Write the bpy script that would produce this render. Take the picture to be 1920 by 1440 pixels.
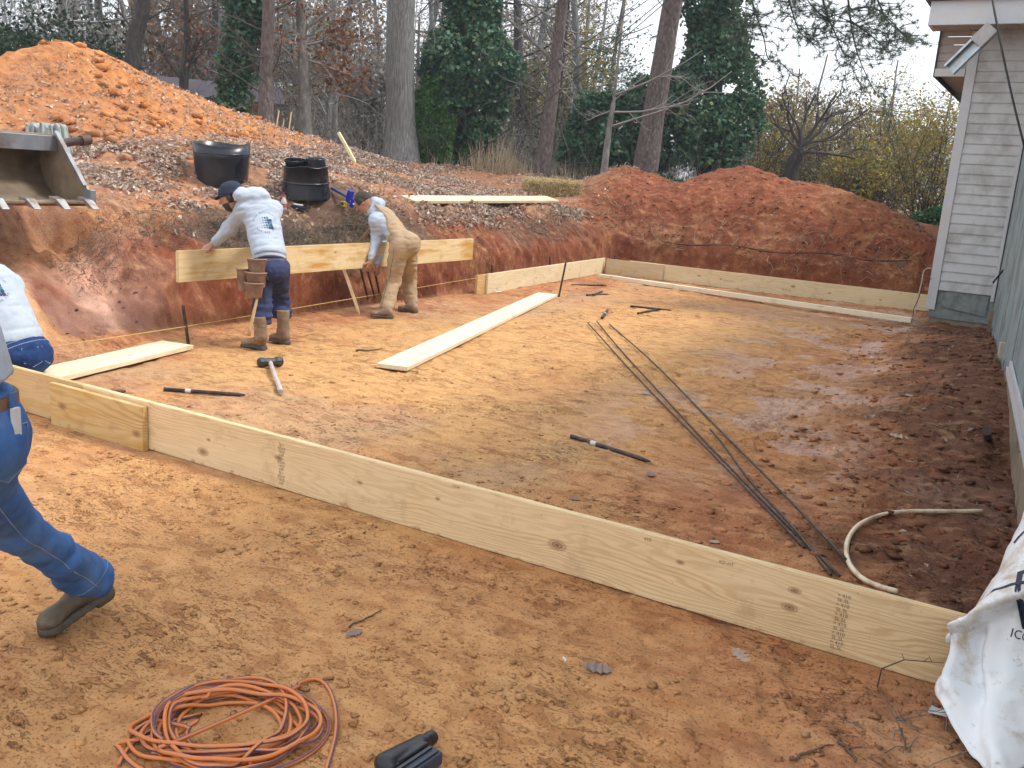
import bpy, bmesh, math, random
import numpy as np
from mathutils import Vector, Matrix

random.seed(7)
RNG = np.random.default_rng(11)
scene = bpy.context.scene
for o in list(bpy.data.objects):
    bpy.data.objects.remove(o, do_unlink=True)
COL = scene.collection

# ------------------------------------------------------------------ camera
# world axes: X along the front form board, Y away along the side form, Z up,
# origin on the graded floor straight below the lens
FPX = 1700.0                                   # focal length in pixels of a 1920 wide picture
CAMR = np.array([[0.8533139, 0.1734289, -0.49170907],
                 [0.51710939, -0.1607968, 0.84067965],
                 [0.0667329, -0.971631, -0.22689186]])
CAMP = np.array([0.0, 0.0, 1.72])
cam_data = bpy.data.cameras.new('camera')
cam_data.sensor_width = 36.0
cam_data.lens = FPX / 1920 * 36.0
cam_data.clip_start = 0.05
cam_data.clip_end = 2000
cam = bpy.data.objects.new('camera', cam_data)
COL.objects.link(cam)
M = Matrix.Identity(4)
for i in range(3):
    M[i][0] = CAMR[i, 0]; M[i][1] = -CAMR[i, 1]; M[i][2] = -CAMR[i, 2]; M[i][3] = CAMP[i]
cam.matrix_world = M
scene.camera = cam

# ------------------------------------------------------------------ light
SUN_EL, SUN_AZ = math.radians(52), math.radians(60)     # azimuth from +Y towards +X
world = bpy.data.worlds.new('World')
scene.world = world
world.use_nodes = True
wt = world.node_tree; wt.nodes.clear()
wo = wt.nodes.new('ShaderNodeOutputWorld')
wb = wt.nodes.new('ShaderNodeBackground')
sky = wt.nodes.new('ShaderNodeTexSky'); sky.sky_type = 'NISHITA'; sky.sun_disc = False
sky.sun_elevation = SUN_EL; sky.sun_rotation = SUN_AZ
sky.dust_density = 4.0; sky.air_density = 1.0; sky.ozone_density = 1.0
# cloud deck: the clear sky is veiled by a nearly even grey-white layer
cl = wt.nodes.new('ShaderNodeTexNoise'); cl.inputs['Scale'].default_value = 1.6; cl.inputs['Detail'].default_value = 5
tc = wt.nodes.new('ShaderNodeTexCoord')
mp = wt.nodes.new('ShaderNodeMapping'); mp.inputs['Scale'].default_value = (1, 1, 2.5)
cr = wt.nodes.new('ShaderNodeValToRGB')
cr.color_ramp.elements[0].position = 0.3; cr.color_ramp.elements[0].color = (9.1, 9.5, 10.0, 1)
cr.color_ramp.elements[1].position = 0.75; cr.color_ramp.elements[1].color = (10.6, 11.0, 11.4, 1)
mx = wt.nodes.new('ShaderNodeMix'); mx.data_type = 'RGBA'; mx.inputs[0].default_value = 0.88
wt.links.new(tc.outputs['Generated'], mp.inputs['Vector'])
wt.links.new(mp.outputs['Vector'], cl.inputs['Vector'])
wt.links.new(cl.outputs['Fac'], cr.inputs['Fac'])
wt.links.new(sky.outputs['Color'], mx.inputs[6])
wt.links.new(cr.outputs['Color'], mx.inputs[7])
wt.links.new(mx.outputs[2], wb.inputs['Color'])
wb.inputs['Strength'].default_value = 0.075
wt.links.new(wb.outputs['Background'], wo.inputs['Surface'])
sun_d = bpy.data.lights.new('sun', 'SUN')
sun_d.energy = 1.5; sun_d.angle = math.radians(11); sun_d.color = (1.0, 0.97, 0.93)
sun = bpy.data.objects.new('sun', sun_d); COL.objects.link(sun)
sdir = Vector((math.sin(SUN_AZ) * math.cos(SUN_EL), math.cos(SUN_AZ) * math.cos(SUN_EL), math.sin(SUN_EL)))
sun.rotation_euler = sdir.to_track_quat('Z', 'Y').to_euler()
sun.location = (20, 10, 30)
scene.view_settings.view_transform = 'Standard'
scene.view_settings.look = 'None'
scene.view_settings.exposure = 1.08
scene.view_settings.gamma = 1.0
scene.view_settings.use_curve_mapping = False
scene.cycles.max_bounces = 5
scene.cycles.diffuse_bounces = 2
scene.cycles.transparent_max_bounces = 8
scene.cycles.use_adaptive_sampling = True
scene.cycles.adaptive_threshold = 0.02

# ------------------------------------------------------------------ survey helpers (photo pixel -> point in the place)
def ray(u, v):
    q = np.array([u - 960.0, v - 720.0, FPX])
    d = CAMR @ q
    return d / np.linalg.norm(d)
def GZ(u, v, z=0.0):
    d = ray(u, v); return CAMP + d * ((z - CAMP[2]) / d[2])
def AY(u, v, y):
    d = ray(u, v); return CAMP + d * (y / d[1])
def AX(u, v, x):
    d = ray(u, v); return CAMP + d * (x / d[0])
def AD(u, v, t):
    return CAMP + ray(u, v) * t
def PX(P):
    q = CAMR.T @ (np.asarray(P, float) - CAMP)
    return 960 + FPX * q[0] / q[2], 720 + FPX * q[1] / q[2]
V3 = lambda *a: np.array(a, float)
def unit(v):
    v = np.asarray(v, float); return v / (np.linalg.norm(v) + 1e-12)

# ------------------------------------------------------------------ vector noise
def _hash(ix, iy, iz, seed):
    U = np.uint32
    h = ix.astype(np.int32).view(U) * U(374761393) + iy.astype(np.int32).view(U) * U(668265263) + iz.astype(np.int32).view(U) * U(2147483647) + U((seed * 974634777) & 0xFFFFFFFF)
    h = (h ^ (h >> U(13))) * U(1274126177)
    h = (h ^ (h >> U(16))) * U(2246822519)
    return ((h ^ (h >> U(15))) & U(0xFFFFFF)) * (1.0 / 0xFFFFFF)
def vnoise2(x, y, seed=0):
    ix = np.floor(x); iy = np.floor(y); fx = x - ix; fy = y - iy
    fx = fx * fx * fx * (fx * (fx * 6 - 15) + 10); fy = fy * fy * fy * (fy * (fy * 6 - 15) + 10)
    z = np.zeros_like(ix)
    a = _hash(ix, iy, z, seed); b = _hash(ix + 1, iy, z, seed); c = _hash(ix, iy + 1, z, seed); d = _hash(ix + 1, iy + 1, z, seed)
    return (a + (b - a) * fx) * (1 - fy) + (c + (d - c) * fx) * fy
def fbm2(x, y, octv=4, seed=0, gain=0.5):
    s = 0; a = 1; t = 0
    for i in range(octv):
        s = s + a * vnoise2(x * 2 ** i + i * 17.3, y * 2 ** i - i * 9.1, seed + i); t += a; a *= gain
    return s / t
def vnoise3(p, seed=0):
    i = np.floor(p); f = p - i; f = f * f * (3 - 2 * f)
    x, y, z = i[:, 0], i[:, 1], i[:, 2]
    def h(a, b, c): return _hash(x + a, y + b, z + c, seed)
    fx, fy, fz = f[:, 0], f[:, 1], f[:, 2]
    l = lambda a, b, t: a + (b - a) * t
    return l(l(l(h(0, 0, 0), h(1, 0, 0), fx), l(h(0, 1, 0), h(1, 1, 0), fx), fy),
             l(l(h(0, 0, 1), h(1, 0, 1), fx), l(h(0, 1, 1), h(1, 1, 1), fx), fy), fz)
def worley2(x, y, seed=0):
    ix = np.floor(x); iy = np.floor(y)
    d1 = np.full(x.shape, 9.0); idv = np.zeros(x.shape); d2 = np.full(x.shape, 9.0)
    z = np.zeros_like(ix)
    for a in (-1, 0, 1):
        for b in (-1, 0, 1):
            cx = ix + a; cy = iy + b
            px = cx + _hash(cx, cy, z, seed); py = cy + _hash(cx, cy, z + 1, seed)
            d = np.hypot(x - px, y - py)
            near = d < d1
            d2 = np.where(near, d1, np.minimum(d2, d))
            idv = np.where(near, _hash(cx, cy, z + 2, seed), idv)
            d1 = np.where(near, d, d1)
    return d1, d2, idv
def sstep(a, b, x):
    t = np.clip((x - a) / (b - a), 0, 1); return t * t * (3 - 2 * t)

# ------------------------------------------------------------------ object helpers
def new_mesh(name, verts, faces, smooth=False):
    me = bpy.data.meshes.new(name)
    verts = np.asarray(verts, np.float32)
    if isinstance(faces, np.ndarray):
        n, k = faces.shape
        me.vertices.add(len(verts)); me.vertices.foreach_set('co', verts.ravel())
        me.loops.add(n * k); me.loops.foreach_set('vertex_index', faces.astype(np.int32).ravel())
        me.polygons.add(n)
        me.polygons.foreach_set('loop_start', np.arange(0, n * k, k, dtype=np.int32))
        me.polygons.foreach_set('loop_total', np.full(n, k, np.int32))
        me.update(calc_edges=True); me.validate()
    else:
        me.from_pydata([tuple(map(float, v)) for v in verts], [], faces)
        me.update()
    if smooth:
        me.polygons.foreach_set('use_smooth', np.ones(len(me.polygons), bool))
    return me
def add_color(me, name, rgb):
    at = me.color_attributes.new(name, 'FLOAT_COLOR', 'POINT')
    c = np.ones((len(me.vertices), 4), np.float32); c[:, :3] = rgb
    at.data.foreach_set('color', c.ravel())
def obj(name, me, mat=None, parent=None, loc=None, rot=None):
    o = bpy.data.objects.new(name, me); COL.objects.link(o)
    if mat is not None and me is not None:
        me.materials.clear(); me.materials.append(mat)
    if parent is not None: o.parent = parent
    if loc is not None: o.location = tuple(map(float, loc))
    if rot is not None: o.rotation_euler = rot
    return o
def empty(name, loc=(0, 0, 0)):
    return obj(name, None, None, None, loc)
def tag(o, label=None, cat=None, group=None, kind=None):
    if label: o['label'] = label
    if cat: o['category'] = cat
    if group: o['group'] = group
    if kind: o['kind'] = kind
    return o
def frame(xdir, up=(0, 0, 1)):
    x = unit(xdir); z = unit(np.asarray(up, float) - x * np.dot(up, x)); y = np.cross(z, x)
    return np.array([x, y, z]).T
def mat4(R, t):
    m = Matrix.Identity(4)
    for i in range(3):
        for j in range(3): m[i][j] = float(R[i][j])
        m[i][3] = float(t[i])
    return m

class MB:
    """collects pieces of one mesh"""
    def __init__(s): s.v = []; s.f = []
    def add(s, v, f):
        b = len(s.v); s.v.extend([tuple(map(float, p)) for p in v]); s.f.extend([tuple(i + b for i in q) for q in f]); return s
    def box(s, lo, hi, R=None, t=None):
        x0, y0, z0 = lo; x1, y1, z1 = hi
        v = np.array([(x0, y0, z0), (x1, y0, z0), (x1, y1, z0), (x0, y1, z0), (x0, y0, z1), (x1, y0, z1), (x1, y1, z1), (x0, y1, z1)], float)
        if R is not None: v = v @ np.asarray(R).T
        if t is not None: v = v + np.asarray(t)
        return s.add(v, [(0, 3, 2, 1), (4, 5, 6, 7), (0, 1, 5, 4), (1, 2, 6, 5), (2, 3, 7, 6), (3, 0, 4, 7)])
    def tube(s, pts, r, n=8, cap=True):
        pts = [np.asarray(p, float) for p in pts]
        if np.isscalar(r): r = [r] * len(pts)
        m = len(pts); rings = []
        prev = None
        for i in range(m):
            d = unit(pts[min(i + 1, m - 1)] - pts[max(i - 1, 0)])
            if prev is None:
                a = np.cross(d, (0, 0, 1)) if abs(d[2]) < .9 else np.cross(d, (1, 0, 0))
            else:
                a = prev - d * np.dot(prev, d)
            a = unit(a); prev = a; b = np.cross(d, a)
            rings.append([pts[i] + r[i] * (math.cos(2 * math.pi * k / n) * a + math.sin(2 * math.pi * k / n) * b) for k in range(n)])
        v = [p for ring in rings for p in ring]; f = []
        for i in range(m - 1):
            for k in range(n):
                f.append((i * n + k, i * n + (k + 1) % n, (i + 1) * n + (k + 1) % n, (i + 1) * n + k))
        if cap:
            f.append(tuple(range(n - 1, -1, -1))); f.append(tuple((m - 1) * n + k for k in range(n)))
        return s.add(v, f)
    def lathe(s, prof, n=32, c=(0, 0, 0), wob=None):
        v = []; f = []; m = len(prof)
        for i, (r, z) in enumerate(prof):
            for k in range(n):
                a = 2 * math.pi * k / n
                dz = wob(i, a) if wob else 0
                v.append((c[0] + r * math.cos(a), c[1] + r * math.sin(a), c[2] + z + dz))
        for i in range(m - 1):
            for k in range(n):
                f.append((i * n + k, i * n + (k + 1) % n, (i + 1) * n + (k + 1) % n, (i + 1) * n + k))
        return s.add(v, f)
    def mesh(s, name, smooth=False, bevel=0, seg=2):
        me = new_mesh(name, np.array(s.v), s.f, smooth)
        if bevel:
            bm = bmesh.new(); bm.from_mesh(me)
            bmesh.ops.bevel(bm, geom=[e for e in bm.edges if e.calc_face_angle(0) > 0.6], offset=bevel, segments=seg, affect='EDGES', profile=.5, clamp_overlap=True)
            bm.to_mesh(me); bm.free()
            if smooth: me.polygons.foreach_set('use_smooth', np.ones(len(me.polygons), bool))
        return me
    def build(s, name, mat, parent=None, smooth=False, bevel=0, seg=2, loc=None):
        return obj(name, s.mesh(name, smooth, bevel, seg), mat, parent, loc)

# ------------------------------------------------------------------ material helpers
def nmat(name):
    m = bpy.data.materials.new(name); m.use_nodes = True
    nt = m.node_tree; bs = nt.nodes['Principled BSDF']
    return m, nt, bs
class NT:
    """thin node-graph writer"""
    def __init__(s, nt): s.nt = nt
    def n(s, t, **kw):
        x = s.nt.nodes.new(t)
        for k, v in kw.items(): setattr(x, k, v)
        return x
    def put(s, sock, val):
        if hasattr(val, 'is_linked') or isinstance(val, bpy.types.NodeSocket): s.nt.links.new(val, sock)
        else: sock.default_value = val
    def math(s, op, a, b=0.0, c=None, clamp=False):
        x = s.n('ShaderNodeMath', operation=op); x.use_clamp = clamp
        s.put(x.inputs[0], a); s.put(x.inputs[1], b)
        if c is not None: s.put(x.inputs[2], c)
        return x.outputs[0]
    def mix(s, f, a, b, mode='MIX'):
        x = s.n('ShaderNodeMix', data_type='RGBA', blend_type=mode)
        s.put(x.inputs[0], f)
        for sk, val in ((x.inputs[6], a), (x.inputs[7], b)):
            if isinstance(val, (tuple, list)): val = tuple(val) + (1.0,) * (4 - len(val))
            s.put(sk, val)
        return x.outputs[2]
    def noise(s, vec, scale, detail=4, rough=.55, dist=0.0):
        x = s.n('ShaderNodeTexNoise'); s.put(x.inputs['Vector'], vec)
        x.inputs['Scale'].default_value = scale; x.inputs['Detail'].default_value = detail
        x.inputs['Roughness'].default_value = rough; x.inputs['Distortion'].default_value = dist
        return x.outputs['Fac']
    def voro(s, vec, scale, feature='F1', rnd=1.0):
        x = s.n('ShaderNodeTexVoronoi', feature=feature); s.put(x.inputs['Vector'], vec)
        x.inputs['Scale'].default_value = scale; x.inputs['Randomness'].default_value = rnd
        return x.outputs['Distance']
    def ramp(s, f, stops, interp='LINEAR'):
        x = s.n('ShaderNodeValToRGB'); s.put(x.inputs[0], f); r = x.color_ramp; r.interpolation = interp
        while len(r.elements) < len(stops): r.elements.new(.5)
        for e, (p, c) in zip(r.elements, stops):
            e.position = p; e.color = tuple(c) + (1,) * (4 - len(c)) if not np.isscalar(c) else (c, c, c, 1)
        return x.outputs[0]
    def coord(s, which='Object', scale=None):
        t = s.n('ShaderNodeTexCoord').outputs[which]
        if scale is not None:
            m = s.n('ShaderNodeMapping'); s.put(m.inputs[0], t); m.inputs['Scale'].default_value = scale; return m.outputs[0]
        return t
    def bump(s, h, strength=.4, dist=.01, normal=None):
        x = s.n('ShaderNodeBump'); s.put(x.inputs['Height'], h); x.inputs['Strength'].default_value = strength; x.inputs['Distance'].default_value = dist
        if normal is not None: s.put(x.inputs['Normal'], normal)
        return x.outputs[0]
    def attr(s, name): return s.n('ShaderNodeAttribute', attribute_name=name).outputs['Color']
def simple_mat(name, col, rough=.7, var=.25, scale=20, bump=.15, bdist=.004, metal=0, coat=None, dirt=None, spec=None):
    m, nt, bs = nmat(name); g = NT(nt)
    co = g.coord()
    n1 = g.noise(co, scale, 5); n2 = g.noise(co, scale * .17, 3)
    dark = tuple(c * (1 - var) for c in col); lite = tuple(min(1, c * (1 + var)) for c in col)
    c = g.ramp(n1, [(.3, dark), (.7, lite)])
    c = g.mix(g.math('MULTIPLY', n2, .5), c, dark)
    if dirt is not None:
        c = g.mix(g.ramp(g.noise(co, scale * .35, 6, .65), [(.48, 0.0), (.66, .85)]), c, dirt)
    g.put(bs.inputs['Base Color'], c)
    g.put(bs.inputs['Roughness'], g.ramp(n2, [(.2, max(0, rough - .12)), (.8, min(1, rough + .1))]))
    bs.inputs['Metallic'].default_value = metal
    if spec is not None: bs.inputs['Specular IOR Level'].default_value = spec
    if bump: g.put(bs.inputs['Normal'], g.bump(n1, bump, bdist))
    return m
def leaf_mat(name, rough=.75, trans=.25):
    """colour comes from the per-leaf attribute"""
    m, nt, bs = nmat(name); g = NT(nt)
    c = g.attr('col')
    n = g.noise(g.coord(), 40, 2)
    c = g.mix(g.ramp(n, [(.3, 0.0), (.7, .35)]), c, (.03, .025, .02))
    g.put(bs.inputs['Base Color'], c); bs.inputs['Roughness'].default_value = rough
    bs.inputs['Specular IOR Level'].default_value = .25
    if trans:
        tr = g.n('ShaderNodeBsdfTranslucent'); g.put(tr.inputs['Color'], c)
        ms = g.n('ShaderNodeMixShader'); ms.inputs[0].default_value = trans
        out = nt.nodes['Material Output']
        nt.links.new(bs.outputs[0], ms.inputs[1]); nt.links.new(tr.outputs[0], ms.inputs[2]); nt.links.new(ms.outputs[0], out.inputs['Surface'])
    return m

# ================================================================== GROUND
def _tps(ctrl, smooth=0.02):
    P = np.array([c[:2] for c in ctrl], float); z = np.array([c[2] for c in ctrl], float)
    def k(d2): return np.where(d2 > 1e-12, 0.5 * d2 * np.log(d2 + 1e-12), 0)
    n = len(P); D = ((P[:, None] - P[None]) ** 2).sum(-1)
    A = np.zeros((n + 3, n + 3)); A[:n, :n] = k(D) + np.eye(n) * smooth
    A[:n, n] = 1; A[:n, n + 1:] = P; A[n, :n] = 1; A[n + 1:, :n] = P.T
    w = np.linalg.solve(A, np.concatenate([z, [0, 0, 0]]))
    def f(x, y):
        s = w[n] + w[n + 1] * x + w[n + 2] * y
        for i in range(n):
            s = s + w[i] * k((x - P[i, 0]) ** 2 + (y - P[i, 1]) ** 2)
        return s
    return f
CREST = [((0, 160), 16), ((60, 113), 17), ((110, 84), 17.5), ((200, 103), 18), ((300, 148), 18.5), ((400, 193), 19), ((450, 213), 19.5),
         ((500, 233), 20), ((560, 256), 21), ((640, 276), 22), ((720, 300), 23)]
ctrl = [tuple(AD(*p, D)) for p, D in CREST]
ctrl += [(p[0] - 3.5, p[1] + 1.2, 1.75) for p in ctrl[1:]]                       # back of the spoil heap
ctrl += [tuple(AD(u, v, D)) for u, v, D in [(0, 300, 12.8), (90, 262, 14.2), (200, 240, 15), (330, 228, 16.2), (130, 180, 16), (300, 290, 13.2),
         (450, 262, 15), (415, 348, 12.6), (575, 372, 12.3), (560, 300, 15.5), (690, 330, 16), (650, 385, 12.3), (800, 345, 18), (900, 318, 24), (1000, 330, 23)]]
ctrl += [(-8.1, 4.4, 1.12), (-8.2, 5.6, 1.12), (-8.1, 6.6, 1.05), (-8.0, 7.9, .9), (-8.0, 9.0, .9), (-8.0, 10.4, 1.12), (-8.0, 12.3, 1.02), (-8.2, 14.8, 1.15),
         (-8.5, 2.0, 1.1), (-9.5, 4.5, 1.25), (-10.5, 1.0, 1.4), (-9.2, 16.5, 1.3), (-11.5, 18.5, 1.35), (-14, 22, 1.6), (-11, 25, 1.55)]
PILE = [((1060, 368), 17.2), ((1100, 335), 17.6), ((1165, 311), 18), ((1215, 322), 18), ((1262, 344), 18), ((1340, 324), 18), ((1410, 312), 18.2),
        ((1480, 333), 18.2), ((1560, 350), 18), ((1640, 378), 17.8), ((1695, 412), 17.5), ((1745, 452), 17.2)]
ctrl += [tuple(AY(*p, y)) for p, y in PILE]
ctrl += [(AY(*p, y)[0], y + 2.2, 1.2) for p, y in PILE[1:]]
ctrl += [(-8.2, 16.0, 1.15), (-6.6, 16.15, .85), (-5, 16.15, .85), (-3.9, 16.15, .8), (-2.6, 16.15, .7), (-1.5, 16.1, .45), (-7.2, 17, 1.55), (-5.1, 17.1, 1.6), (-3.2, 17, 1.3), (-1.5, 18, .7), (0, 19, .7),
         (-6, 24, 1.2), (0, 24, 1.0), (4, 22, .9), (-20, 24, 1.7), (-22, 12, 1.7), (-18, 4, 1.7), (6, 30, 1.0), (-8, 32, 1.4), (-20, 34, 1.6)]
UP = _tps(ctrl, .01)
def wall_x(y): return 0.50 - 0.081 * y          # face of the long house wall
def ground_parts(x, y):
    u = UP(np.clip(x, -24, 8), np.clip(y, -2, 36))
    far = sstep(18, 34, np.maximum(np.abs(x + 8), np.abs(y - 12)))
    u = u * (1 - far) + 1.35 * far
    u = np.clip(u, .25, 3.5)
    wig = (fbm2(x * .9 + 5, y * .9, 3, 3) - .5)
    wig2 = (fbm2(x * 3.1, y * 3.1, 3, 8) - .5)
    # the left side stops at the near left (open ground), the far side runs behind the house
    sL = -7.28 - x + wig * .35 + wig2 * .12
    sF = y - 15.98 + wig * .22 + wig2 * .10
    k = .35
    h = np.clip(.5 + .5 * (sL - sF) / k, 0, 1)
    s = sF * (1 - h) + sL * h + k * h * (1 - h)
    ramp = 1 - sstep(5.1, 6.5, y + wig2 * .5)
    steep = np.interp(s, [0, .04, .13, .30, .9], [0, .20, .70, .84, 1.0])
    soft = np.interp(s, [-.3, .1, .5, 1.1, 1.7], [0, .1, .42, .86, 1.0])
    prof = steep * (1 - ramp) + soft * ramp
    z = prof * u
    # loose soil heaped along the house foundation and at its far corner
    dw = wall_x(y) - x
    hz = sstep(1.5, .05, dw) * (.02 + .21 * sstep(6.0, 8.5, y)) * sstep(1.6, 3.0, y) * (1 - .88 * sstep(11.4, 13.2, y))
    hz = hz + .03 * np.exp(-(((x + 1.35) / .7) ** 2 + ((y - 13.5) / .9) ** 2))
    z = z + hz * (s < 0)
    return z, s, u, ramp, dw
def ground_z(x, y, micro=True):
    x = np.atleast_1d(np.asarray(x, float)); y = np.atleast_1d(np.asarray(y, float))
    z, s, u, ramp, dw = ground_parts(x, y)
    inpit = sstep(.05, -.25, s)
    up = sstep(.1, .5, s)
    cutm = sstep(-.05, .1, s) * (1 - sstep(.8, 1.4, s)) * (1 - ramp)
    z = z + (fbm2(x * .8, y * .8, 3, 21) - .5) * (.035 * inpit + .16 * up)
    rough_r = np.clip(sstep(1.9, .5, dw) * .9 + .22, 0, 1)              # cloddier towards the house
    edge = sstep(-1.1, -.1, s)
    a = .016 * inpit * (.55 + 2.2 * np.clip(rough_r - .22, 0, 1) + .4 * rough_r + 1.0 * edge) + .05 * up + .06 * cutm
    mnd = sstep(1.25, 1.7, z) * up
    z = z + mnd * (np.abs(fbm2(x * 1.5 + 2, y * 1.5, 3, 141) - .5) * -.28 + .0 + (fbm2(x * 3.4, y * 3.4, 3, 143) - .5) * .07)
    if micro:
        z = z + (fbm2(x * 5.5, y * 5.5, 4, 31, .55) - .5) * a * 1.6
        d1, d2, idv = worley2(x * 9 + wobble(x, y) * 1.2, y * 9, 5)
        m = sstep(.45, .7, fbm2(x * 1.3 + 3, y * 1.3, 3, 44) + .25 * rough_r * inpit + .22 * up + .2 * edge * inpit)
        z = z + np.clip(.42 - d1, 0, 1) * (.055 - .034 * inpit * (1 - edge)) * m * (idv > .45) * (.5 * inpit + .35 * up + .6 * cutm + .35 * rough_r * inpit)
        d1, d2, idv = worley2(x * 24, y * 24 + wobble(y, x), 6)
        z = z + np.clip(.45 - d1, 0, 1) * .009 * m * (idv > .3) * (.8 + rough_r)
        # flaky scuffs: thin plates of clay lifted by boots and tracks
        fl = fbm2(x * 11, y * 7.5, 3, 61)
        z = z + .011 * inpit * sstep(.50, .535, fl) * sstep(.42, .6, fbm2(x * .9, y * .9 + 7, 3, 62))
        z = z - .014 * inpit * sstep(.61, .66, fbm2(x * 6 + 2, y * 5, 3, 66)) * sstep(.4, .62, fbm2(x * .7, y * .7 + 3, 2, 68))
        # grouser marks of the machine in the far right of the pit, and drag lines on the ramp
        for cx, cy, ang, ln, wd in [(-2.6, 8.6, 1.15, 2.6, .20), (-1.7, 9.4, 1.25, 2.4, .20), (-3.3, 7.2, .9, 1.8, .2), (-1.6, 6.4, 1.3, 2.2, .2)]:
            c, sn = math.cos(ang), math.sin(ang)
            tx = (x - cx) * c + (y - cy) * sn; ty = -(x - cx) * sn + (y - cy) * c
            w_ = sstep(ln / 2, ln / 2 - .4, np.abs(tx)) * sstep(wd, wd - .05, np.abs(ty)) * sstep(.35, .6, fbm2(x * 2, y * 2, 2, 71) + .1)
            z = z + w_ * inpit * (.017 * np.sign(np.sin(tx * 2 * math.pi / .15)) * sstep(0, .4, np.abs(np.sin(tx * 2 * math.pi / .15))) - .008)
        z = z - .40 * np.exp(-((x + 8.5) / .40) ** 2) * ramp * sstep(5.75, 5.35, y)
        rl = ramp * sstep(-.1, .2, s) * (1 - sstep(1.4, 1.9, s))
        z = z + rl * ((fbm2(y * 5 + x * 1.2, x * .8, 3, 81) - .5) * .13 + (fbm2(y * 13 + x * 4, x * 2.2, 3, 83) - .5) * .05)
    yf = 3.265 + .026 * (x + 5.2)
    z = np.where((x > -6.7) & (x < .2), np.minimum(z, .004 + .6 * np.maximum(0, np.abs(y - yf) - .07)), z) - .006 * np.exp(-((y - yf) / .1) ** 2) * (x > -6.7)
    return z
def wobble(x, y): return vnoise2(x * 2.3, y * 2.3, 91)

def _axis(parts):
    out = [parts[0][0]]
    for a, b, d in parts:
        n = max(1, int(round((b - a) / d))); out += list(np.linspace(a, b, n + 1)[1:])
    return out
def _grow(start, end, d0, f=1.35):
    out = []; p = start; d = d0; sg = 1 if end > start else -1
    while (end - p) * sg > d:
        p += sg * d; out.append(p); d *= f
    out.append(end); return out
gx = _grow(-16, -600, .2)[::-1] + _axis([(-16, -9.6, .10), (-9.6, -7.7, .036), (-7.7, -7.1, .022), (-7.1, -2.6, .026), (-2.6, .5, .0145)]) + _grow(.5, 600, .1)
gy = _grow(.9, -300, .06)[::-1] + _axis([(.9, 3.7, .0125), (3.7, 7, .021), (7, 15.7, .036), (15.7, 18.4, .03), (18.4, 24, .1)]) + _grow(24, 700, .3)
gx = np.array(gx); gy = np.array(gy)
GX, GY = np.meshgrid(gx, gy)
fx_, fy_ = GX.ravel(), GY.ravel()
fz_ = ground_z(fx_, fy_)
# overhanging feel: push the vertical faces in and out a little
zz, ss, uu, rr_, dww = ground_parts(fx_, fy_)
nx, ny = len(gx), len(gy)
ii = (np.arange(ny - 1)[:, None] * nx + np.arange(nx - 1)[None]).ravel()
gfaces = np.stack([ii, ii + 1, ii + 1 + nx, ii + nx], 1)
cutz = sstep(0, .1, ss) * (1 - sstep(.5, 1, ss)) * (1 - rr_)
gverts = np.stack([fx_ + cutz * (vnoise2(fy_ * 7, fz_ * 9, 5) - .5) * .12, fy_, fz_], 1)
ground_me = new_mesh('ground', gverts, gfaces, True)
# soil colour by where each soil lies
def lerp(a, b, t): return a + (b - a) * t[:, None]
TAN = np.array((.57, .315, .125)); CLAY = np.array((.44, .19, .082)); RED = np.array((.30, .088, .038)); DARK = np.array((.115, .043, .024))
LITT = np.array((.36, .185, .105)); ORG = np.array((.50, .205, .065)); PINK = np.array((.60, .33, .23)); GREY = np.array((.36, .24, .13)); TOPS = np.array((.105, .07, .048))
n1 = fbm2(fx_ * .7, fy_ * .7, 4, 101); n2 = fbm2(fx_ * 2.4 + 4, fy_ * 2.4, 4, 102); n3 = fbm2(fx_ * 7, fy_ * 7, 3, 103)
c = np.tile(TAN, (len(fx_), 1))
c = lerp(c, GREY, sstep(.5, .72, n1) * .55)
c = lerp(c, CLAY * 1.15, sstep(.46, .72, n2 * .55 + n1 * .45) * .5)
c = lerp(c, np.array((.49, .24, .095)), sstep(3.7, 2.7, fy_) * .7)
# redder towards the house, the far end and the edges of the cut
tor = np.clip(sstep(2.9, 1.0, dww + (n1 - .5) * 1.8) * sstep(2.2, 3.6, fy_ + dww * .0 + (n1 - .5)) + .55 * sstep(1.6, .4, dww) + sstep(-1.6, -.2, ss + (n2 - .5) * .9) * .9 + sstep(11.5, 14.5, fy_) * .5, 0, 1)
c = lerp(c, CLAY, tor * .8); c = lerp(c, RED, sstep(.48, .64, n3 * .4 + n2 * .6) * tor * .5)
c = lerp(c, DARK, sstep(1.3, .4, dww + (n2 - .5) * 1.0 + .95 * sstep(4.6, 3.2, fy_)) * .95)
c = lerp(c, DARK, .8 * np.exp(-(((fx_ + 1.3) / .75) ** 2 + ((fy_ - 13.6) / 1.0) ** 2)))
wet = sstep(.48, .60, n2) * sstep(3.6, 1.8, dww) * sstep(.7, 1.2, dww) * sstep(4.5, 6, fy_) * 1.0 + sstep(.6, .7, n1) * .25
# cut faces: red clay below, dark root-bound topsoil in the upper hand
incut = sstep(-.12, .06, ss)
cc = lerp(np.tile(RED * .72, (len(fx_), 1)), CLAY * .72, sstep(.5, .68, n2) * .5)
topb = sstep(.62, .82, fz_ / np.maximum(uu, .2) + (n2 - .5) * .45) * sstep(6.0, 6.8, fy_) * (1 - sstep(10.2, 10.8, fy_)) + \
    sstep(.62, .82, fz_ / np.maximum(uu, .2) + (n2 - .5) * .45) * sstep(11.8, 12.8, fy_) * (1 - sstep(14.5, 16, fy_)) * .6
cc = lerp(cc, TOPS, np.clip(topb, 0, 1) * .85)
rp = lerp(np.tile(PINK, (len(fx_), 1)), RED * .72, sstep(.42, .6, n2 * .5 + fbm2(fy_ * 2.6 + fx_, fx_ * .8, 3, 111) * .5))
rp = lerp(rp, TAN, sstep(.55, .66, n1) * .7)
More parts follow.
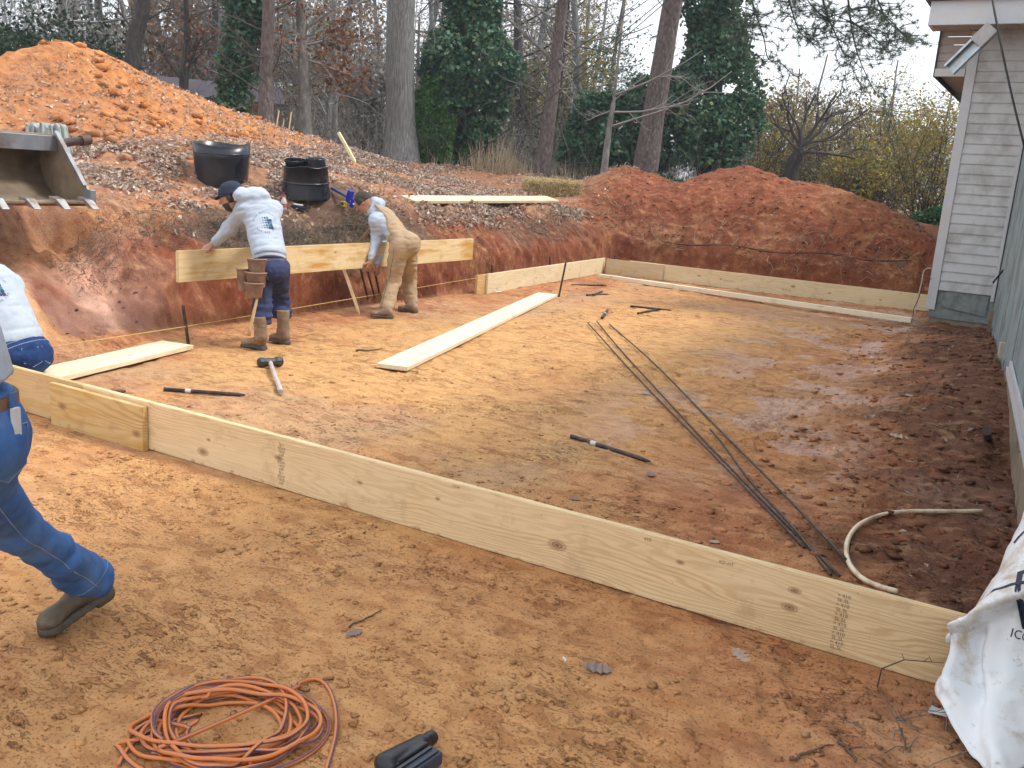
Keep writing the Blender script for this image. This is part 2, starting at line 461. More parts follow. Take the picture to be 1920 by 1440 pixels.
rp = lerp(rp, TOPS, sstep(1.15, 1.4, ss + (n2 - .5) * .35) * .9)  # topsoil tone here also paints the shade under the bucket
cc = lerp(cc, rp, rr_)
c = lerp(c, cc, incut); wet = np.maximum(wet * (1 - incut), rr_ * incut * sstep(.35, .55, n2) * .75)
edgm = sstep(6.5, 7.0, fy_) * sstep(10.3, 9.8, fy_) * sstep(-8.75, -8.35, fx_ + (n2 - .5) * .5)
# upper ground: leaf mould, bare red scrapes, the orange spoil heap on the left and the red one at the far end
upm = sstep(.55, 1.0, ss)
uc = lerp(np.tile(LITT, (len(fx_), 1)), CLAY, sstep(.5, .62, n2 * .5 + n1 * .5) * .85)
heap = sstep(1.62, 1.95, fz_ - .03 * np.clip(fy_ - 8, 0, 20) + (n2 - .5) * .3) * sstep(-10.2, -11.2, fx_) * (1 - sstep(16, 19, fy_))
uc = lerp(uc, lerp(np.tile(ORG, (len(fx_), 1)), CLAY, sstep(.5, .66, n2) * .8), heap)
leftred = sstep(3.2, 1.4, np.hypot(fx_ + 13.2, fy_ - 7.2))
uc = lerp(uc, CLAY * .9, leftred * .8)
pile = sstep(15.6, 16.3, fy_) * sstep(-9.0, -8.2, fx_ + (n2 - .5)) * (1 - sstep(19.3, 20.3, fy_))
uc = lerp(uc, lerp(np.tile(RED * .86, (len(fx_), 1)), CLAY * .66, sstep(.45, .65, n1) * .5), pile)
ridge = sstep(.55, .62, n2) * sstep(9.5, 10.5, fy_) * (1 - sstep(14, 16, fy_)) * sstep(-9.2, -8.6, fx_)
uc = lerp(uc, RED, ridge * .8)
uc = lerp(uc, TOPS, edgm * .85)
farm = sstep(20, 23, np.maximum(np.abs(fx_ + 4), fy_))
uc = lerp(uc, np.array((.16, .13, .065)), farm * .8)
c = lerp(c, uc, upm); wet = wet * (1 - upm)
c *= (.82 + .36 * fbm2(fx_ * 17, fy_ * 17, 3, 105))[:, None]
c_arr = c
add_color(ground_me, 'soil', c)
wa = ground_me.color_attributes.new('wet', 'FLOAT_COLOR', 'POINT')
w4 = np.ones((len(fx_), 4), np.float32); w4[:, :3] = np.clip(wet, 0, 1)[:, None]; wa.data.foreach_set('color', w4.ravel())

m_soil, nt, bs = nmat('soil'); g = NT(nt)
co = g.coord('Object')
base = g.attr('soil'); wetn = g.attr('wet')
nA = g.noise(g.coord('Object', (.85, 1.7, 1)), 6.5, 10, .66, .15); nB = g.noise(co, 85, 4, .68)
msk = g.ramp(g.noise(co, 1.7, 4, .6), [(.45, .10), (.62, 1.0)])
ter = g.ramp(nA, [(.36, 0.0), (.445, .22), (.458, .58), (.54, .70), (.552, 1.0), (.7, .92)])
edge_ = g.ramp(nA, [(.41, 0.0), (.445, .8), (.456, 0.0), (.525, 0.0), (.541, .55), (.551, 0.0)])
colr = g.mix(g.ramp(nA, [(.36, .75), (.50, 0.0)]), base, (.66, .52, .45), 'MULTIPLY')
colr = g.mix(g.ramp(nA, [(.54, 0.0), (.70, .35)]), colr, (.62, .40, .20))
edge_ = g.math('MULTIPLY', edge_, msk)
colr = g.mix(edge_, colr, (.30, .20, .17), 'MULTIPLY')
colr = g.mix(g.ramp(nB, [(.36, .85), (.45, 0.0)]), colr, (.38, .28, .24), 'MULTIPLY')
colr = g.mix(g.ramp(nB, [(.60, 0.0), (.72, .30)]), colr, (.66, .46, .26))
colr = g.mix(g.math('MULTIPLY', wetn, .25), colr, (.55, .38, .30))
g.put(bs.inputs['Base Color'], colr)
rgh = g.math('SUBTRACT', .93, g.math('MULTIPLY', wetn, g.ramp(nA, [(.40, .45), (.52, .72)])))
g.put(bs.inputs['Roughness'], rgh); bs.inputs['Specular IOR Level'].default_value = .35
hgt = g.math('ADD', g.math('MULTIPLY', ter, msk), g.math('MULTIPLY', nB, .32))
g.put(bs.inputs['Normal'], g.bump(hgt, 1.0, .013))
ground = tag(obj('ground', ground_me, m_soil), kind='structure')

def gz1(x, y): return float(ground_z(x, y)[0])
_GXm, _GYm = gx, gy
_GZm = fz_.reshape(ny, nx)
def gzi(x, y):
    """fast height lookup on the built sheet"""
    x = np.atleast_1d(np.asarray(x, float)); y = np.atleast_1d(np.asarray(y, float))
    i = np.clip(np.searchsorted(_GXm, x) - 1, 0, nx - 2); j = np.clip(np.searchsorted(_GYm, y) - 1, 0, ny - 2)
    tx = (x - _GXm[i]) / (_GXm[i + 1] - _GXm[i]); ty = (y - _GYm[j]) / (_GYm[j + 1] - _GYm[j])
    a = _GZm[j, i] * (1 - tx) + _GZm[j, i + 1] * tx; b = _GZm[j + 1, i] * (1 - tx) + _GZm[j + 1, i + 1] * tx
    return a * (1 - ty) + b * ty

# ================================================================== LUMBER
def wood_mat(name, knots=(), tint=(.74, .60, .39), dark=(.56, .40, .21), seed=0.0, stain=0.0, ring=34, mud=0.0):
    """sawn pine; grain runs along local X, faces lie in XZ; knots = (x, z, r)"""
    m, nt, bs = nmat(name); g = NT(nt)
    sep = g.n('ShaderNodeSeparateXYZ'); g.put(sep.inputs[0], g.coord('Object'))
    x, y, z = sep.outputs
    x = g.math('ADD', x, seed * 7.31)
    cmb = g.n('ShaderNodeCombineXYZ'); g.put(cmb.inputs[0], g.math('MULTIPLY', x, .35)); g.put(cmb.inputs[1], g.math('MULTIPLY', y, 2.0)); g.put(cmb.inputs[2], g.math('MULTIPLY', z, 2.2))
    w = g.noise(cmb.outputs[0], 2.2, 3, .5)
    u = g.math('ADD', g.math('ADD', z, g.math('MULTIPLY', y, .8)), g.math('MULTIPLY', w, .34))
    kmask = None; kring = None
    for (kx, kz, kr) in knots:
        dx = g.math('MULTIPLY', g.math('SUBTRACT', x, kx + seed * 7.31), .55 / kr * .03 / .03); dz = g.math('MULTIPLY', g.math('SUBTRACT', z, kz), 1.0 / kr)
        d2 = g.math('ADD', g.math('MULTIPLY', dx, dx), g.math('MULTIPLY', dz, dz))
        bulge = g.math('MULTIPLY', g.math('EXPONENT', g.math('MULTIPLY', d2, -.16)), dz)
        u = g.math('ADD', u, g.math('MULTIPLY', bulge, .030 * kr / .03))
        dd = g.math('SQRT', d2)
        mk = g.ramp(dd, [(.55, 1.0), (1.0, 0.0)]) if False else g.math('SUBTRACT', 1.15, g.math('MULTIPLY', dd, .75), clamp=True)
        kmask = mk if kmask is None else g.math('MAXIMUM', kmask, mk)
        kr_ = g.math('MULTIPLY', mk, g.math('ADD', .5, g.math('MULTIPLY', g.math('SINE', g.math('MULTIPLY', dd, 13.0)), .5)))
        kring = kr_ if kring is None else g.math('MAXIMUM', kring, kr_)
    cmb2 = g.n('ShaderNodeCombineXYZ'); g.put(cmb2.inputs[0], g.math('MULTIPLY', x, 1.2)); g.put(cmb2.inputs[1], y); g.put(cmb2.inputs[2], g.math('MULTIPLY', z, 60))
    fib = g.noise(cmb2.outputs[0], 3.0, 4, .6)
    wav = g.math('SINE', g.math('MULTIPLY', u, ring * 6.283))
    band = g.ramp(g.math('ADD', g.math('MULTIPLY', wav, .5), .5), [(.35, 0.0), (.95, 1.0)])
    band = g.math('MULTIPLY', band, g.ramp(g.noise(cmb.outputs[0], 1.1, 2), [(.35, .25), (.65, 1.0)]))
    c = g.mix(g.math('MULTIPLY', band, .62), tint, dark)
    c = g.mix(g.ramp(fib, [(.35, .35), (.6, 0.0)]), c, tuple(v * .72 for v in dark))
    big = g.noise(g.coord('Object', (.9, 2, 3)), 1.7, 4)
    c = g.mix(g.ramp(big, [(.42, 0.0), (.72, .5)]), c, (tint[0] * 1.06, tint[1] * 1.1, tint[2] * 1.2))
    if stain:
        st = g.noise(g.coord('Object', (1.1, 3, 5)), 1.6, 4, .55)
        c = g.mix(g.ramp(st, [(.5, 0.0), (.66, stain)]), c, (.52, .27, .055))
    if kmask is not None:
        c = g.mix(g.math('MULTIPLY', kmask, .75), c, (.34, .17, .075)); c = g.mix(g.math('MULTIPLY', kring, .75), c, (.10, .05, .025))
    dirt = g.noise(g.coord('Object', (1, 1, 1)), 5.5, 6, .65)
    c = g.mix(g.ramp(dirt, [(.56, 0.0), (.72, .45)]), c, (.36, .22, .12))
    if mud:
        md = g.math('SUBTRACT', g.math('ADD', .004, g.math('MULTIPLY', g.math('SUBTRACT', g.noise(g.coord('Object', (3, 3, 3)), 3.0, 7, .68), .5), .20)), sep.outputs[2])
        c = g.mix(g.math('MULTIPLY', md, 40.0, clamp=True), c, (.40, .20, .09))
        c = g.mix(g.ramp(g.noise(g.coord('Object', (2, 2, 2)), 16, 5, .7), [(.63, 0.0), (.70, mud)]), c, (.42, .22, .11))
    g.put(bs.inputs['Base Color'], c); bs.inputs['Roughness'].default_value = .72; bs.inputs['Specular IOR Level'].default_value = .3
    g.put(bs.inputs['Normal'], g.bump(g.math('ADD', g.math('MULTIPLY', fib, .8), g.math('MULTIPLY', band, .35)), .35, .002))
    return m
m_ink = simple_mat('stamp_ink', (.24, .19, .14), .8, .2, 60, 0)
m_paper = simple_mat('paper_label', (.62, .63, .64), .7, .15, 30, .05)

def board(name, a, b, width, thick, up=(0, 0, 1), mat=None, nudge=0.0):
    """board whose lower inner edge runs from a to b; local X along, Z across its width, Y through its thickness"""
    a = np.asarray(a, float); b = np.asarray(b, float); L = np.linalg.norm(b - a); R = frame(b - a, up)
    n = max(2, int(L / .22))
    bm = bmesh.new()
    rs = random.Random(hash(name) % 1000 + int(L * 100))
    secs = []
    for i in range(n + 1):
        x = L * i / n; bow = rs.uniform(-.0008, .0008)
        secs.append([bm.verts.new((x, yy + bow, zz + rs.uniform(-.0009, .0009))) for yy, zz in ((0, 0), (thick, 0), (thick, width), (0, width))])
    for i in range(n):
        p, q = secs[i], secs[i + 1]
        for k in range(4):
            bm.faces.new((p[k], q[k], q[(k + 1) % 4], p[(k + 1) % 4]))
    bm.faces.new(secs[0][::-1][::-1]); bm.faces.new(secs[-1][::-1])
    bmesh.ops.recalc_face_normals(bm, faces=bm.faces)
    bmesh.ops.bevel(bm, geom=[e for e in bm.edges if len(e.link_faces) == 2 and e.calc_face_angle(0) > .8], offset=.0035, segments=2, affect='EDGES')
    me = bpy.data.meshes.new(name); bm.to_mesh(me); bm.free()
    o = obj(name, me, mat); o.matrix_world = mat4(R, a)
    return o
def text_mesh(txt, size, font_shear=0):
    cu = bpy.data.curves.new('t', 'FONT'); cu.body = txt; cu.size = size; cu.align_x = 'CENTER'; cu.align_y = 'CENTER'; cu.resolution_u = 2
    t = bpy.data.objects.new('t', cu); COL.objects.link(t)
    dg = bpy.context.evaluated_depsgraph_get()
    me = bpy.data.meshes.new_from_object(t.evaluated_get(dg))
    bpy.data.objects.remove(t, do_unlink=True)
    return me
def mesh_arrays(me):
    v = np.zeros(len(me.vertices) * 3, np.float32); me.vertices.foreach_get('co', v)
    return v.reshape(-1, 3).astype(float), [tuple(p.vertices) for p in me.polygons]
def stamp(bd, txts, x, z0, dz, size, face=-1, rot=True, th=0.0):
    """ink marks printed on a board face, lying 1.2 mm proud (face -1: local y=0 side, +1: far side)"""
    mb = MB()
    for i, t in enumerate(txts):
        v, f = mesh_arrays(text_mesh(t, size))
        if rot: v = v[:, [1, 0, 2]] * np.array((-1, 1, 1))
        v = np.stack([v[:, 0] + x, np.full(len(v), face * 0.0), v[:, 1] + z0 + i * dz], 1)
        v[:, 1] = -.0022 if face < 0 else th + .0022
        mb.add(v, f)
    o = mb.build('ink_stamp', m_ink, bd)
    return o
W12, T2 = .286, .038
# --- front row of forms
yF = lambda x: 3.245 + .026 * (x + 5.2)
def P(x, z=0, dy=0): return V3(x, yF(x) + dy, z)
m_w1 = wood_mat('pine_front', [(1.035, .08, .020), (1.08, .16, .008), (1.60, .168, .013), (2.15, .157, .009), (3.265, .123, .021), (3.83, .20, .009), (4.295, .212, .012), (4.285, .137, .015), (2.62, .185, .007)], (.82, .625, .37), (.58, .37, .17), .0, ring=48, mud=.6)
fb = tag(board('form_board', P(-4.95, 0, .04), P(.12, 0, .04), W12, T2, mat=m_w1), 'longest pale form board with knots and ink stamps crossing the foreground', 'board')
m_w2 = wood_mat('pine_splice', [(.12, .14, .02), (.80, .10, .018)], (.66, .47, .22), (.44, .24, .07), 1.0, .75, 26, mud=.4)
sp = tag(board('splice_board', P(-5.215, -.008, -.002), P(-4.36, -.008, -.002), .270, T2, mat=m_w2), 'short amber-stained splice board nailed over the foreground joint', 'board')
m_w3 = wood_mat('pine_left', [], (.64, .47, .25), (.46, .28, .11), 2.0, .5, mud=.5)
fl_ = tag(board('form_board', P(-6.55, .0, .045), P(-4.953, .0, .045), W12 - .004, T2, mat=m_w3), 'form board behind the striding worker, left of the short splice', 'board')
# stamps and pencil marks on the long front board
stamp(fb, ['SL.SL', '= 410', 'SL.SL', '= 410'] * 3, 4.476, .03, .0195, .021, rot=False)
stamp(fb, ['SYP', '=410', 'KD19', 'SL='] * 3, 1.625, .03, .0195, .021, rot=False)
stamp(fb, ['410'], 3.68, .262, .02, .022, rot=False); stamp(fb, ['KD-HT'], 4.02, .25, .02, .02, rot=False); stamp(fb, ['1234'], 2.72, .27, .02, .02, rot=False)
# --- left row and far row
A = V3(-6.92, 10.95, 0); B = V3(-7.235, 15.5, 0)
m_w4 = wood_mat('pine_side', [(1.6, .12, .012), (2.9, .17, .012)], (.78, .66, .43), (.60, .46, .26), 3.0, mud=.5)
side = tag(board('form_board', A, B, W12, T2, mat=m_w4), 'form board along the left side of the pit, meeting the far corner', 'board')
m_w5 = wood_mat('pine_scab', [], (.66, .44, .2), (.46, .24, .08), 4.0, .6)
sb = tag(board('splice_board', A + V3(-.028, -.23, -.008), A + V3(-.045, .23, -.008), .285, T2 - .002, mat=m_w5), 'short orange-stained scab at the near end of the left side form', 'board')
m_w6 = wood_mat('pine_far', [(.5, .15, .025), (1.35, .16, .014), (1.75, .15, .012), (3.0, .17, .02), (3.6, .13, .013), (4.4, .12, .012)], (.74, .61, .38), (.54, .40, .21), 5.0, mud=.6)
far_a = V3(-6.75, 15.46, 0); far_b = V3(-1.62, 15.52, 0)
farb = tag(board('form_board', far_a + V3(0, .04, 0), far_b + V3(0, .04, 0), W12, T2, mat=m_w6), 'long form board across the far end of the pit below the red cut', 'board')
m_w7 = wood_mat('pine_farsplice', [], (.66, .53, .33), (.48, .35, .18), 6.0, .3)
fsp = tag(board('splice_board', V3(-7.19, 15.455, 0), V3(-6.06, 15.475, 0), W12 - .006, T2 - .002, mat=m_w7), 'short splice board in the far left corner of the forms', 'board')
stamp(farb, ['KD HT SYP 019'], 1.9, .13, .02, .03, rot=False); stamp(farb, ['2x12 SL'], 2.9, .10, .02, .05, rot=False)
# --- board carried by the two workers
m_w8 = wood_mat('pine_held', [(2.1, .2, .012)], (.74, .58, .33), (.56, .33, .11), 7.0, .95, 13)
held_a = AX(335, 530, -6.80); held_b = AX(886, 487, -6.83)
held = tag(board('plank', held_a, held_b, W12, T2, mat=m_w8), 'long plank held on edge by two workers in front of the cut bank', 'board')
# --- loose planks on the ground
def flat_plank(name, c1, c2, width, thick, mat, label, roll=0.0, lift=.004):
    """c1, c2: ends of one long lower edge; the plank lies flat to the left of c1->c2"""
    d = unit(np.asarray(c2) - np.asarray(c1)); side_ = np.cross((0, 0, 1), d)
    up = side_ * math.cos(roll) + np.array((0, 0, 1)) * math.sin(roll)
    o = board(name, np.asarray(c1, float), np.asarray(c2, float), width, thick, up, mat)
    tag(o, label, 'board'); return o
m_w9 = wood_mat('pine_loose', [(2.2, .15, .014), (4.4, .18, .012)], (.80, .71, .52), (.66, .53, .33), 8.0)
flat_plank('plank', V3(-4.58, 6.05, .05), V3(-6.11, 11.56, .05), .286, .038, m_w9, 'pale plank lying flat in the middle of the pit floor')
m_w10 = wood_mat('pine_loose_left', [(1.0, .13, .013)], (.80, .70, .48), (.64, .5, .3), 9.0)
flat_plank('plank', V3(-6.02, 3.72, .055), V3(-6.38, 5.32, .055), .33, .038, m_w10, 'wide pale plank lying flat beside the crouching worker')
m_w11 = wood_mat('pine_far_loose', [], (.82, .74, .56), (.68, .55, .36), 10.0)
tag(board('plank', V3(-6.95, 14.62, .0), V3(-1.62, 13.62, .05), .07, .09, mat=m_w11), 'long narrow timber lying on the floor before the far form', 'board')
m_w12 = wood_mat('pine_bank', [(.4, .1, .012)], (.72, .60, .42), (.55, .41, .24), 11.0)
pa, pb = AX(763, 383, -8.35), AX(1036, 381, -8.35)
flat_plank('plank', pa + V3(.14, 0, .06), pb + V3(.14, 0, .06), .286, .045, m_w12, 'plank resting along the top edge of the bank near the straw bale', roll=.22)
# small white paper scrap by the side form
# ------------------------------------------------ stakes
m_stake = wood_mat('stake_wood', [], (.74, .60, .36), (.6, .44, .22), 12.0)
def wood_stake(a, b, w, label, group=None):
    a = np.asarray(a, float); b = np.asarray(b, float); L = np.linalg.norm(b - a)
    mb = MB(); mb.box((0, -w / 2, -w / 2), (L - .09, w / 2, w / 2))
    mb.add([(L - .09, -w / 2, -w / 2), (L - .09, w / 2, -w / 2), (L - .09, w / 2, w / 2), (L - .09, -w / 2, w / 2), (L, 0, 0)], [(0, 1, 4), (1, 2, 4), (2, 3, 4), (3, 0, 4)])
    o = mb.build('wooden_stake', m_stake); o.matrix_world = mat4(frame(b - a, (.3, .2, 1) if abs(unit(b - a)[2]) < .98 else (1, 0, 0)), a)
    return tag(o, label, 'stake', group)
wood_stake(AX(643, 500, -6.92), AX(676, 594, -6.78) , .035, 'pointed wooden stake leaning under the held plank')
wood_stake(AX(962, 452, -7.42), AX(1008, 503, -7.30), .03, 'wooden stake leaning on the bank behind the left side form')
wood_stake(AD(635, 249, 16.0), AD(668, 308, 15.6), .045, 'tall wooden stake stuck in the leafy slope beside the big trunk')
for i, (u, v, h, lb) in enumerate([(517, 236, .35, 'leftmost of the three thin stakes on the ridge'), (527, 243, .25, 'shortest thin stake, middle of three on the ridge'), (540, 247, .45, 'rightmost of the three thin stakes on the ridge')]):
    p = AD(u, v + 4, 20.3 + i * .2)
    wood_stake(p + V3(.06, .03, h), p - V3(0, 0, .05), .017, lb)

# ================================================================== HOUSE
YH = 14.2                                             # face of the sided return wall
xw = wall_x
m_vinyl = simple_mat('white_vinyl', (.54, .56, .575), .5, .07, 5, .04, .002, dirt=(.27, .26, .24))
m_trim = simple_mat('white_trim', (.54, .57, .61), .45, .05, 8, .03, .002, dirt=(.56, .55, .52))
m_sheath = simple_mat('weathered_blue_sheathing', (.24, .31, .33), .75, .22, 5, .35, .008, dirt=(.10, .11, .11))
m_sheath2 = simple_mat('green_sheathing_scrap', (.23, .265, .26), .75, .2, 14, .3, .006, dirt=(.12, .12, .11))
m_conc = simple_mat('foundation_concrete', (.26, .215, .15), .9, .25, 11, .5, .012, dirt=(.16, .09, .06))
m_soffit = simple_mat('tan_soffit', (.40, .365, .335), .7, .08, 10, .05, .002)
m_roof = simple_mat('dark_blue_roof_edge', (.06, .09, .15), .6, .3, 20, .3, .006)
m_dark = simple_mat('dark_fascia', (.05, .04, .055), .7, .2, 20, .1)
m_alu = simple_mat('galvanised_gutter', (.42, .48, .52), .35, .15, 12, .08, .003, metal=.7, dirt=(.3, .3, .28))
m_rubber = simple_mat('black_cable_rubber', (.015, .015, .017), .55, .3, 40, .1)
house = tag(empty('house', (-1.0, YH, 0)), 'white vinyl sided house corner at the right edge of the picture', 'house')
def hp(mb, name, mat, parent=house, **k):
    for i, p in enumerate(mb.v): mb.v[i] = (p[0] + 1.0, p[1] - YH, p[2])
    return mb.build(name, mat, parent, **k)
def hsub(mb, name, mat, parent, **k):
    return hp(mb, name, mat, parent, **k)
zb = .50; XL, XR = -1.40, -.735
# core wall behind the cladding
hp(MB().box((XL - .08, YH + .02, .10), (.9, YH + 9, 4.25)), 'wall_core', m_sheath2)
nC = 27; ce = .1345
for i in range(nC):                                  # each lap of siding: tilted plank with a lip
    z0 = zb + i * ce; z1 = z0 + ce
    if z1 > 4.0: break
    mb = MB()
    prof = [(YH - .018, z0), (YH - .019, z0 + .012), (YH - .012, z0 + ce * .55), (YH - .004, z1 + .004), (YH + .012, z1 + .004), (YH + .012, z0)]
    v = [(XL - .005, a, b) for a, b in prof] + [(XR + .01, a, b) for a, b in prof]; n = len(prof)
    mb.add(v, [tuple(range(n))[::-1], tuple(range(n, 2 * n))] + [(k, (k + 1) % n, (k + 1) % n + n, k + n) for k in range(n)])
    hp(mb, 'siding_course', m_vinyl)
hp(MB().box((XL - .125, YH - .032, .215), (XL - .002, YH + .015, 3.975)), 'corner_board', m_trim, bevel=.004)
hp(MB().box((XL - .125, YH + .018, .215), (XL - .100, YH + .12, 3.42)), 'corner_board', m_trim)
hp(MB().box((XR + .012, YH - .026, .42), (XR + .055, YH + .01, 3.97)), 'j_channel', m_trim, bevel=.003)
# torn sheathing and foundation under the siding
mb = MB(); poly = [(XL + .10, .47), (XL + .12, .36), (XL + .06, .29), (XL + .15, .26), (XL + .45, .225), (XR - .02, .20), (XR - .01, .40), (XR - .01, .49), (XL + .10, .49)]
n = len(poly); mb.add([(a, YH - .004, b) for a, b in poly] + [(a, YH + .016, b) for a, b in poly], [tuple(range(n)), tuple(range(2 * n - 1, n - 1, -1))] + [(k, k + n, (k + 1) % n + n, (k + 1) % n) for k in range(n)])
hp(mb, 'torn_sheathing', m_sheath2)
hp(MB().box((XL - .06, YH + .035, -.4), (XR + .1, YH + .30, .32)), 'foundation', m_conc, bevel=.006)
# eave return over the sided wall: fascia, soffit with grooves, roof edge
zs = 3.98
up_ = hp(MB().box((-1.984, YH - .505, zs - .002), (.9, YH - .465, zs + .30)), 'cornice', m_trim, bevel=.004)
hsub(MB().box((-2.03, YH - .50, zs), (-1.985, YH + .02, zs + .30)), 'fascia', m_trim, up_)
for i in range(20):
    x0 = -1.98 + i * .145
    hsub(MB().box((x0, YH - .463, zs + .004), (x0 + .139, YH + .03, zs + .016)), 'soffit_panel', m_soffit, up_)
hsub(MB().box((-2.10, YH - .58, zs + .303), (.9, YH + .6, zs + .335)), 'roof_edge', m_roof, up_)
# lower eave running away along the left side of the wing
zl = 3.42
low = hp(MB().box((-1.913, YH - .03, zl - .03), (-1.535, YH - .005, zl + .07)), 'side_eave', m_trim, bevel=.003)
hsub(MB().box((-1.93, YH - .02, zl - .03), (-1.915, YH + 8, zl + .60)), 'fascia', m_dark, low)
for i in range(9):
    y0 = YH + .0 + i * .30
    hsub(MB().box((-1.912, y0, zl + .04 + .0), (-1.53, y0 + .292, zl + .052)), 'soffit_panel', m_soffit, low)
for i in range(5):
    hsub(MB().box((-1.91, YH + .02, zl + .075 + i * .105), (-1.40, YH + .035, zl + .172 + i * .105)), 'gable_lap', m_soffit, low)
# open galvanised downspout hanging off the corner
gut = tag(empty('downspout', (0, 0, 0)), 'loose galvanised gutter length slanting off the house corner under the eave', 'gutter')
p0, p1 = AY(1846, 70, YH - .60), AY(1781, 133, YH - .60)
Rg = frame(p1 - p0, (.0, -1, .3)); Lg = np.linalg.norm(p1 - p0)
mb = MB()
for (a, b) in [((-.085, .0), (.085, .006)), ((-.088, .006), (-.082, .075)), ((.082, .006), (.088, .075)), ((-.088, .075), (-.06, .081)), ((.06, .075), (.088, .081))]:
    mb.box((0, a[0], a[1]), (Lg, b[0], b[1]), Rg, p0)
mb.build('trough', m_alu, gut)
mb = MB(); mb.box((-.14, -.095, -.012), (.12, .095, .09), Rg, p0); mb.build('elbow', simple_mat('grey_elbow', (.38, .36, .36), .5, .15, 14, .1), gut, bevel=.012)
mb = MB(); mb.box((Lg - .012, -.066, .006), (Lg - .004, .066, .05), Rg, p0); mb.build('end_lip', m_trim, gut)
# ---- long wall running back towards the camera
def wallbox(mb, y0, y1, z0, z1, o0, o1):
    """box on the long wall; o = offset out of the face towards the pit"""
    v = []
    for z in (z0, z1):
        v += [(xw(y0) - o0, y0, z), (xw(y1) - o0, y1, z), (xw(y1) - o1, y1, z), (xw(y0) - o1, y0, z)]
    mb.add(v, [(0, 1, 2, 3), (7, 6, 5, 4), (0, 4, 5, 1), (1, 5, 6, 2), (2, 6, 7, 3), (3, 7, 4, 0)]); return mb
lw = hp(wallbox(MB(), 2.2, YH - .01, .602, 4.19, -.006, -.20), 'long_wall', m_sheath2)
hsub(wallbox(MB(), 2.2, YH + .02, -.4, .60, .0, -.30), 'foundation', m_conc, lw)
ysplit = [YH - .012, 13.1, 11.9, 10.7, 9.5, 8.3, 7.1, 5.9, 4.7, 3.5, 2.2]
rs = random.Random(4)
for a, b in zip(ysplit[:-1], ysplit[1:]):            # sheets of old sheathing with ragged lower edges
    mb = MB(); n = 9; lowz = [(.34 if a < 9.8 else .12) + rs.uniform(-.04, .06) for _ in range(n + 1)]
    ys = np.linspace(a - .004, b + .004, n + 1); v = []; off = rs.uniform(.012, .02)
    for o_ in (off, -.004):
        v += [(xw(y) - o_, y, z) for y, z in zip(ys, lowz)] + [(xw(y) - o_, y, 4.2) for y in ys]
    m1 = n + 1; f = []
    for k in range(n):
        f += [(k, k + 1, m1 + k + 1, m1 + k)[::-1], (2 * m1 + k, 2 * m1 + k + 1, 3 * m1 + k + 1, 3 * m1 + k), (k, 2 * m1 + k, 2 * m1 + k + 1, k + 1)]
    f += [(0, m1, 3 * m1, 2 * m1), (n, 2 * m1 + n, 3 * m1 + n, m1 + n)]
    mb.add(v, f); hsub(mb, 'sheathing_sheet', m_sheath, lw)
# leftover siding strips and battens low on the wall
for (y0, y1, z0, z1, o) in [(8.4, 2.2, .395, .44, .042), (8.2, 2.2, .46, .52, .036)]:
    hsub(wallbox(MB(), y1, y0, z0, z1, o, .021), 'siding_strip', m_trim, lw)
hsub(wallbox(MB(), 9.95, 10.02, .08, .42, .05, .0), 'batten', m_trim, lw); hsub(wallbox(MB(), 9.75, 9.82, .10, .45, .05, .0), 'batten', simple_mat('raw_batten', (.45, .40, .30), .8), lw)
hsub(wallbox(MB(), 9.66, 9.93, .22, .31, .075, .052), 'bracket', simple_mat('brown_bracket', (.10, .08, .06), .8), lw)
hsub(wallbox(MB(), YH - .35, YH - .20, -.2, .33, .06, .0), 'pier', m_conc, lw)
hsub(MB().box((xw(YH) - .0, 2.2, 4.201), (3.0, YH - .51, 4.23)), 'ceiling_line', m_soffit, lw)
# near end of the house, round the corner from the long wall
ew = hp(MB().box((xw(2.2) + .02, 2.06, -.4), (5.0, 2.19, 4.19)), 'end_wall', m_sheath2)
for i in range(27):
    z0 = .45 + i * ce
    hsub(MB().add([(xw(2.2) + .02, 2.032, z0), (5.0, 2.032, z0), (5.0, 2.05, z0 + ce), (xw(2.2) + .02, 2.05, z0 + ce), (xw(2.2) + .02, 2.058, z0), (5.0, 2.058, z0), (5.0, 2.058, z0 + ce), (xw(2.2) + .02, 2.058, z0 + ce)], [(0, 1, 2, 3), (0, 4, 5, 1), (3, 2, 6, 7), (0, 3, 7, 4), (1, 5, 6, 2)]), 'siding_course', m_vinyl, ew)
# ---- cables slung on the wall
def catenary(a, b, sag, n=14):
    a = np.asarray(a, float); b = np.asarray(b, float)
    return [a + (b - a) * t - V3(0, 0, sag * 4 * t * (1 - t)) for t in np.linspace(0, 1, n)]
def cable(name, pts, r, mat, label, cat='cable', n=6):
    mb = MB(); mb.tube(pts, r, n); return tag(mb.build(name, mat, smooth=True), label, cat)
cable('cable', catenary(AY(1860, -5, 13.6), AY(1921, 275, 12.9), .05), .013, m_rubber, 'thick black cable hanging in front of the white siding')
q = [AX(1925, 455, -.52), AX(1905, 478, -.56), AX(1880, 508, -.60), AX(1862, 530, -.70)]
cable('cable', q, .012, m_rubber, 'black cable entering the siding corner at its lower right')
q = [AX(1922, 575, -.32), AX(1915, 610, -.33), AX(1900, 650, -.35), AX(1880, 680, -.38), AX(1855, 700, -.45), AX(1830, 715, -.62)]
cable('cable', q, .011, m_rubber, 'black cable drooping from the blue wall down to the dark soil')
m_wire = simple_mat('pale_wire', (.5, .42, .33), .6)
q = [AY(1748, 503, 14.0), AY(1738, 503, 14.0), AY(1732, 508, 14.0), AY(1728, 530, 14.0), AY(1723, 550, 14.0), AY(1718, 575, 13.9), AY(1712, 598, 13.8)]
cable('wire', q, .009, m_wire, 'pale bent wire sticking out beside the siding corner board', 'wire')
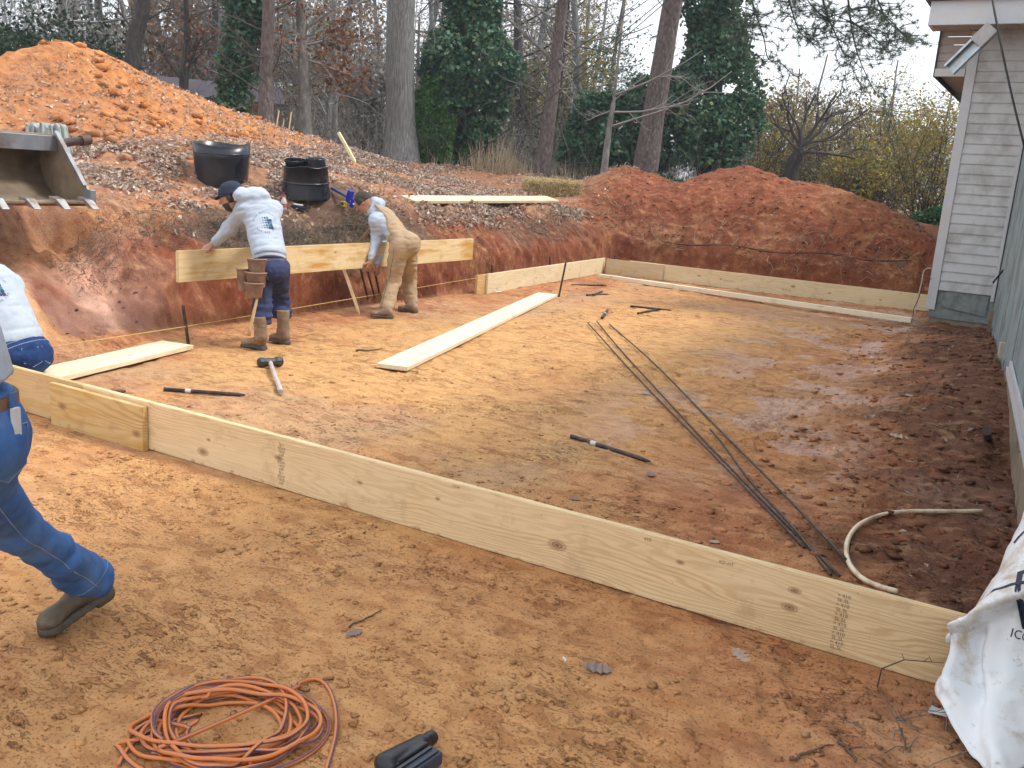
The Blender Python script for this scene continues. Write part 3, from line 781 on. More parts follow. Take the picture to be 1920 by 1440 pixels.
q = [AY(1747, 522, 14.0), AY(1735, 528, 14.0), AY(1729, 540, 14.0), AY(1722, 560, 13.9), AY(1713, 580, 13.9), AY(1711, 600, 13.8)]
cable('wire', q, .007, simple_mat('dark_wire', (.06, .04, .04), .6), 'thin dark wire curling beside the pale wire at the far corner', 'wire')
# ---- house wrap sheet peeled off the wall, with its print
m_wrap, nt, bs = nmat('house_wrap'); g = NT(nt); co = g.coord()
cw = g.mix(g.ramp(g.noise(co, 6, 5, .6), [(.4, 0.0), (.7, .3)]), (.78, .82, .86), (.70, .72, .74))
cw = g.mix(g.ramp(g.noise(co, 7.5, 6, .7), [(.50, 0.0), (.66, .85)]), cw, (.46, .35, .22))
cw = g.mix(g.ramp(g.noise(co, 16, 6, .7), [(.62, 0.0), (.72, .8)]), cw, (.20, .16, .13))
g.put(bs.inputs['Base Color'], cw); bs.inputs['Roughness'].default_value = .55
g.put(bs.inputs['Normal'], g.bump(g.noise(co, 25, 5, .6), .3, .006))
wl = [(1935, 955, 3.95, 0), (1905, 1015, 3.80, 0), (1870, 1075, 3.62, 0), (1835, 1130, 3.43, 0), (1800, 1168, 3.28, 0), (1767, 1193, 3.18, 0), (1785, 1213, 3.22, 1), (1786, 1232, 3.20, 1), (1763, 1288, 3.13, 0),
      (1778, 1320, 3.06, 0), (1795, 1365, 2.98, 0), (1818, 1415, 2.90, 0), (1840, 1450, 2.84, 0), (1860, 1500, 2.76, 0)]
rows = []
nw = 26
for i, (u, v, y, fold) in enumerate(wl):
    L = AY(u, v, y)
    Rt = V3(xw(y) - .03, y - .05 + .02 * i, max(.03, L[2] + .06 + .35 * (1 - i / len(wl))))
    row = []
    for k in range(nw):
        t = k / (nw - 1)
        p = L * (1 - t) + Rt * t
        bul = .05 * math.sin(math.pi * t) + .022 * math.sin(t * 9 + i * .9) * math.exp(-t * 2) * (1 if i > 3 else .3)
        bul += .035 * math.exp(-((t - .16) / .06) ** 2) * (1 if 4 < i < 10 else 0) - .05 * math.exp(-((t - .32) / .07) ** 2) * (1 if 5 < i < 10 else 0)
        bul += .010 * (vnoise3(np.array([[t * 9, i * .8, 3.1]]), 4)[0] - .5)
        row.append(p + V3(-.75, -.55, .35) * bul)
    rows.append(row)
rows = np.array(rows)
def cr_interp(a, n):      # smooth resample along the first axis
    t = np.linspace(0, len(a) - 1, n); i = np.clip(np.floor(t).astype(int), 0, len(a) - 2); f = (t - i)[:, None, None]
    g_ = lambda k: a[np.clip(i + k, 0, len(a) - 1)]
    return .5 * ((2 * g_(0)) + (-g_(-1) + g_(1)) * f + (2 * g_(-1) - 5 * g_(0) + 4 * g_(1) - g_(2)) * f ** 2 + (-g_(-1) + 3 * g_(0) - 3 * g_(1) + g_(2)) * f ** 3)
rows = cr_interp(rows, 70); nr = 70
rv = rows.reshape(-1, 3)
rv = rv + (np.stack([vnoise3(rv * 14, 6), vnoise3(rv * 14 + 9, 7), vnoise3(rv * 14 + 19, 8)], 1) - .5) * .018 + (np.stack([vnoise3(rv * 37, 16), vnoise3(rv * 37 + 9, 17), vnoise3(rv * 37 + 19, 18)], 1) - .5) * .008
rows = rv.reshape(nr, nw, 3)
idx = np.arange(nr * nw).reshape(nr, nw)
wf = np.stack([idx[:-1, :-1], idx[:-1, 1:], idx[1:, 1:], idx[1:, :-1]], -1).reshape(-1, 4)
me = new_mesh('house_wrap', rv, wf, True)
wrap = tag(obj('house_wrap', me, m_wrap), 'dirty white printed house wrap sheet crumpled over the end of the foreground form', 'wrap sheet')
mod = wrap.modifiers.new('thickness', 'SOLIDIFY'); mod.thickness = .0015
from mathutils.bvhtree import BVHTree
wrap_bvh = BVHTree.FromPolygons([tuple(map(float, q)) for q in rv], [tuple(int(i) for i in q) for q in wf])
def wrap_print(txt, u, v, size, ang, name, sx=1.0, bar=None):
    """flat print laid on the sheet around photo pixel (u, v)"""
    ctr = None; d = ray(u, v)
    rel = rv - CAMP; tt = rel @ d; off = np.linalg.norm(rel - tt[:, None] * d, axis=1); ctr = rv[np.argmin(off)]
    j = np.argmin(off); a, b = divmod(j, nw); a = min(max(a, 1), nr - 2); b = min(max(b, 1), nw - 2)
    nrm = unit(np.cross(rows[a + 1, b] - rows[a - 1, b], rows[a, b + 1] - rows[a, b - 1]))
    if np.dot(nrm, CAMP - ctr) < 0: nrm = -nrm
    ctr = CAMP + d * (np.dot(ctr - CAMP, nrm) / np.dot(d, nrm))
    rt = unit(CAMR[:, 0] - nrm * np.dot(nrm, CAMR[:, 0])); up2 = np.cross(nrm, rt)
    ca, sa = math.cos(ang), math.sin(ang)
    ex = rt * ca + up2 * sa; ey = -rt * sa + up2 * ca
    vv, ff = mesh_arrays(text_mesh(txt, size)) if bar is None else (np.array([(-bar[0] / 2, -bar[1] / 2, 0), (bar[0] / 2, -bar[1] / 2, 0), (bar[0] / 2, bar[1] / 2, 0), (-bar[0] / 2, bar[1] / 2, 0)]), [(0, 1, 2, 3)])
    if bar is not None:
        k = 12; vv = np.array([(-bar[0] / 2 + bar[0] * i / k, s_ * bar[1] / 2, 0) for s_ in (-1, 1) for i in range(k + 1)]); ff = [(i, i + 1, i + k + 2, i + k + 1) for i in range(k)]
    pts = ctr + vv[:, :1] * sx * ex + vv[:, 1:2] * ey
    bm = bmesh.new(); bv_ = [bm.verts.new(tuple(map(float, p))) for p in pts]
    for q in ff:
        try: bm.faces.new([bv_[i] for i in q])
        except ValueError: pass
    bmesh.ops.triangulate(bm, faces=bm.faces)
    for _ in range(2): bmesh.ops.subdivide_edges(bm, edges=bm.edges[:], cuts=1, use_grid_fill=True)
    for vtx in bm.verts:                            # drop every point onto the sheet
        hit = wrap_bvh.ray_cast(vtx.co + Vector(nrm) * .5, -Vector(nrm))
        if hit[0] is not None: vtx.co = hit[0] + Vector(nrm) * .0035
    me_ = bpy.data.meshes.new(name); bm.to_mesh(me_); bm.free(); return obj(name, me_, m_ink2, wrap)
m_ink2 = simple_mat('navy_print', (.012, .016, .045), .6, .2, 40, 0)
wrap_print('V', 1886, 1052, .21, -.50, 'print', .9)
wrap_print('E', 1924, 1096, .21, -.50, 'print', .9)
wrap_print('', 1893, 1098, 0, -.62, 'print', bar=(.20, .016)); wrap_print('', 1917, 1003, 0, -.55, 'print', bar=(.08, .016))
wrap_print('ICC', 1912, 1192, .042, -.35, 'print', .8)

# ================================================================== TOOLS AND STEEL
m_steel = simple_mat('black_form_pin_steel', (.035, .035, .042), .5, .35, 30, .2, .003, metal=.4, dirt=(.16, .08, .05))
m_rebar = simple_mat('dark_rebar_steel', (.075, .065, .062), .55, .3, 60, .3, .003, metal=.5, dirt=(.17, .09, .06))
def lying_pin(p, q, r, label, paper=None, taper=True):
    """round steel form stake lying on the floor: shaft, pointed tip, optional paper label"""
    p = np.asarray(p, float); q = np.asarray(q, float)
    p[2] = max(p[2], gz1(p[0], p[1]) + r * 1.05); q[2] = max(q[2], gz1(q[0], q[1]) + r * 1.05)
    d = q - p; mb = MB()
    if taper: mb.tube([p, p + d * .02, p + d * .9, p + d], [r * 1.15, r, r, r * .35], 10)
    else: mb.tube([p, q], r, 10)
    o = tag(mb.build('form_pin', m_steel, smooth=False), label, 'steel stake')
    for t in np.linspace(.12, .82, 9):                # nail holes down the shaft
        pass
    if paper is not None:
        mb = MB(); mb.tube([p + d * (paper - .035), p + d * (paper + .035)], r * 1.12, 10, cap=False); mb.build('paper_label', m_paper, o)
    return o
lying_pin(GZ(1071, 820, .015), GZ(1219, 866, .015), .014, 'black steel pin with a paper label lying nearest the foreground form', .30)
lying_pin(GZ(308, 731, .015), GZ(460, 743, .015), .014, 'black steel pin with a paper label lying beside the sledgehammer', .3)
lying_pin(GZ(183, 737, .015), GZ(236, 734, .015), .015, 'black steel pin half hidden behind the short splice board')
lying_pin(GZ(1072, 534, .015), GZ(1138, 537, .015), .014, 'steel pin lying nearest the far corner of the forms')
lying_pin(GZ(1100, 554, .015), GZ(1141, 552, .015), .014, 'lower of two steel pins crossing near the leaning rod')
lying_pin(GZ(1112, 553, .04), GZ(1130, 547, .015), .014, 'upper of two steel pins crossing near the leaning rod')
lying_pin(GZ(1182, 574, .015), GZ(1259, 582, .015), .014, 'longer steel pin of the pair above the rebar ends')
lying_pin(GZ(1196, 589, .015), GZ(1238, 579, .015), .014, 'shorter slanting steel pin of the pair above the rebar ends')
lying_pin(GZ(1129, 596, .015), GZ(1139, 583, .015), .018, 'short stub of pipe lying just above the rebar ends', .5, False)
# pins driven upright
def rod(a, b, r, label, name='steel_rod', holes=0):
    mb = MB(); mb.tube([a, b], r, 9); o = tag(mb.build(name, m_steel), label, 'steel stake')
    return o
rod(AX(343, 572, -6.46), GZ(355, 657, -.02), .015, 'black steel stake driven upright beside the wide left plank')
rod(AX(1061, 492, -6.02), GZ(1047, 560, -.02), .014, 'black rod leaning upright at the far end of the middle plank')
rod(AX(922, 496, -7.02), AX(922, 525, -7.02), .014, 'dark pin standing behind the near end of the left side form')
rod(AX(1031, 480, -7.18), AX(1031, 505, -7.18), .014, 'dark pin standing behind the middle of the left side form')
rod(AX(1127, 476, -7.34), AX(1127, 492, -7.34), .012, 'left of two pins behind the far corner of the forms')
rod(AX(1152, 478, -7.05), AX(1152, 490, -7.05), .012, 'right of two pins behind the far corner of the forms')
for i, (u0, v0, u1, v1, lb) in enumerate([(676, 505, 690, 560, 'leftmost of three dark rods under the bent worker\'s hands'), (689, 507, 703, 558, 'middle of three dark rods under the bent worker\'s hands'), (703, 510, 712, 552, 'rightmost of three dark rods under the bent worker\'s hands')]):
    rod(AX(u0, v0, -6.86), AX(u1, v1, -7.02), .013, lb)
# long reinforcing bars
def rebar(p, q, label, bow, seed):
    rs = random.Random(seed); n = 40; pts = []
    p = np.asarray(p, float); q = np.asarray(q, float); s_ = np.cross(unit(q - p), (0, 0, 1))
    for i in range(n + 1):
        t = i / n; c = p + (q - p) * t + s_ * (bow * math.sin(math.pi * t) + .004 * math.sin(t * 9 + seed))
        z = .022 + .012 * math.sin(t * 5 + seed) ** 2; pts.append(V3(c[0], c[1], z))
    mb = MB(); mb.tube(pts, .0070, 7)
    L = np.linalg.norm(q - p)
    o = tag(mb.build('rebar', m_rebar, smooth=True), label, 'rebar')
    # deformation ribs
    mb = MB(); k = int(L / .09)
    for i in range(k):
        t = (i + .5) / k * n; j = min(int(t), n - 1); c = pts[j] + (pts[j + 1] - pts[j]) * (t - j); d = unit(pts[j + 1] - pts[j]) * .004
        mb.tube([c - d, c + d], .0086, 6)
    mb.build('rib', m_rebar, o)['kind'] = 'stuff'
    return o
rebar(GZ(1102, 610), GZ(1506, 1034), 'leftmost long rebar on the pit floor', .03, 1)
rebar(GZ(1119, 607), GZ(1571, 1090), 'middle long rebar reaching nearest the foreground form', .05, 2)
rebar(GZ(1142, 611), GZ(1583, 1061), 'rightmost long rebar on the pit floor', -.05, 3)
rebar(GZ(1330, 812), GZ(1557, 1086), 'shorter rebar tucked against the middle long one', .01, 4)
# string line
mb = MB(); s0, s1, s2 = AX(20, 662, -6.62), AX(349, 612, -6.47), AX(905, 519, -6.97)
mb.tube([s0, s1, s2], .0035, 5)
tag(mb.build('string_line', simple_mat('yellow_string', (.62, .42, .14), .8)), 'taut yellow builder string running along the left side of the pit', 'string')
# sledgehammer
sl = tag(empty('sledgehammer', GZ(512, 680)), 'sledgehammer with black head and pale handle lying on the floor', 'hammer')
hd0, hd1 = GZ(490, 680, .055), GZ(523, 678, .055)
hc = (hd0 + hd1) / 2; ht = GZ(527, 735, .03)
Rh = frame(hd1 - hd0); hl = .105
mb = MB(); w_ = .036
secs = [(-hl, .030), (-hl + .018, .040), (-hl + .05, .040), (-.035, .033), (.035, .033), (hl - .05, .040), (hl - .018, .040), (hl, .030)]
v = []; f = []
for i, (x, r) in enumerate(secs):
    for k in range(8):
        a = math.pi / 8 + k * math.pi / 4; v.append((x, r * math.cos(a) * 1.08, r * math.sin(a) * 1.08))
for i in range(len(secs) - 1):
    for k in range(8): f.append((i * 8 + k, i * 8 + (k + 1) % 8, i * 8 + 8 + (k + 1) % 8, i * 8 + 8 + k))
f += [tuple(range(7, -1, -1)), tuple((len(secs) - 1) * 8 + k for k in range(8))]
loc0 = GZ(512, 680)
mb.add(np.array(v) @ Rh.T + hc - loc0, f); mb.build('head', simple_mat('forged_black_steel', (.05, .055, .065), .45, .3, 30, .2, metal=.5, dirt=(.14, .11, .09)), sl, bevel=.003)
d = unit(ht - hc); L = np.linalg.norm(ht - hc)
mb = MB(); mb.tube([hc - loc0 - d * .05, hc - loc0 + d * .1, hc - loc0 + d * L * .5, hc - loc0 + d * L * .9, hc - loc0 + d * L], [.019, .018, .0165, .020, .021], 12)
mb.build('handle', simple_mat('pale_worn_handle', (.52, .46, .42), .7, .2, 25, .15, dirt=(.30, .22, .17)), sl, smooth=False)
# cream plastic pipe curving out of the soil
pp = [GZ(u, v, .03) for u, v in [(1842, 963), (1800, 964), (1755, 963), (1705, 963), (1665, 967), (1632, 976), (1606, 990), (1591, 1010), (1587, 1032), (1592, 1053), (1604, 1072), (1622, 1090), (1648, 1105), (1682, 1117)]]
pp = cr_interp(np.array(pp)[:, None, :], 60)[:, 0]
pz = gzi(pp[:, 0], pp[:, 1]) + .016; kk = np.hanning(25); kk /= kk.sum(); pp[:, 2] = np.convolve(np.pad(pz, 12, mode='edge'), kk, 'valid') + .004
mb = MB(); mb.tube(list(pp), .0125, 10)
tag(mb.build('pipe', simple_mat('cream_plastic_pipe', (.76, .64, .46), .5, .1, 16, .1, .002, dirt=(.30, .12, .06)), smooth=True), 'cream plastic pipe curving over the dirt near the house wall', 'pipe')
# orange extension cord coiled in the foreground
m_cord, nt, bs = nmat('orange_cord'); g = NT(nt)
c = g.mix(g.ramp(g.noise(g.coord(), 30, 4), [(.35, 0.0), (.7, .45)]), (.66, .20, .05), (.50, .21, .10))
g.put(bs.inputs['Base Color'], c); bs.inputs['Roughness'].default_value = .5
m_cordp = simple_mat('purple_cord_stripe', (.11, .075, .125), .55, .2, 25, .05)
rs = np.random.default_rng(5)
cc0 = GZ(437, 1368)
e1 = unit(GZ(620, 1375) - GZ(250, 1375)); e2 = np.cross((0, 0, 1), e1)
pts = []
NT_ = 11.4; npt = 640
for i in range(npt):
    t = i / (npt - 1); a = t * NT_ * 2 * math.pi + 2.6
    rx = .235 + .05 * math.sin(t * 23) + .03 * math.sin(t * 57 + 1); ry = .195 + .045 * math.sin(t * 17 + 2) + .025 * math.sin(t * 43)
    cx = .035 * math.sin(t * 31 + .5); cy = .035 * math.cos(t * 27)
    if .30 < t < .36 or .62 < t < .70: rx *= .62; ry *= .6
    pts.append(cc0 + e1 * (cx + rx * math.cos(a)) + e2 * (cy + ry * math.sin(a)))
tail0 = [GZ(222, 1436), GZ(240, 1405), GZ(275, 1376), GZ(320, 1356), GZ(380, 1345)]
tailN = [GZ(540, 1310), GZ(560, 1290), GZ(590, 1279), GZ(612, 1290), GZ(626, 1320), GZ(631, 1360), GZ(626, 1400), GZ(612, 1450), GZ(600, 1500)]
allp = np.array(tail0 + pts[10:-10] + tailN)
allp = cr_interp(allp[:, None, :], 1500)[:, 0]
# stack the turns: every crossing rides over what lies below
zc = gzi(allp[:, 0], allp[:, 1]) + .0075
cell = {}
for i in range(len(allp)):
    key = (int(allp[i, 0] / .012), int(allp[i, 1] / .012)); mz = zc[i]
    for a in (-1, 0, 1):
        for b in (-1, 0, 1):
            for (j, zj) in cell.get((key[0] + a, key[1] + b), []):
                if i - j > 14: mz = max(mz, zj + .0105)
    zc[i] = min(mz, gzi(allp[i, 0], allp[i, 1])[0] + .052); cell.setdefault(key, []).append((i, zc[i]))
k5 = np.hanning(15); k5 /= k5.sum(); zc = np.convolve(np.pad(zc, 7, mode='edge'), k5, 'valid')
allp[:, 2] = zc
cord = tag(empty('extension_cord', allp[0]), 'tangled orange extension cord with purple stripe coiled on the near ground', 'cord')
mb = MB(); mb.tube([p - allp[0] for p in allp], .0062, 8); mb.build('cord', m_cord, cord, smooth=True)
mb = MB(); off = []                                 # the stripe winds slowly round the cable
tw = np.linspace(0, 34, len(allp))
for i in range(len(allp)):
    d = unit(allp[min(i + 1, len(allp) - 1)] - allp[max(i - 1, 0)]); a = unit(np.cross(d, (0, 0, 1))); b = np.cross(a, d)
    off.append(allp[i] - allp[0] + (a * math.cos(tw[i]) + b * math.sin(tw[i])) * .0027)
mb.tube(off, .0043, 6); mb.build('stripe', m_cordp, cord, smooth=True)
# ================================================================== THINGS ON THE BANK
m_blk = simple_mat('black_plastic', (.010, .013, .020), .30, .4, 5, .06, .006, dirt=(.035, .04, .05))
def sink(x, y, d=.03): return V3(x, y, gz1(x, y) - d)
drum1 = tag(empty('drum', sink(*AD(417, 345, 12.8)[:2], .06)), 'large black plastic tub with wavy cut rim on the leafy bank', 'tub')
mb = MB()
wob = lambda i, a: (.018 * math.sin(a * 2 + .4) + .012 * math.sin(a * 3)) if i in (3, 4, 5) else 0
mb.lathe([(.335, 0), (.355, .12), (.378, .38), (.392, .57), (.380, .565), (.366, .38), (.325, .02), (.0, .02)], 48, wob=wob)
mb.build('tub_shell', m_blk, drum1, smooth=True)
mb = MB(); mb.lathe([(.378, .435), (.388, .44), (.389, .45), (.379, .457)], 48); mb.build('seam_ridge', m_blk, drum1, smooth=True)
drum2 = tag(empty('drum', sink(*AD(574, 372, 12.4)[:2], .06)), 'smaller black plastic tub holding two nursery pots on the bank edge', 'tub')
mb = MB(); wob2 = lambda i, a: .03 * math.sin(a + 2.2) + .012 * math.sin(a * 5) if i in (3, 4, 5, 6, 7) else 0
mb.lathe([(.335, 0), (.325, .1), (.315, .22), (.300, .40), (.312, .402), (.313, .416), (.288, .416), (.284, .39), (.295, .2), (.30, .03), (0, .03)], 44, wob=wob2)
mb.build('tub_shell', m_blk, drum2, smooth=True)
mb = MB(); mb.lathe([(.318, .20), (.327, .205), (.326, .22), (.316, .225)], 44); mb.build('seam_ridge', m_blk, drum2, smooth=True)
d2 = np.array(drum2.location)
tl = CAMR[:, 0]; 
for dr_, an_ in ((drum1, .07), (drum2, .10)):
    dr_.scale = (.93, .93, .93); dr_.rotation_mode = 'QUATERNION'
    from mathutils import Quaternion
    dr_.rotation_quaternion = Quaternion(Vector((tl[0], tl[1], 0)), an_)
def pot(c, r, h, label, flip=False, tilt=0):
    t = tag(empty('nursery_pot', c), label, 'pot')
    mb = MB()
    if not flip: mb.lathe([(r * .8, 0), (r, h), (r * 1.06, h), (r * 1.06, h - .025), (r * .97, h - .012), (r * .78, .02), (0, .02)], 28)
    else: mb.lathe([(r * 1.05, 0), (r * 1.05, .03), (r, .03), (r * .84, h), (r * .8, h + .006), (r * .66, h - .012), (0, h - .012)], 28)
    mb.build('pot_wall', m_blk, t, smooth=False)
    if not flip:
        mb = MB(); mb.lathe([(r * .95, h - .05), (r * .6, h - .035), (.0, h - .03)], 20); mb.build('potting_soil', simple_mat('potting_soil', (.045, .04, .036), .95, .6, 60, 1.0, .02, dirt=(.3, .28, .26)), t)
    else:
        for k in range(6):
            a = k * math.pi / 3; mb = MB(); mb.box((.02, -.007, h - .013), (r * .74, .007, h + .004), [[math.cos(a), -math.sin(a), 0], [math.sin(a), math.cos(a), 0], [0, 0, 1]]); mb.build('drain_rib', m_blk, t)
    from mathutils import Quaternion
    t.rotation_mode = 'QUATERNION'; t.rotation_quaternion = Quaternion(Vector((CAMR[0, 0], CAMR[1, 0], 0)), .16 + tilt * .5); return t
rgt = CAMR[:, 0].copy(); rgt[2] = 0; rgt = unit(rgt)
pot(d2 + V3(.03, -.03, .215) - rgt * .135, .135, .255, 'black nursery pot with soil inside the smaller tub', tilt=.05)
pot(d2 + V3(.03, -.03, .20) + rgt * .12, .145, .30, 'upturned black nursery pot inside the smaller tub', True, -.05)
# oddments by the tubs
def AZg(u, v, x):                                    # put a thing on the ground seen at a pixel
    lo, hi = 6.0, 30.0
    for _ in range(60):
        m_ = (lo + hi) / 2; p = AD(u, v, m_)
        if p[2] > gzi(p[0], p[1])[0]: lo = m_
        else: hi = m_
    return AD(u, v, (lo + hi) / 2)
b0 = AZg(532, 393, 0)
bt = tag(empty('bottle', b0 - V3(0, 0, .01)), 'small clear drink bottle with red cap on the root mat', 'bottle')
mb = MB(); mb.lathe([(0, 0), (.034, 0), (.036, .02), (.036, .10), (.030, .13), (.015, .16), (.014, .175), (0, .175)], 14); mb.build('bottle_body', simple_mat('cloudy_clear_plastic', (.55, .50, .48), .25, .2, 20, .05), bt, smooth=True)
mb = MB(); mb.lathe([(.017, .168), (.017, .195), (.0, .197)], 12); mb.build('cap', simple_mat('red_cap', (.5, .06, .05), .5), bt)
mb = MB(); mb.lathe([(.0366, .035), (.0366, .085)], 14); mb.build('wrapper', simple_mat('red_wrapper', (.42, .12, .10), .6), bt)
b1 = AZg(560, 392, 0)
ph = tag(empty('tool_case', b1), 'small black and white plastic case lying beside the bottle', 'case')
mb = MB(); mb.box((-.09, -.05, 0), (.09, .05, .05)); mb.build('case_body', m_blk, ph, bevel=.012)
mb = MB(); mb.box((-.07, -.035, .051), (.05, .03, .062)); mb.build('white_lid', m_paper, ph, bevel=.004); ph.rotation_euler = (.1, .1, .5)
b2 = AZg(644, 388, 0)
tp = tag(empty('tape_measure', b2), 'yellow tape measure on the bank left of the bent worker', 'tape measure')
mb = MB(); mb.box((-.04, -.022, 0), (.04, .022, .075)); mb.build('case_body', simple_mat('yellow_plastic', (.72, .55, .03), .4), tp, bevel=.014, seg=3)
mb = MB(); mb.lathe([(.0, 0), (.022, 0), (.022, .003), (0, .003)], 14, (0, 0, 0)); o = mb.build('emblem', m_blk, tp); o.rotation_euler = (math.pi / 2, 0, 0); o.location = (0, -.022, .04)
# blue bar clamp lying from the tub towards the bent worker
bc = tag(empty('bar_clamp', AZg(622, 360, 0)), 'blue bar clamp lying between the smaller tub and the bent worker', 'clamp')
q0 = np.array(bc.location); q1 = AD(655, 374, np.linalg.norm(q0 - CAMP) - .25) + V3(0, 0, .02); q0 = q0 + V3(0, 0, .05)
m_blue = simple_mat('blue_paint', (.02, .03, .38), .4, .2, 20, .05); loc = np.array(bc.location)
mb = MB(); mb.tube([q0 - loc, q1 - loc], .022, 8); mb.build('bar', simple_mat('slate_blue_bar', (.06, .07, .20), .5), bc)
Rb = frame(q1 - q0); 
mb = MB(); mb.box((-.03, -.035, -.06), (.035, .035, .10), Rb, q1 - loc); mb.build('jaw', m_blue, bc, bevel=.008)
mb = MB(); mb.box((.055, -.025, -.10), (.095, .025, .02), Rb, q1 - loc); mb.build('handle', m_blue, bc, bevel=.008)
mb = MB(); mb.tube([q1 - loc + Rb @ V3(.02, 0, -.03), q1 - loc + Rb @ V3(.11, 0, -.05)], .012, 8); mb.build('screw', m_paper, bc)
# straw bale
bl = AZg(1036, 374, 0)
bale = tag(empty('straw_bale', bl + V3(-.3, .5, 0)), 'straw bale sitting on the leaf covered ground at the far bank', 'bale')
bv = []; bf = []; bcol = []
rs = np.random.default_rng(3); LB, WB, HB = 1.15, .5, .36
mb = MB(); mb.box((-LB / 2 + .02, -WB / 2 + .02, 0), (LB / 2 - .02, WB / 2 - .02, HB - .02)); core = mb.build('bale_core', simple_mat('straw_core', (.34, .25, .12), .9, .4, 60, .8, .02), bale, bevel=.05)
for i in range(2600):
    face = rs.integers(0, 3); p = np.array([rs.uniform(-LB / 2, LB / 2), rs.uniform(-WB / 2, WB / 2), rs.uniform(0, HB)])
    if face == 0: p[2] = HB + rs.uniform(-.03, .03)
    elif face == 1: p[1] = -WB / 2 + rs.uniform(-.03, .02)
    else: p[0] = (LB / 2) * rs.choice((-1, 1)) + rs.uniform(-.02, .02)
    d = unit(np.array([rs.normal(0, .5), rs.normal(0, .6), rs.normal(0, 1.0 if face != 0 else .35)])) * rs.uniform(.06, .16); s_ = unit(np.cross(d, rs.normal(size=3))) * .004
    b = len(bv); bv += [p - d / 2 - s_, p - d / 2 + s_, p + d / 2 + s_, p + d / 2 - s_]; bf.append((b, b + 1, b + 2, b + 3))
    k = rs.uniform(.6, 1.15); bcol += [(.78 * k, .62 * k, .34 * k)] * 4
me = new_mesh('straw', np.array(bv), np.array(bf)); add_color(me, 'col', np.array(bcol))
m_leafy = leaf_mat('dry_leaf')
o = obj('straw', me, m_leafy, bale); o['kind'] = 'stuff'
bale.rotation_euler = (0, 0, .55)
for dy in (-.12, .12):
    mb = MB(); y0 = dy; k = .02
    mb.tube([V3(-LB / 2 - k, y0, .02), V3(-LB / 2 - k, y0, HB + k), V3(LB / 2 + k, y0, HB + k), V3(LB / 2 + k, y0, .02)], .005, 5); mb.build('twine', simple_mat('orange_twine', (.4, .2, .06), .8), bale)

# ================================================================== IMPLICIT SURFACES (bodies, clothes, stump, tools)
def cap(p, a, b, ra, rb, flat=None, k=1.0):
    """tapered capsule; flat = direction in which it is thinned by factor k"""
    a = np.asarray(a, float); b = np.asarray(b, float); ab = b - a
    t = np.clip(((p - a) @ ab) / (ab @ ab + 1e-12), 0, 1)
    q = p - a - t[:, None] * ab
    if flat is not None:
        n = unit(flat); s = q @ n; q = q + np.outer(s * (k - 1), n)
    return np.sqrt((q * q).sum(1)) - (ra + (rb - ra) * t)
def ell(p, c, r, R=None):
    q = p - np.asarray(c, float)
    if R is not None: q = q @ R
    r = np.asarray(r, float); k0 = np.sqrt(((q / r) ** 2).sum(1)); k1 = np.sqrt(((q / (r * r)) ** 2).sum(1)) + 1e-9
    return k0 * (k0 - 1) / k1
def smin(a, b, k):
    h = np.clip(.5 + .5 * (b - a) / k, 0, 1); return b * (1 - h) + a * h - k * h * (1 - h)
def smax(a, b, k): return -smin(-a, -b, k)
def plane(p, o, n): return (p - np.asarray(o, float)) @ unit(n)      # positive beyond
def sbox(p, c, R, half, r=.0):
    q = np.abs((p - np.asarray(c, float)) @ R) - (np.asarray(half, float) - r)
    return np.sqrt((np.maximum(q, 0) ** 2).sum(1)) + np.minimum(q.max(1), 0) - r
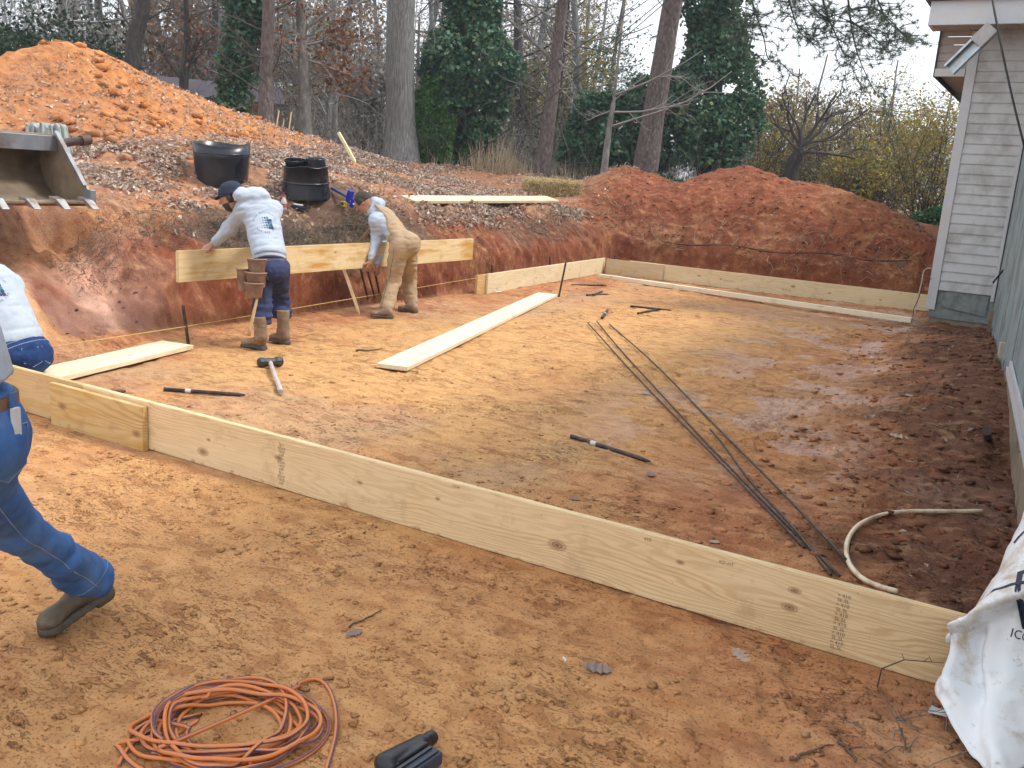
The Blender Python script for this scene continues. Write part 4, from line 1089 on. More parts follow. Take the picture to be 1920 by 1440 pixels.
def sdf_mesh(name, fn, lo, hi, h, smooth=True):
    """surface nets over an implicit function, evaluated only in blocks near the surface"""
    lo = np.asarray(lo, float); hi = np.asarray(hi, float); B = 8
    nb = np.maximum(1, np.ceil((hi - lo) / (h * B)).astype(int)); n = nb * B + 1
    val = np.full(n, 1e3, np.float32)
    bi = np.stack(np.meshgrid(*[np.arange(k) for k in nb], indexing='ij'), -1).reshape(-1, 3)
    ctr = lo + (bi + .5) * h * B
    d = fn(ctr); keep = np.abs(d) < h * B * 1.45
    neg = d < 0
    for b in bi[neg & ~keep]:
        val[b[0] * B:b[0] * B + B + 1, b[1] * B:b[1] * B + B + 1, b[2] * B:b[2] * B + B + 1] = -1e3
    loc = np.stack(np.meshgrid(*[np.arange(B + 1)] * 3, indexing='ij'), -1).reshape(-1, 3)
    kb = bi[keep]
    for s in range(0, len(kb), 160):
        ch = kb[s:s + 160]; idx = (ch[:, None] * B + loc[None]).reshape(-1, 3)
        val[idx[:, 0], idx[:, 1], idx[:, 2]] = fn(lo + idx * h)
    ins = val < 0
    vid = np.full(tuple(n - 1), -1, np.int64)
    c8 = [ins[i:n[0] - 1 + i, j:n[1] - 1 + j, k:n[2] - 1 + k] for i in (0, 1) for j in (0, 1) for k in (0, 1)]
    tot = sum(c.astype(np.int8) for c in c8); act = (tot > 0) & (tot < 8)
    ci = np.argwhere(act); vid[act] = np.arange(len(ci))
    acc = np.zeros((len(ci), 3)); cnt = np.zeros(len(ci))
    corners = [(i, j, k) for i in (0, 1) for j in (0, 1) for k in (0, 1)]
    for a in range(8):
        for b in range(a + 1, 8):
            if sum(abs(corners[a][i] - corners[b][i]) for i in range(3)) != 1: continue
            A_ = ci + corners[a]; B_ = ci + corners[b]
            va = val[A_[:, 0], A_[:, 1], A_[:, 2]].astype(float); vb = val[B_[:, 0], B_[:, 1], B_[:, 2]].astype(float)
            x = (va < 0) != (vb < 0); t = np.clip(va / np.where(np.abs(va - vb) < 1e-9, 1e-9, va - vb), 0, 1)
            acc[x] += (A_ + (B_ - A_) * t[:, None])[x]; cnt[x] += 1
    pts = lo + acc / np.maximum(cnt, 1)[:, None] * h
    quads = []
    for ax in range(3):
        o1, o2 = (ax + 1) % 3, (ax + 2) % 3
        sl0 = [slice(0, n[i] - 1) if i == ax else slice(1, n[i] - 1) for i in range(3)]
        sl1 = list(sl0); sl1[ax] = slice(1, n[ax])
        s0, s1 = ins[tuple(sl0)], ins[tuple(sl1)]
        e = np.argwhere(s0 != s1); off = np.array([0 if i == ax else 1 for i in range(3)]); ei = e + off
        fl = s0[e[:, 0], e[:, 1], e[:, 2]]
        u = np.zeros(3, int); u[o1] = 1; w = np.zeros(3, int); w[o2] = 1
        g4 = [ei - u - w, ei - w, ei, ei - u]
        q = np.stack([vid[k[:, 0], k[:, 1], k[:, 2]] for k in g4], 1)
        q[~fl] = q[~fl][:, ::-1]; quads.append(q)
    quads = np.concatenate(quads); quads = quads[(quads >= 0).all(1)]
    # settle vertices onto the surface
    for _ in range(1):
        e = h * .5; gr = np.stack([fn(pts + np.eye(3)[i] * e) - fn(pts - np.eye(3)[i] * e) for i in range(3)], 1) / (2 * e)
        m2 = (gr * gr).sum(1) + 1e-6; st = (fn(pts) / m2)[:, None] * gr; ln = np.linalg.norm(st, axis=1); st *= np.minimum(1, h * .6 / (ln + 1e-9))[:, None]
        pts = pts - st * .85
    return new_mesh(name, pts, quads, smooth)
def wrinkle(p, amp, freq, ax=(0, 0, 1), st=2.6, seed=0):
    """fold pattern, stretched across axis"""
    n = unit(ax); s = p @ n; q = p + np.outer(s * (st - 1), n)
    a = vnoise3(q * freq + seed * 3.7, seed); b = vnoise3(q * freq * 2.1 + 11, seed + 1)
    return amp * (1 - np.abs(2 * a - 1) * 1.7) + amp * .45 * (b - .5)

# ================================================================== EXCAVATOR BUCKET, STUMP, PIPE, TOOL, SHED
m_worn = simple_mat('worn_bucket_steel', (.34, .26, .18), .5, .3, 7, .2, .004, metal=.35, dirt=(.13, .085, .06))
m_lip = simple_mat('grey_bucket_lip', (.27, .28, .31), .42, .2, 8, .1, .003, metal=.5, dirt=(.16, .11, .08))
m_tooth = simple_mat('polished_tooth_steel', (.50, .49, .47), .32, .2, 18, .1, .003, metal=.7, dirt=(.26, .18, .12))
bk0 = AX(166, 382, -7.95); bkw = 1.55
bucket = tag(empty('excavator_bucket', bk0), 'rusty toothed digger bucket poised over the ramp at the left edge', 'bucket')
sec = np.array([(0, 0), (-.16, -.008), (-.34, .0), (-.52, .045), (-.66, .14), (-.735, .27), (-.735, .40), (-.67, .51), (-.57, .575), (-.47, .60)])
mb = MB(); th = .022
nrm_ = []
for i in range(len(sec)):
    d = unit(sec[min(i + 1, len(sec) - 1)] - sec[max(i - 1, 0)]); nrm_.append((d[1], -d[0]))
nrm_ = np.array(nrm_)
outr = sec - nrm_ * th
v = []; n = len(sec)
for yy in (0, -bkw):
    v += [(a, yy, b) for a, b in sec] + [(a, yy, b) for a, b in outr]
f = []
for i in range(n - 1):
    f += [(i, i + 1, 2 * n + i + 1, 2 * n + i), (n + i + 1, n + i, 3 * n + i, 3 * n + i + 1), (i + 1, i, n + i, n + i + 1), (2 * n + i, 2 * n + i + 1, 3 * n + i + 1, 3 * n + i)]
f += [(0, 2 * n, 3 * n, n), (n - 1, 2 * n - 1, 4 * n - 1, 3 * n - 1)]
mb.add(v, f); mb.build('curved_back', m_worn, bucket, smooth=True)
for yy, nm in ((.0, 'side_plate'), (-bkw - .028, 'side_plate')):
    mb = MB(); poly = [(.03, -.012), (.05, .06), (-.03, .155), (-.445, .64), (-.49, .64)] + [tuple(q) for q in outr[::-1]]
    m_ = len(poly); mb.add([(a, yy + .001, b) for a, b in poly] + [(a, yy + .027, b) for a, b in poly], [tuple(range(m_)), tuple(range(2 * m_ - 1, m_ - 1, -1))] + [(k, k + m_, (k + 1) % m_ + m_, (k + 1) % m_) for k in range(m_)])
    sp_ = mb.build(nm, m_worn, bucket)
    mb = MB(); e0, e1 = V3(-.03, yy, .155), V3(-.445, yy, .64); Re = frame(e1 - e0, (1, 0, 1))
    mb.box((0, -.004, -.006), (np.linalg.norm(e1 - e0), .036, .022), Re, e0); mb.build('edge_bar', m_lip, sp_, bevel=.003)
    mb = MB(); mb.box((-.06, yy - .015, .02), (.06, yy + .045, .135)); mb.build('side_cutter', m_lip, sp_, bevel=.01)
mb = MB(); mb.box((-.475, -bkw + .001, .46), (-.445, -.001, .605), frame((1, 0, -.0), (.25, 0, 1)) if False else None); mb.build('lip_plate', m_lip, bucket, bevel=.006)
mb = MB(); mb.box((-.17, -bkw + .002, .0), (.045, -.002, .026)); mb.build('cutting_edge', m_worn, bucket, bevel=.004)
for k in range(6):
    yc = -.03 - k * .285
    mb = MB(); mb.add([(-.06, yc - .045, .0), (-.06, yc + .045, .0), (-.06, yc + .045, .065), (-.06, yc - .045, .065), (.05, yc - .042, -.012), (.05, yc + .042, -.012), (.05, yc + .042, .045), (.05, yc - .042, .045), (.155, yc - .032, -.045), (.155, yc + .032, -.045), (.155, yc + .032, -.034), (.155, yc - .032, -.034)],
           [(0, 3, 2, 1), (0, 1, 5, 4), (1, 2, 6, 5), (2, 3, 7, 6), (3, 0, 4, 7), (4, 5, 9, 8), (5, 6, 10, 9), (6, 7, 11, 10), (7, 4, 8, 11), (8, 9, 10, 11)])
    mb.build('tooth', m_tooth, bucket, bevel=.004)
# greasy steel pipe behind the bucket
pa_, pb_ = AD(18, 281, 10.9), AD(166, 262, 11.6)
pipe = tag(empty('steel_pipe', pa_), 'dark steel pipe lying against the weathered stump behind the bucket', 'pipe')
mb = MB(); mb.tube([V3(0, 0, 0), pb_ - pa_], .047, 14); mb.build('pipe_body', simple_mat('brown_greasy_steel', (.075, .05, .045), .5, .3, 12, .2, metal=.4), pipe, smooth=True)
mb = MB(); d_ = unit(pb_ - pa_); mb.tube([pb_ - pa_ - d_ * .12, pb_ - pa_ + d_ * .004], .058, 14); mb.build('collar', simple_mat('rust_collar', (.10, .055, .04), .6, .3, 12, .2, metal=.3), pipe, smooth=False)
# weathered stump
sp0 = AD(90, 279, 13.4); sp0[2] = gzi(sp0[0], sp0[1])[0] - .05
def f_stump(p):
    q = p - sp0; a = np.arctan2(q[:, 1], q[:, 0]); r = np.hypot(q[:, 0], q[:, 1]); z = q[:, 2]
    fl = .19 + .10 * np.exp(-np.clip(z, 0, 9) * 4.2) + .022 * np.sin(a * 7 + 2 * np.sin(a * 3)) + .02 * np.sin(a * 13 + z * 2) * (vnoise3(np.stack([a * 2, z * 1.5, z * 0], 1), 3) + .3)
    top = .42 + .03 * np.sin(q[:, 0] * 40 + q[:, 1] * 23) + .04 * q[:, 0]
    return np.maximum(np.maximum((r - fl) * .8, z - top), -.1 - z)
me = sdf_mesh('stump', f_stump, sp0 + V3(-.5, -.5, -.12), sp0 + V3(.5, .5, .55), .011)
m_stump, nt, bs = nmat('weathered_stump_wood'); g = NT(nt)
st = g.noise(g.coord('Object', (14, 14, 1.2)), 2.5, 5, .6)
c = g.ramp(st, [(.3, (.08, .085, .08)), (.5, (.30, .33, .32)), (.68, (.52, .56, .55))]); c = g.mix(g.ramp(g.noise(g.coord(), 3, 4), [(.5, 0.0), (.7, .6)]), c, (.22, .27, .2))
g.put(bs.inputs['Base Color'], c); bs.inputs['Roughness'].default_value = .85; g.put(bs.inputs['Normal'], g.bump(st, .8, .02))
tag(obj('tree_stump', me, m_stump), 'grey weathered tree stump at the foot of the orange dirt heap', 'stump')
# cordless tool lying at the bottom edge of the picture
t0 = GZ(806, 1405, .0); t0[2] = gzi(t0[0], t0[1])[0]
ax_ = unit(GZ(740, 1440) - GZ(812, 1392)); sd_ = np.cross((0, 0, 1), ax_)          # ax: nose towards the body
tool = tag(empty('cordless_nailer', t0), 'black cordless tool with blue panel cropped by the bottom edge', 'power tool')
hz_ = V3(0, 0, 1)
def f_tool(p):
    p = p + t0
    a = cap(p, t0 + hz_ * .045 - ax_ * .005, t0 + ax_ * .05 + hz_ * .045, .031, .032)
    a = np.maximum(a, -plane(p, t0 - ax_ * .022, ax_))
    b = cap(p, t0 + ax_ * .06 + hz_ * .055, t0 + ax_ * .26 + hz_ * .06, .030, .045, sd_, .85)
    a = smin(a, b, .018)
    a = smin(a, sbox(p, t0 + ax_ * .16 + sd_ * .030 + hz_ * .05, np.array([ax_, sd_, hz_]).T, (.095, .026, .036), .014), .006)
    gr = sbox(p, t0 + ax_ * .12 + sd_ * .056 + hz_ * .078, np.array([ax_, sd_, hz_]).T, (.10, .004, .03), .001)
    return np.maximum(a, -gr)
me = sdf_mesh('tool_body', f_tool, V3(-.36, -.36, -.02), V3(.36, .36, .14), .0045)
obj('tool_body', me, simple_mat('black_tool_plastic', (.012, .013, .02), .38, .5, 25, .15, .003, dirt=(.05, .045, .05)), tool)
Rt_ = np.array([ax_, sd_, hz_]).T
mb = MB(); mb.box((.06, .060, .012), (.30, .125, .072), Rt_); mb.build('battery', simple_mat('blue_tool_plastic', (.018, .038, .085), .4, .2, 25, .1, dirt=(.05, .06, .08)), tool, bevel=.008)
mb = MB(); mb.box((.075, .064, .074), (.30, .078, .080), Rt_); mb.build('rail', m_blk, tool)
mb = MB(); mb.box((.075, .100, .074), (.30, .112, .080), Rt_); mb.build('rail', m_blk, tool)
tool.scale = (.72, .72, .72)
# shed roof glimpsed behind the heap
sh = AD(388, 205, 27.0); sh[2] = 0
shed = tag(empty('shed', sh), 'low tan shed with dark roof half hidden behind the orange heap', 'shed')
ca_, sa_ = math.cos(.95), math.sin(.95); Rs_ = np.array([[ca_, -sa_, 0], [sa_, ca_, 0], [0, 0, 1]])
zt = AD(365, 180, 27)[2]
mb = MB(); mb.box((-1.6, -1.2, 1.0), (1.6, 1.2, zt - .12), Rs_); shw = mb.build('wall', simple_mat('tan_shed_wall', (.30, .26, .19), .8, .15, 5), shed)
for k in range(10):
    mb = MB(); mb.box((-1.6 + k * .32, -1.222, 1.2), (-1.6 + k * .32 + .02, -1.202, zt - .13), Rs_); mb.build('wall_batten', m_stake, shw)
mb = MB(); mb.add([tuple(Rs_ @ V3(*q)) for q in [(-1.9, -1.5, zt - .16), (1.9, -1.5, zt - .16), (1.9, 0, zt + .35), (-1.9, 0, zt + .35), (1.9, 1.5, zt - .16), (-1.9, 1.5, zt - .16), (-1.9, -1.5, zt - .08), (1.9, -1.5, zt - .08), (1.9, 0, zt + .43), (-1.9, 0, zt + .43), (1.9, 1.5, zt - .08), (-1.9, 1.5, zt - .08)]],
       [(0, 1, 7, 6), (6, 7, 8, 9), (9, 8, 10, 11), (11, 10, 4, 5), (0, 3, 2, 1), (3, 5, 4, 2), (0, 6, 9, 3), (3, 9, 11, 5), (1, 2, 8, 7), (2, 4, 10, 8)]); mb.build('roof', m_dark, shed)

# ================================================================== PEOPLE
def cloth_mat(name, col, var=.12, weave=260, rough=.85, fade=None, dirt=None, fadecol=None):
    m, nt, bs = nmat(name); g = NT(nt); co = g.coord()
    c = g.mix(g.ramp(g.noise(co, 9, 4), [(.35, 0.0), (.7, 1.0)]), tuple(v * (1 - var) for v in col), tuple(min(1, v * (1 + var)) for v in col))
    if fade: c = g.mix(g.ramp(g.noise(co, 5, 4, .6), [(.42, 0.0), (.68, fade)]), c, fadecol)
    if dirt: c = g.mix(g.ramp(g.noise(co, 7, 5, .65), [(.56, 0.0), (.72, .7)]), c, dirt)
    fin = g.noise(co, weave, 2)
    c = g.mix(g.ramp(fin, [(.35, .22), (.6, 0.0)]), c, tuple(v * .6 for v in col))
    g.put(bs.inputs['Base Color'], c); bs.inputs['Roughness'].default_value = rough; bs.inputs['Specular IOR Level'].default_value = .2
    g.put(bs.inputs['Normal'], g.bump(g.math('ADD', fin, g.math('MULTIPLY', g.noise(co, 30, 3), 1.5)), .25, .003))
    return m
m_skin = simple_mat('skin', (.42, .22, .15), .55, .12, 30, .1, .002)
m_hood = cloth_mat('light_grey_sweatshirt', (.45, .515, .61), .06, dirt=(.40, .40, .42))
m_navy = cloth_mat('navy_jeans', (.035, .045, .11), .25, fade=.5, fadecol=(.075, .09, .17))
m_jean = cloth_mat('blue_jeans', (.055, .145, .39), .2, fade=.6, fadecol=(.13, .27, .54), rough=.85, dirt=(.16, .19, .28))
m_tan = cloth_mat('tan_duck_canvas', (.42, .30, .185), .12, fade=.4, fadecol=(.50, .37, .24), dirt=(.30, .20, .12))
m_boot = simple_mat('dusty_leather_boot', (.24, .155, .10), .7, .25, 18, .3, .004, dirt=(.38, .27, .18))
m_boot2 = simple_mat('brown_work_boot', (.115, .085, .055), .65, .3, 18, .3, .004, dirt=(.20, .16, .12))
m_sole = simple_mat('boot_sole', (.09, .075, .06), .8, .3, 30, .3)
m_leather = simple_mat('tool_belt_leather', (.19, .095, .06), .6, .3, 22, .3, .004, dirt=(.30, .20, .14))
m_hair = simple_mat('short_dark_hair', (.05, .038, .032), .8, .4, 160, .6, .004)
m_cap = cloth_mat('navy_knit_cap', (.035, .045, .075), .2)
m_stitch = simple_mat('denim_stitching', (.25, .29, .38), .8)
m_teal = simple_mat('teal_print', (.02, .20, .24), .7); m_navyp = simple_mat('navy_print_ink', (.02, .035, .12), .7)
m_redshirt = cloth_mat('red_undershirt', (.36, .05, .07))
UPZ = V3(0, 0, 1)

def head_sdf(c, fwd, up, R_=.098):
    """skull, jaw, brow, nose, lips, ears"""
    fwd = unit(fwd); up = unit(np.asarray(up, float) - fwd * np.dot(up, fwd)); lf = np.cross(up, fwd)
    Rm = np.array([fwd, lf, up]).T
    P_ = lambda a, b, d: np.asarray(c) + fwd * a + lf * b + up * d
    def f(p):
        d = ell(p, P_(-.012, 0, .03), (.098, .076, .092), Rm)
        d = smin(d, ell(p, P_(.030, 0, -.035), (.062, .058, .078), Rm), .035)
        d = smin(d, cap(p, P_(.045, 0, -.095), P_(.06, 0, -.085), .026, .022), .03)          # chin
        d = smin(d, cap(p, P_(.082, -.03, .022), P_(.082, .03, .022), .013, .013), .018)     # brow
        d = smin(d, cap(p, P_(.092, 0, .012), P_(.112, 0, -.022), .008, .015), .012)          # nose
        d = smin(d, cap(p, P_(.085, -.02, -.055), P_(.085, .02, -.055), .010, .010), .010)    # lips
        for s in (-1, 1):
            d = smax(d, -ell(p, P_(.098, s * .032, .004), (.016, .017, .011), Rm), .008)
            d = smin(d, ell(p, P_(.083, s * .032, .003), (.012, .014, .010), Rm), .004)       # eyes
            d = smin(d, ell(p, P_(-.008, s * .079, -.005), (.022, .011, .034), Rm), .008)     # ears
        return d
    return f, P_, Rm
def hand_sdf(wrist, along, palm_n, thumb_side, curl, s=1.0):
    """palm with five bent fingers; along: wrist->knuckles, palm_n: palm facing, curl per joint (radians)"""
    al = unit(along); pn = unit(np.asarray(palm_n, float) - al * np.dot(palm_n, al)); sd = np.cross(al, pn) * thumb_side
    K = np.asarray(wrist) + al * .085 * s
    segs = [(np.asarray(wrist), np.asarray(wrist) + al * .035 * s, .026 * s, .030 * s)]
    palm = [(np.asarray(wrist) + al * .03 * s + sd * .018 * s, K + sd * .030 * s, .021 * s, .0145 * s), (np.asarray(wrist) + al * .03 * s, K, .022 * s, .0145 * s), (np.asarray(wrist) + al * .03 * s - sd * .016 * s, K - sd * .030 * s, .020 * s, .0135 * s)]
    fing = []
    for k, (o, L) in enumerate(((.031, .072), (.011, .08), (-.010, .074), (-.030, .058))):
        p = K + sd * o * s; d = al + sd * o * 1.2
        for j, fr in enumerate((.45, .32, .25)):
            a = curl * (j + .6 + .08 * k)
            dd = unit(unit(d) * math.cos(a) + pn * math.sin(a)); q = p + dd * L * fr * s
            fing.append((p, q, (.0098 - .0012 * j) * s, (.0092 - .0014 * j) * s)); p = q
    tb = np.asarray(wrist) + al * .03 * s + sd * .03 * s; d1 = unit(al * .6 + sd * .8 + pn * .35); t1 = tb + d1 * .042 * s; d2 = unit(al * .9 + sd * .15 + pn * .5); t2 = t1 + d2 * .034 * s
    fing += [(tb, t1, .0135 * s, .0115 * s), (t1, t2, .0112 * s, .009 * s)]
    def f(p):
        d = cap(p, *segs[0])
        for q in palm: d = smin(d, cap(p, *q, pn, 1.25), .012)
        for q in fing: d = smin(d, cap(p, *q), .004)
        return d
    return f
def boot(name, parent, heel, toe, sole_n, ankle, shaft_r, mat, shaft_h=.0, shaft_top=None, label=None, s=1.0):
    """work boot: shaped upper as one mesh with sole and heel as sub-parts"""
    heel = np.asarray(heel, float); toe = np.asarray(toe, float); fw = unit(toe - heel); up = unit(np.asarray(sole_n, float) - fw * np.dot(sole_n, fw)); L = np.linalg.norm(toe - heel); sd = np.cross(up, fw)
    def f(p):
        d = cap(p, heel + fw * .045 + up * .055, heel + fw * .12 + up * .055, .040 * s, .037 * s)
        d = smin(d, cap(p, heel + fw * .12 + up * .055, toe - fw * .05 + up * .038, .040 * s, .033 * s, up, 1.2), .025)
        d = smin(d, ell(p, toe - fw * .05 + up * .04, (.05 * s, .045 * s, .031 * s), np.array([fw, sd, up]).T), .02)
        d = smin(d, cap(p, heel + fw * .06 + up * .07, np.asarray(ankle, float), .046 * s, shaft_r), .045)
        if shaft_top is not None: d = smin(d, cap(p, np.asarray(ankle, float), shaft_top, shaft_r, shaft_r * 1.12), .03)
        d = d + wrinkle(p, .0035, 26, up, 2.2, 3)
        d = smax(d, -plane(p, heel + up * .024, up), .004)
        if shaft_top is not None: d = np.maximum(d, plane(p, shaft_top, np.asarray(shaft_top) - np.asarray(ankle)))
        return d
    pts = np.array([heel, toe, np.asarray(ankle, float)] + ([shaft_top] if shaft_top is not None else []))
    me = sdf_mesh(name, f, pts.min(0) - .09, pts.max(0) + .09, .0085)
    b = obj(name, me, mat, parent)
    def fs(p):
        d = cap(p, heel + fw * .035, toe - fw * .045, .042 * s, .049 * s)
        d = np.maximum(d, np.abs((p - heel) @ up - .013) - .0135)
        h = np.maximum(np.maximum(cap(p, heel + fw * .035, heel + fw * .07, .044 * s, .044 * s), np.abs((p - heel) @ up - .004) - .022), plane(p, heel + fw * .085, fw))
        return np.minimum(d, h)
    me = sdf_mesh('sole', fs, pts[:2].min(0) - .07, pts[:2].max(0) + .07, .0075)
    obj('sole', me, m_sole, b)
    return b
def part_sdf(name, f, pts, pad, h, mat, parent):
    pts = np.array(pts, float); return obj(name, sdf_mesh(name, f, pts.min(0) - pad, pts.max(0) + pad, h), mat, parent)
def stitch(parent, pts, r=.0022, name='seam', mat=None):
    mb = MB(); mb.tube(pts, r, 5); return mb.build(name, mat or m_stitch, parent)
def march(f, o, d, n=16):
    """drop points onto the cloth along d"""
    o = np.array(o, float); d = np.asarray(d, float); d = d / np.linalg.norm(d, axis=-1, keepdims=True)
    for _ in range(n): o = o + d * (f(o) * .85)[:, None]
    return o
def back_print(f, ctr, nrm, upv, size, parent):
    """sweatshirt logo: dot grid in a ring of lettering, laid on the cloth"""
    nrm = unit(nrm); up = unit(np.asarray(upv, float) - nrm * np.dot(upv, nrm)); rt = np.cross(up, nrm)
    def lay(name, v2, faces, mat):
        o = np.asarray(ctr) + nrm * .14 + v2[:, :1] * rt + v2[:, 1:2] * up
        q = march(f, o, -nrm) + nrm * .0028
        mb = MB(); mb.add(q, faces); mb.build(name, mat, parent)
    s = size
    vs = []; mats = []
    for r_ in range(5):
        for c_ in range(5):
            rad = s * (.010 + .0135 * c_); x = (c_ - 2.1) * s * .088 + .002 * r_; y = (2 - r_) * s * .10 - c_ * s * .006
            if c_ == 4 and r_ == 0: continue
            a = np.linspace(0, 2 * math.pi, 9)[:-1]; vs.append(np.stack([x + rad * np.cos(a) * .9, y + rad * np.sin(a)], 1)); mats.append(m_teal if (r_ + c_) % 3 == 0 else m_navyp)
    v2 = np.concatenate(vs); q = march(f, np.asarray(ctr) + nrm * .14 + v2[:, :1] * rt + v2[:, 1:2] * up, -nrm) + nrm * .0028
    for i, mt in enumerate(mats):
        mb = MB(); mb.add(q[i * 8:i * 8 + 8], [tuple(range(8))]); mb.build('print_dot', mt, parent)
    def arc(txt, rad, a0, a1, sz, flip):
        vs = []; fs = []
        for i, ch in enumerate(txt):
            if ch == ' ': continue
            v, fc = mesh_arrays(text_mesh(ch, sz)); a = a0 + (a1 - a0) * i / (len(txt) - 1)
            ro = a - math.pi / 2 if not flip else a + math.pi / 2
            x = v[:, 0] * math.cos(ro) - v[:, 1] * math.sin(ro) + rad * math.cos(a); y = v[:, 0] * math.sin(ro) + v[:, 1] * math.cos(ro) + rad * math.sin(a)
            b = len(vs); vs += list(np.stack([x, y], 1)); fs += [tuple(k + b for k in q) for q in fc]
        lay('print_lettering', np.array(vs), fs, m_navyp)
    arc('Tulia Construction', s * .42, math.radians(165), math.radians(20), s * .085, False)
    arc('404.805.195', s * .40, math.radians(-145), math.radians(-35), s * .10, True)

# ---------------------------------------------------------------- worker in the knit cap holding the plank
fw = unit(V3(-.96, .22, 0)); lf = np.cross(UPZ, fw)
pel = AX(506, 497, -6.10); hipL = pel + lf * .085 - UPZ * .03; hipR = pel - lf * .085 - UPZ * .03
kneL = AX(492, 572, -6.10); ankL = AX(489, 634, -6.04); kneR = AX(526, 563, -6.24); ankR = AX(531, 624, -6.14)
chs = AX(489, 398, -6.36); nck = AX(462, 372, -6.46); hdc = AX(433, 369, -6.52)
shL = chs + lf * .16 + UPZ * .03 + fw * .02; shR = chs - lf * .16 + UPZ * .03 + fw * .04
elL = AX(431, 428, -6.62); wrL = AX(401, 457, -6.80); elR = AX(500, 440, -6.72); wrR = AX(505, 462, -6.80)
hf, hP, hR = head_sdf(hdc, unit(V3(-.80, -.42, -.34)), unit(V3(-.25, -.12, .95)))
hand1 = hand_sdf(wrL + V3(-.008, -.012, -.01), unit(V3(-.25, -.55, -.45)), V3(-.3, .2, -1), -1, .55, 1.05)
hand1b = hand_sdf(wrR, unit(V3(-.3, .1, -.5)), V3(-.3, .2, -1), 1, .5, 1.0)
spine = unit(chs - pel)
def body1(p):
    d = smin(cap(p, pel, chs, .10, .12, fw, 1.3), cap(p, chs, nck, .08, .055), .06)
    d = smin(d, cap(p, nck, hdc - UPZ * .02, .052, .05), .03); d = smin(d, hf(p), .02)
    for a, b, c_ in ((shL, elL, wrL), (shR, elR, wrR)):
        d = smin(d, cap(p, a, b, .045, .038), .03); d = smin(d, cap(p, b, c_, .036, .026), .02)
    d = smin(d, hand1(p), .012); d = smin(d, hand1b(p), .012)
    for a, b, c_ in ((hipL, kneL, ankL), (hipR, kneR, ankR)):
        d = smin(d, cap(p, a, b, .075, .05), .03); d = smin(d, cap(p, b, c_, .05, .035), .02)
    return d
w1 = part_sdf('person', body1, [pel, hdc, wrL, ankL, ankR, wrR, hdc + UPZ * .05], .16, .0085, m_skin, None)
tag(w1, 'worker in navy cap and grey hooded sweatshirt gripping the held plank', 'person')
def hoodie1(p):
    d = cap(p, pel + UPZ * .06 + spine * .03, chs - spine * .04, .168, .176, fw, 1.32)
    d = smin(d, cap(p, shL - UPZ * .02, shR - UPZ * .02, .080, .080, fw, 1.1), .09); d = smin(d, cap(p, chs, nck, .14, .09), .07)
    for a, b, c_ in ((shL, elL, wrL), (shR, elR, wrR)):
        d = smin(d, cap(p, a, b, .080, .068), .05); d = smin(d, cap(p, b, b + (c_ - b) * .80, .068, .057), .04)
        d = np.minimum(d, cap(p, b + (c_ - b) * .84, c_ - unit(c_ - b) * .012, .046, .042))
    hc1, hc2 = AX(456, 366, -6.42), AX(482, 369, -6.36)
    hood = cap(p, hc1 + lf * .03, hc2, .085, .082); hood = smin(hood, cap(p, hc1 - lf * .10, hc2 - lf * .06, .07, .07), .06)
    hood = smin(hood, cap(p, hc2, hc2 - fw * .02 - UPZ * .07, .085, .06), .04)
    hood = hood + wrinkle(p, .007, 9, lf, .5, 17)
    hood = smax(hood, -ell(p, hP(.03, 0, .02), (.112, .092, .12), hR), .015)
    d = smin(d, hood, .014)
    d = d + wrinkle(p, .0075, 6.5, spine, 3.0, 1) + wrinkle(p, .0035, 15, unit(spine + lf * .6), 2.6, 5)
    hem = pel + UPZ * .035
    band = np.maximum(cap(p, hem, hem + spine * .05, .155, .16, fw, 1.32), np.abs((p - hem - spine * .025) @ spine) - .028)
    d = np.maximum(d, -plane(p, hem + spine * .03, spine)); d = np.minimum(d, band)
    return d
hd_ = part_sdf('sweatshirt', hoodie1, [pel, chs, shL, shR, wrL, wrR, nck], .21, .0095, m_hood, w1)
back_print(hoodie1, chs - spine * .115 - fw * .1 + lf * .035, unit(-fw * .85 + lf * .42 + UPZ * .32), spine, .25, hd_)
def jeans1(p):
    d = cap(p, pel + UPZ * .07, pel - UPZ * .01, .125, .135, fw, 1.12)
    for a, b, c_ in ((hipL, kneL, ankL), (hipR, kneR, ankR)):
        ce_ = b + (c_ - b) * .40
        d = smin(d, cap(p, a, b, .112, .084), .03); d = smin(d, cap(p, b, ce_, .086, .100), .03)
    d = smin(d, ell(p, pel - fw * .07 - UPZ * .04, (.11, .15, .12), np.array([fw, lf, UPZ]).T), .03)
    d = d + wrinkle(p, .009, 9, UPZ, 2.4, 2) * sstep(pel[2] - .05, pel[2] - .35, p[:, 2]) + wrinkle(p, .004, 17, UPZ, 1.3, 6)
    d = d + .008 * np.sin(p[:, 2] * 85 + 6 * vnoise3(p * 8, 9)) * sstep(.48, .34, p[:, 2])
    return np.maximum(np.maximum(d, (p[:, 2] - (pel[2] + .075))), .235 - p[:, 2])
jn = part_sdf('jeans', jeans1, [pel, ankL, ankR, kneL, kneR], .19, .0095, m_navy, w1)
for s_, a in ((1, hipL), (-1, hipR)):                # back pockets
    c_ = a - fw * .2 - UPZ * .02
    lo_ = np.array([c_ + lf * dx + UPZ * dz for dx, dz in ((-.06, .05), (.06, .05), (.058, -.06), (0, -.085), (-.058, -.06))])
    q = march(jeans1, lo_, fw) - fw * .004; mb = MB(); mb.add(q, [(0, 1, 2, 3, 4)]); mb.build('back_pocket', m_navy, jn)
bt1 = GZ(499, 656, .0); tt1 = GZ(452, 651, .0); 
boot('boot', w1, V3(bt1[0], bt1[1], .012), V3(tt1[0], tt1[1], .012), UPZ, V3(ankL[0], ankL[1], .13), .054, m_boot, shaft_top=V3(ankL[0] - .01, ankL[1], .31))
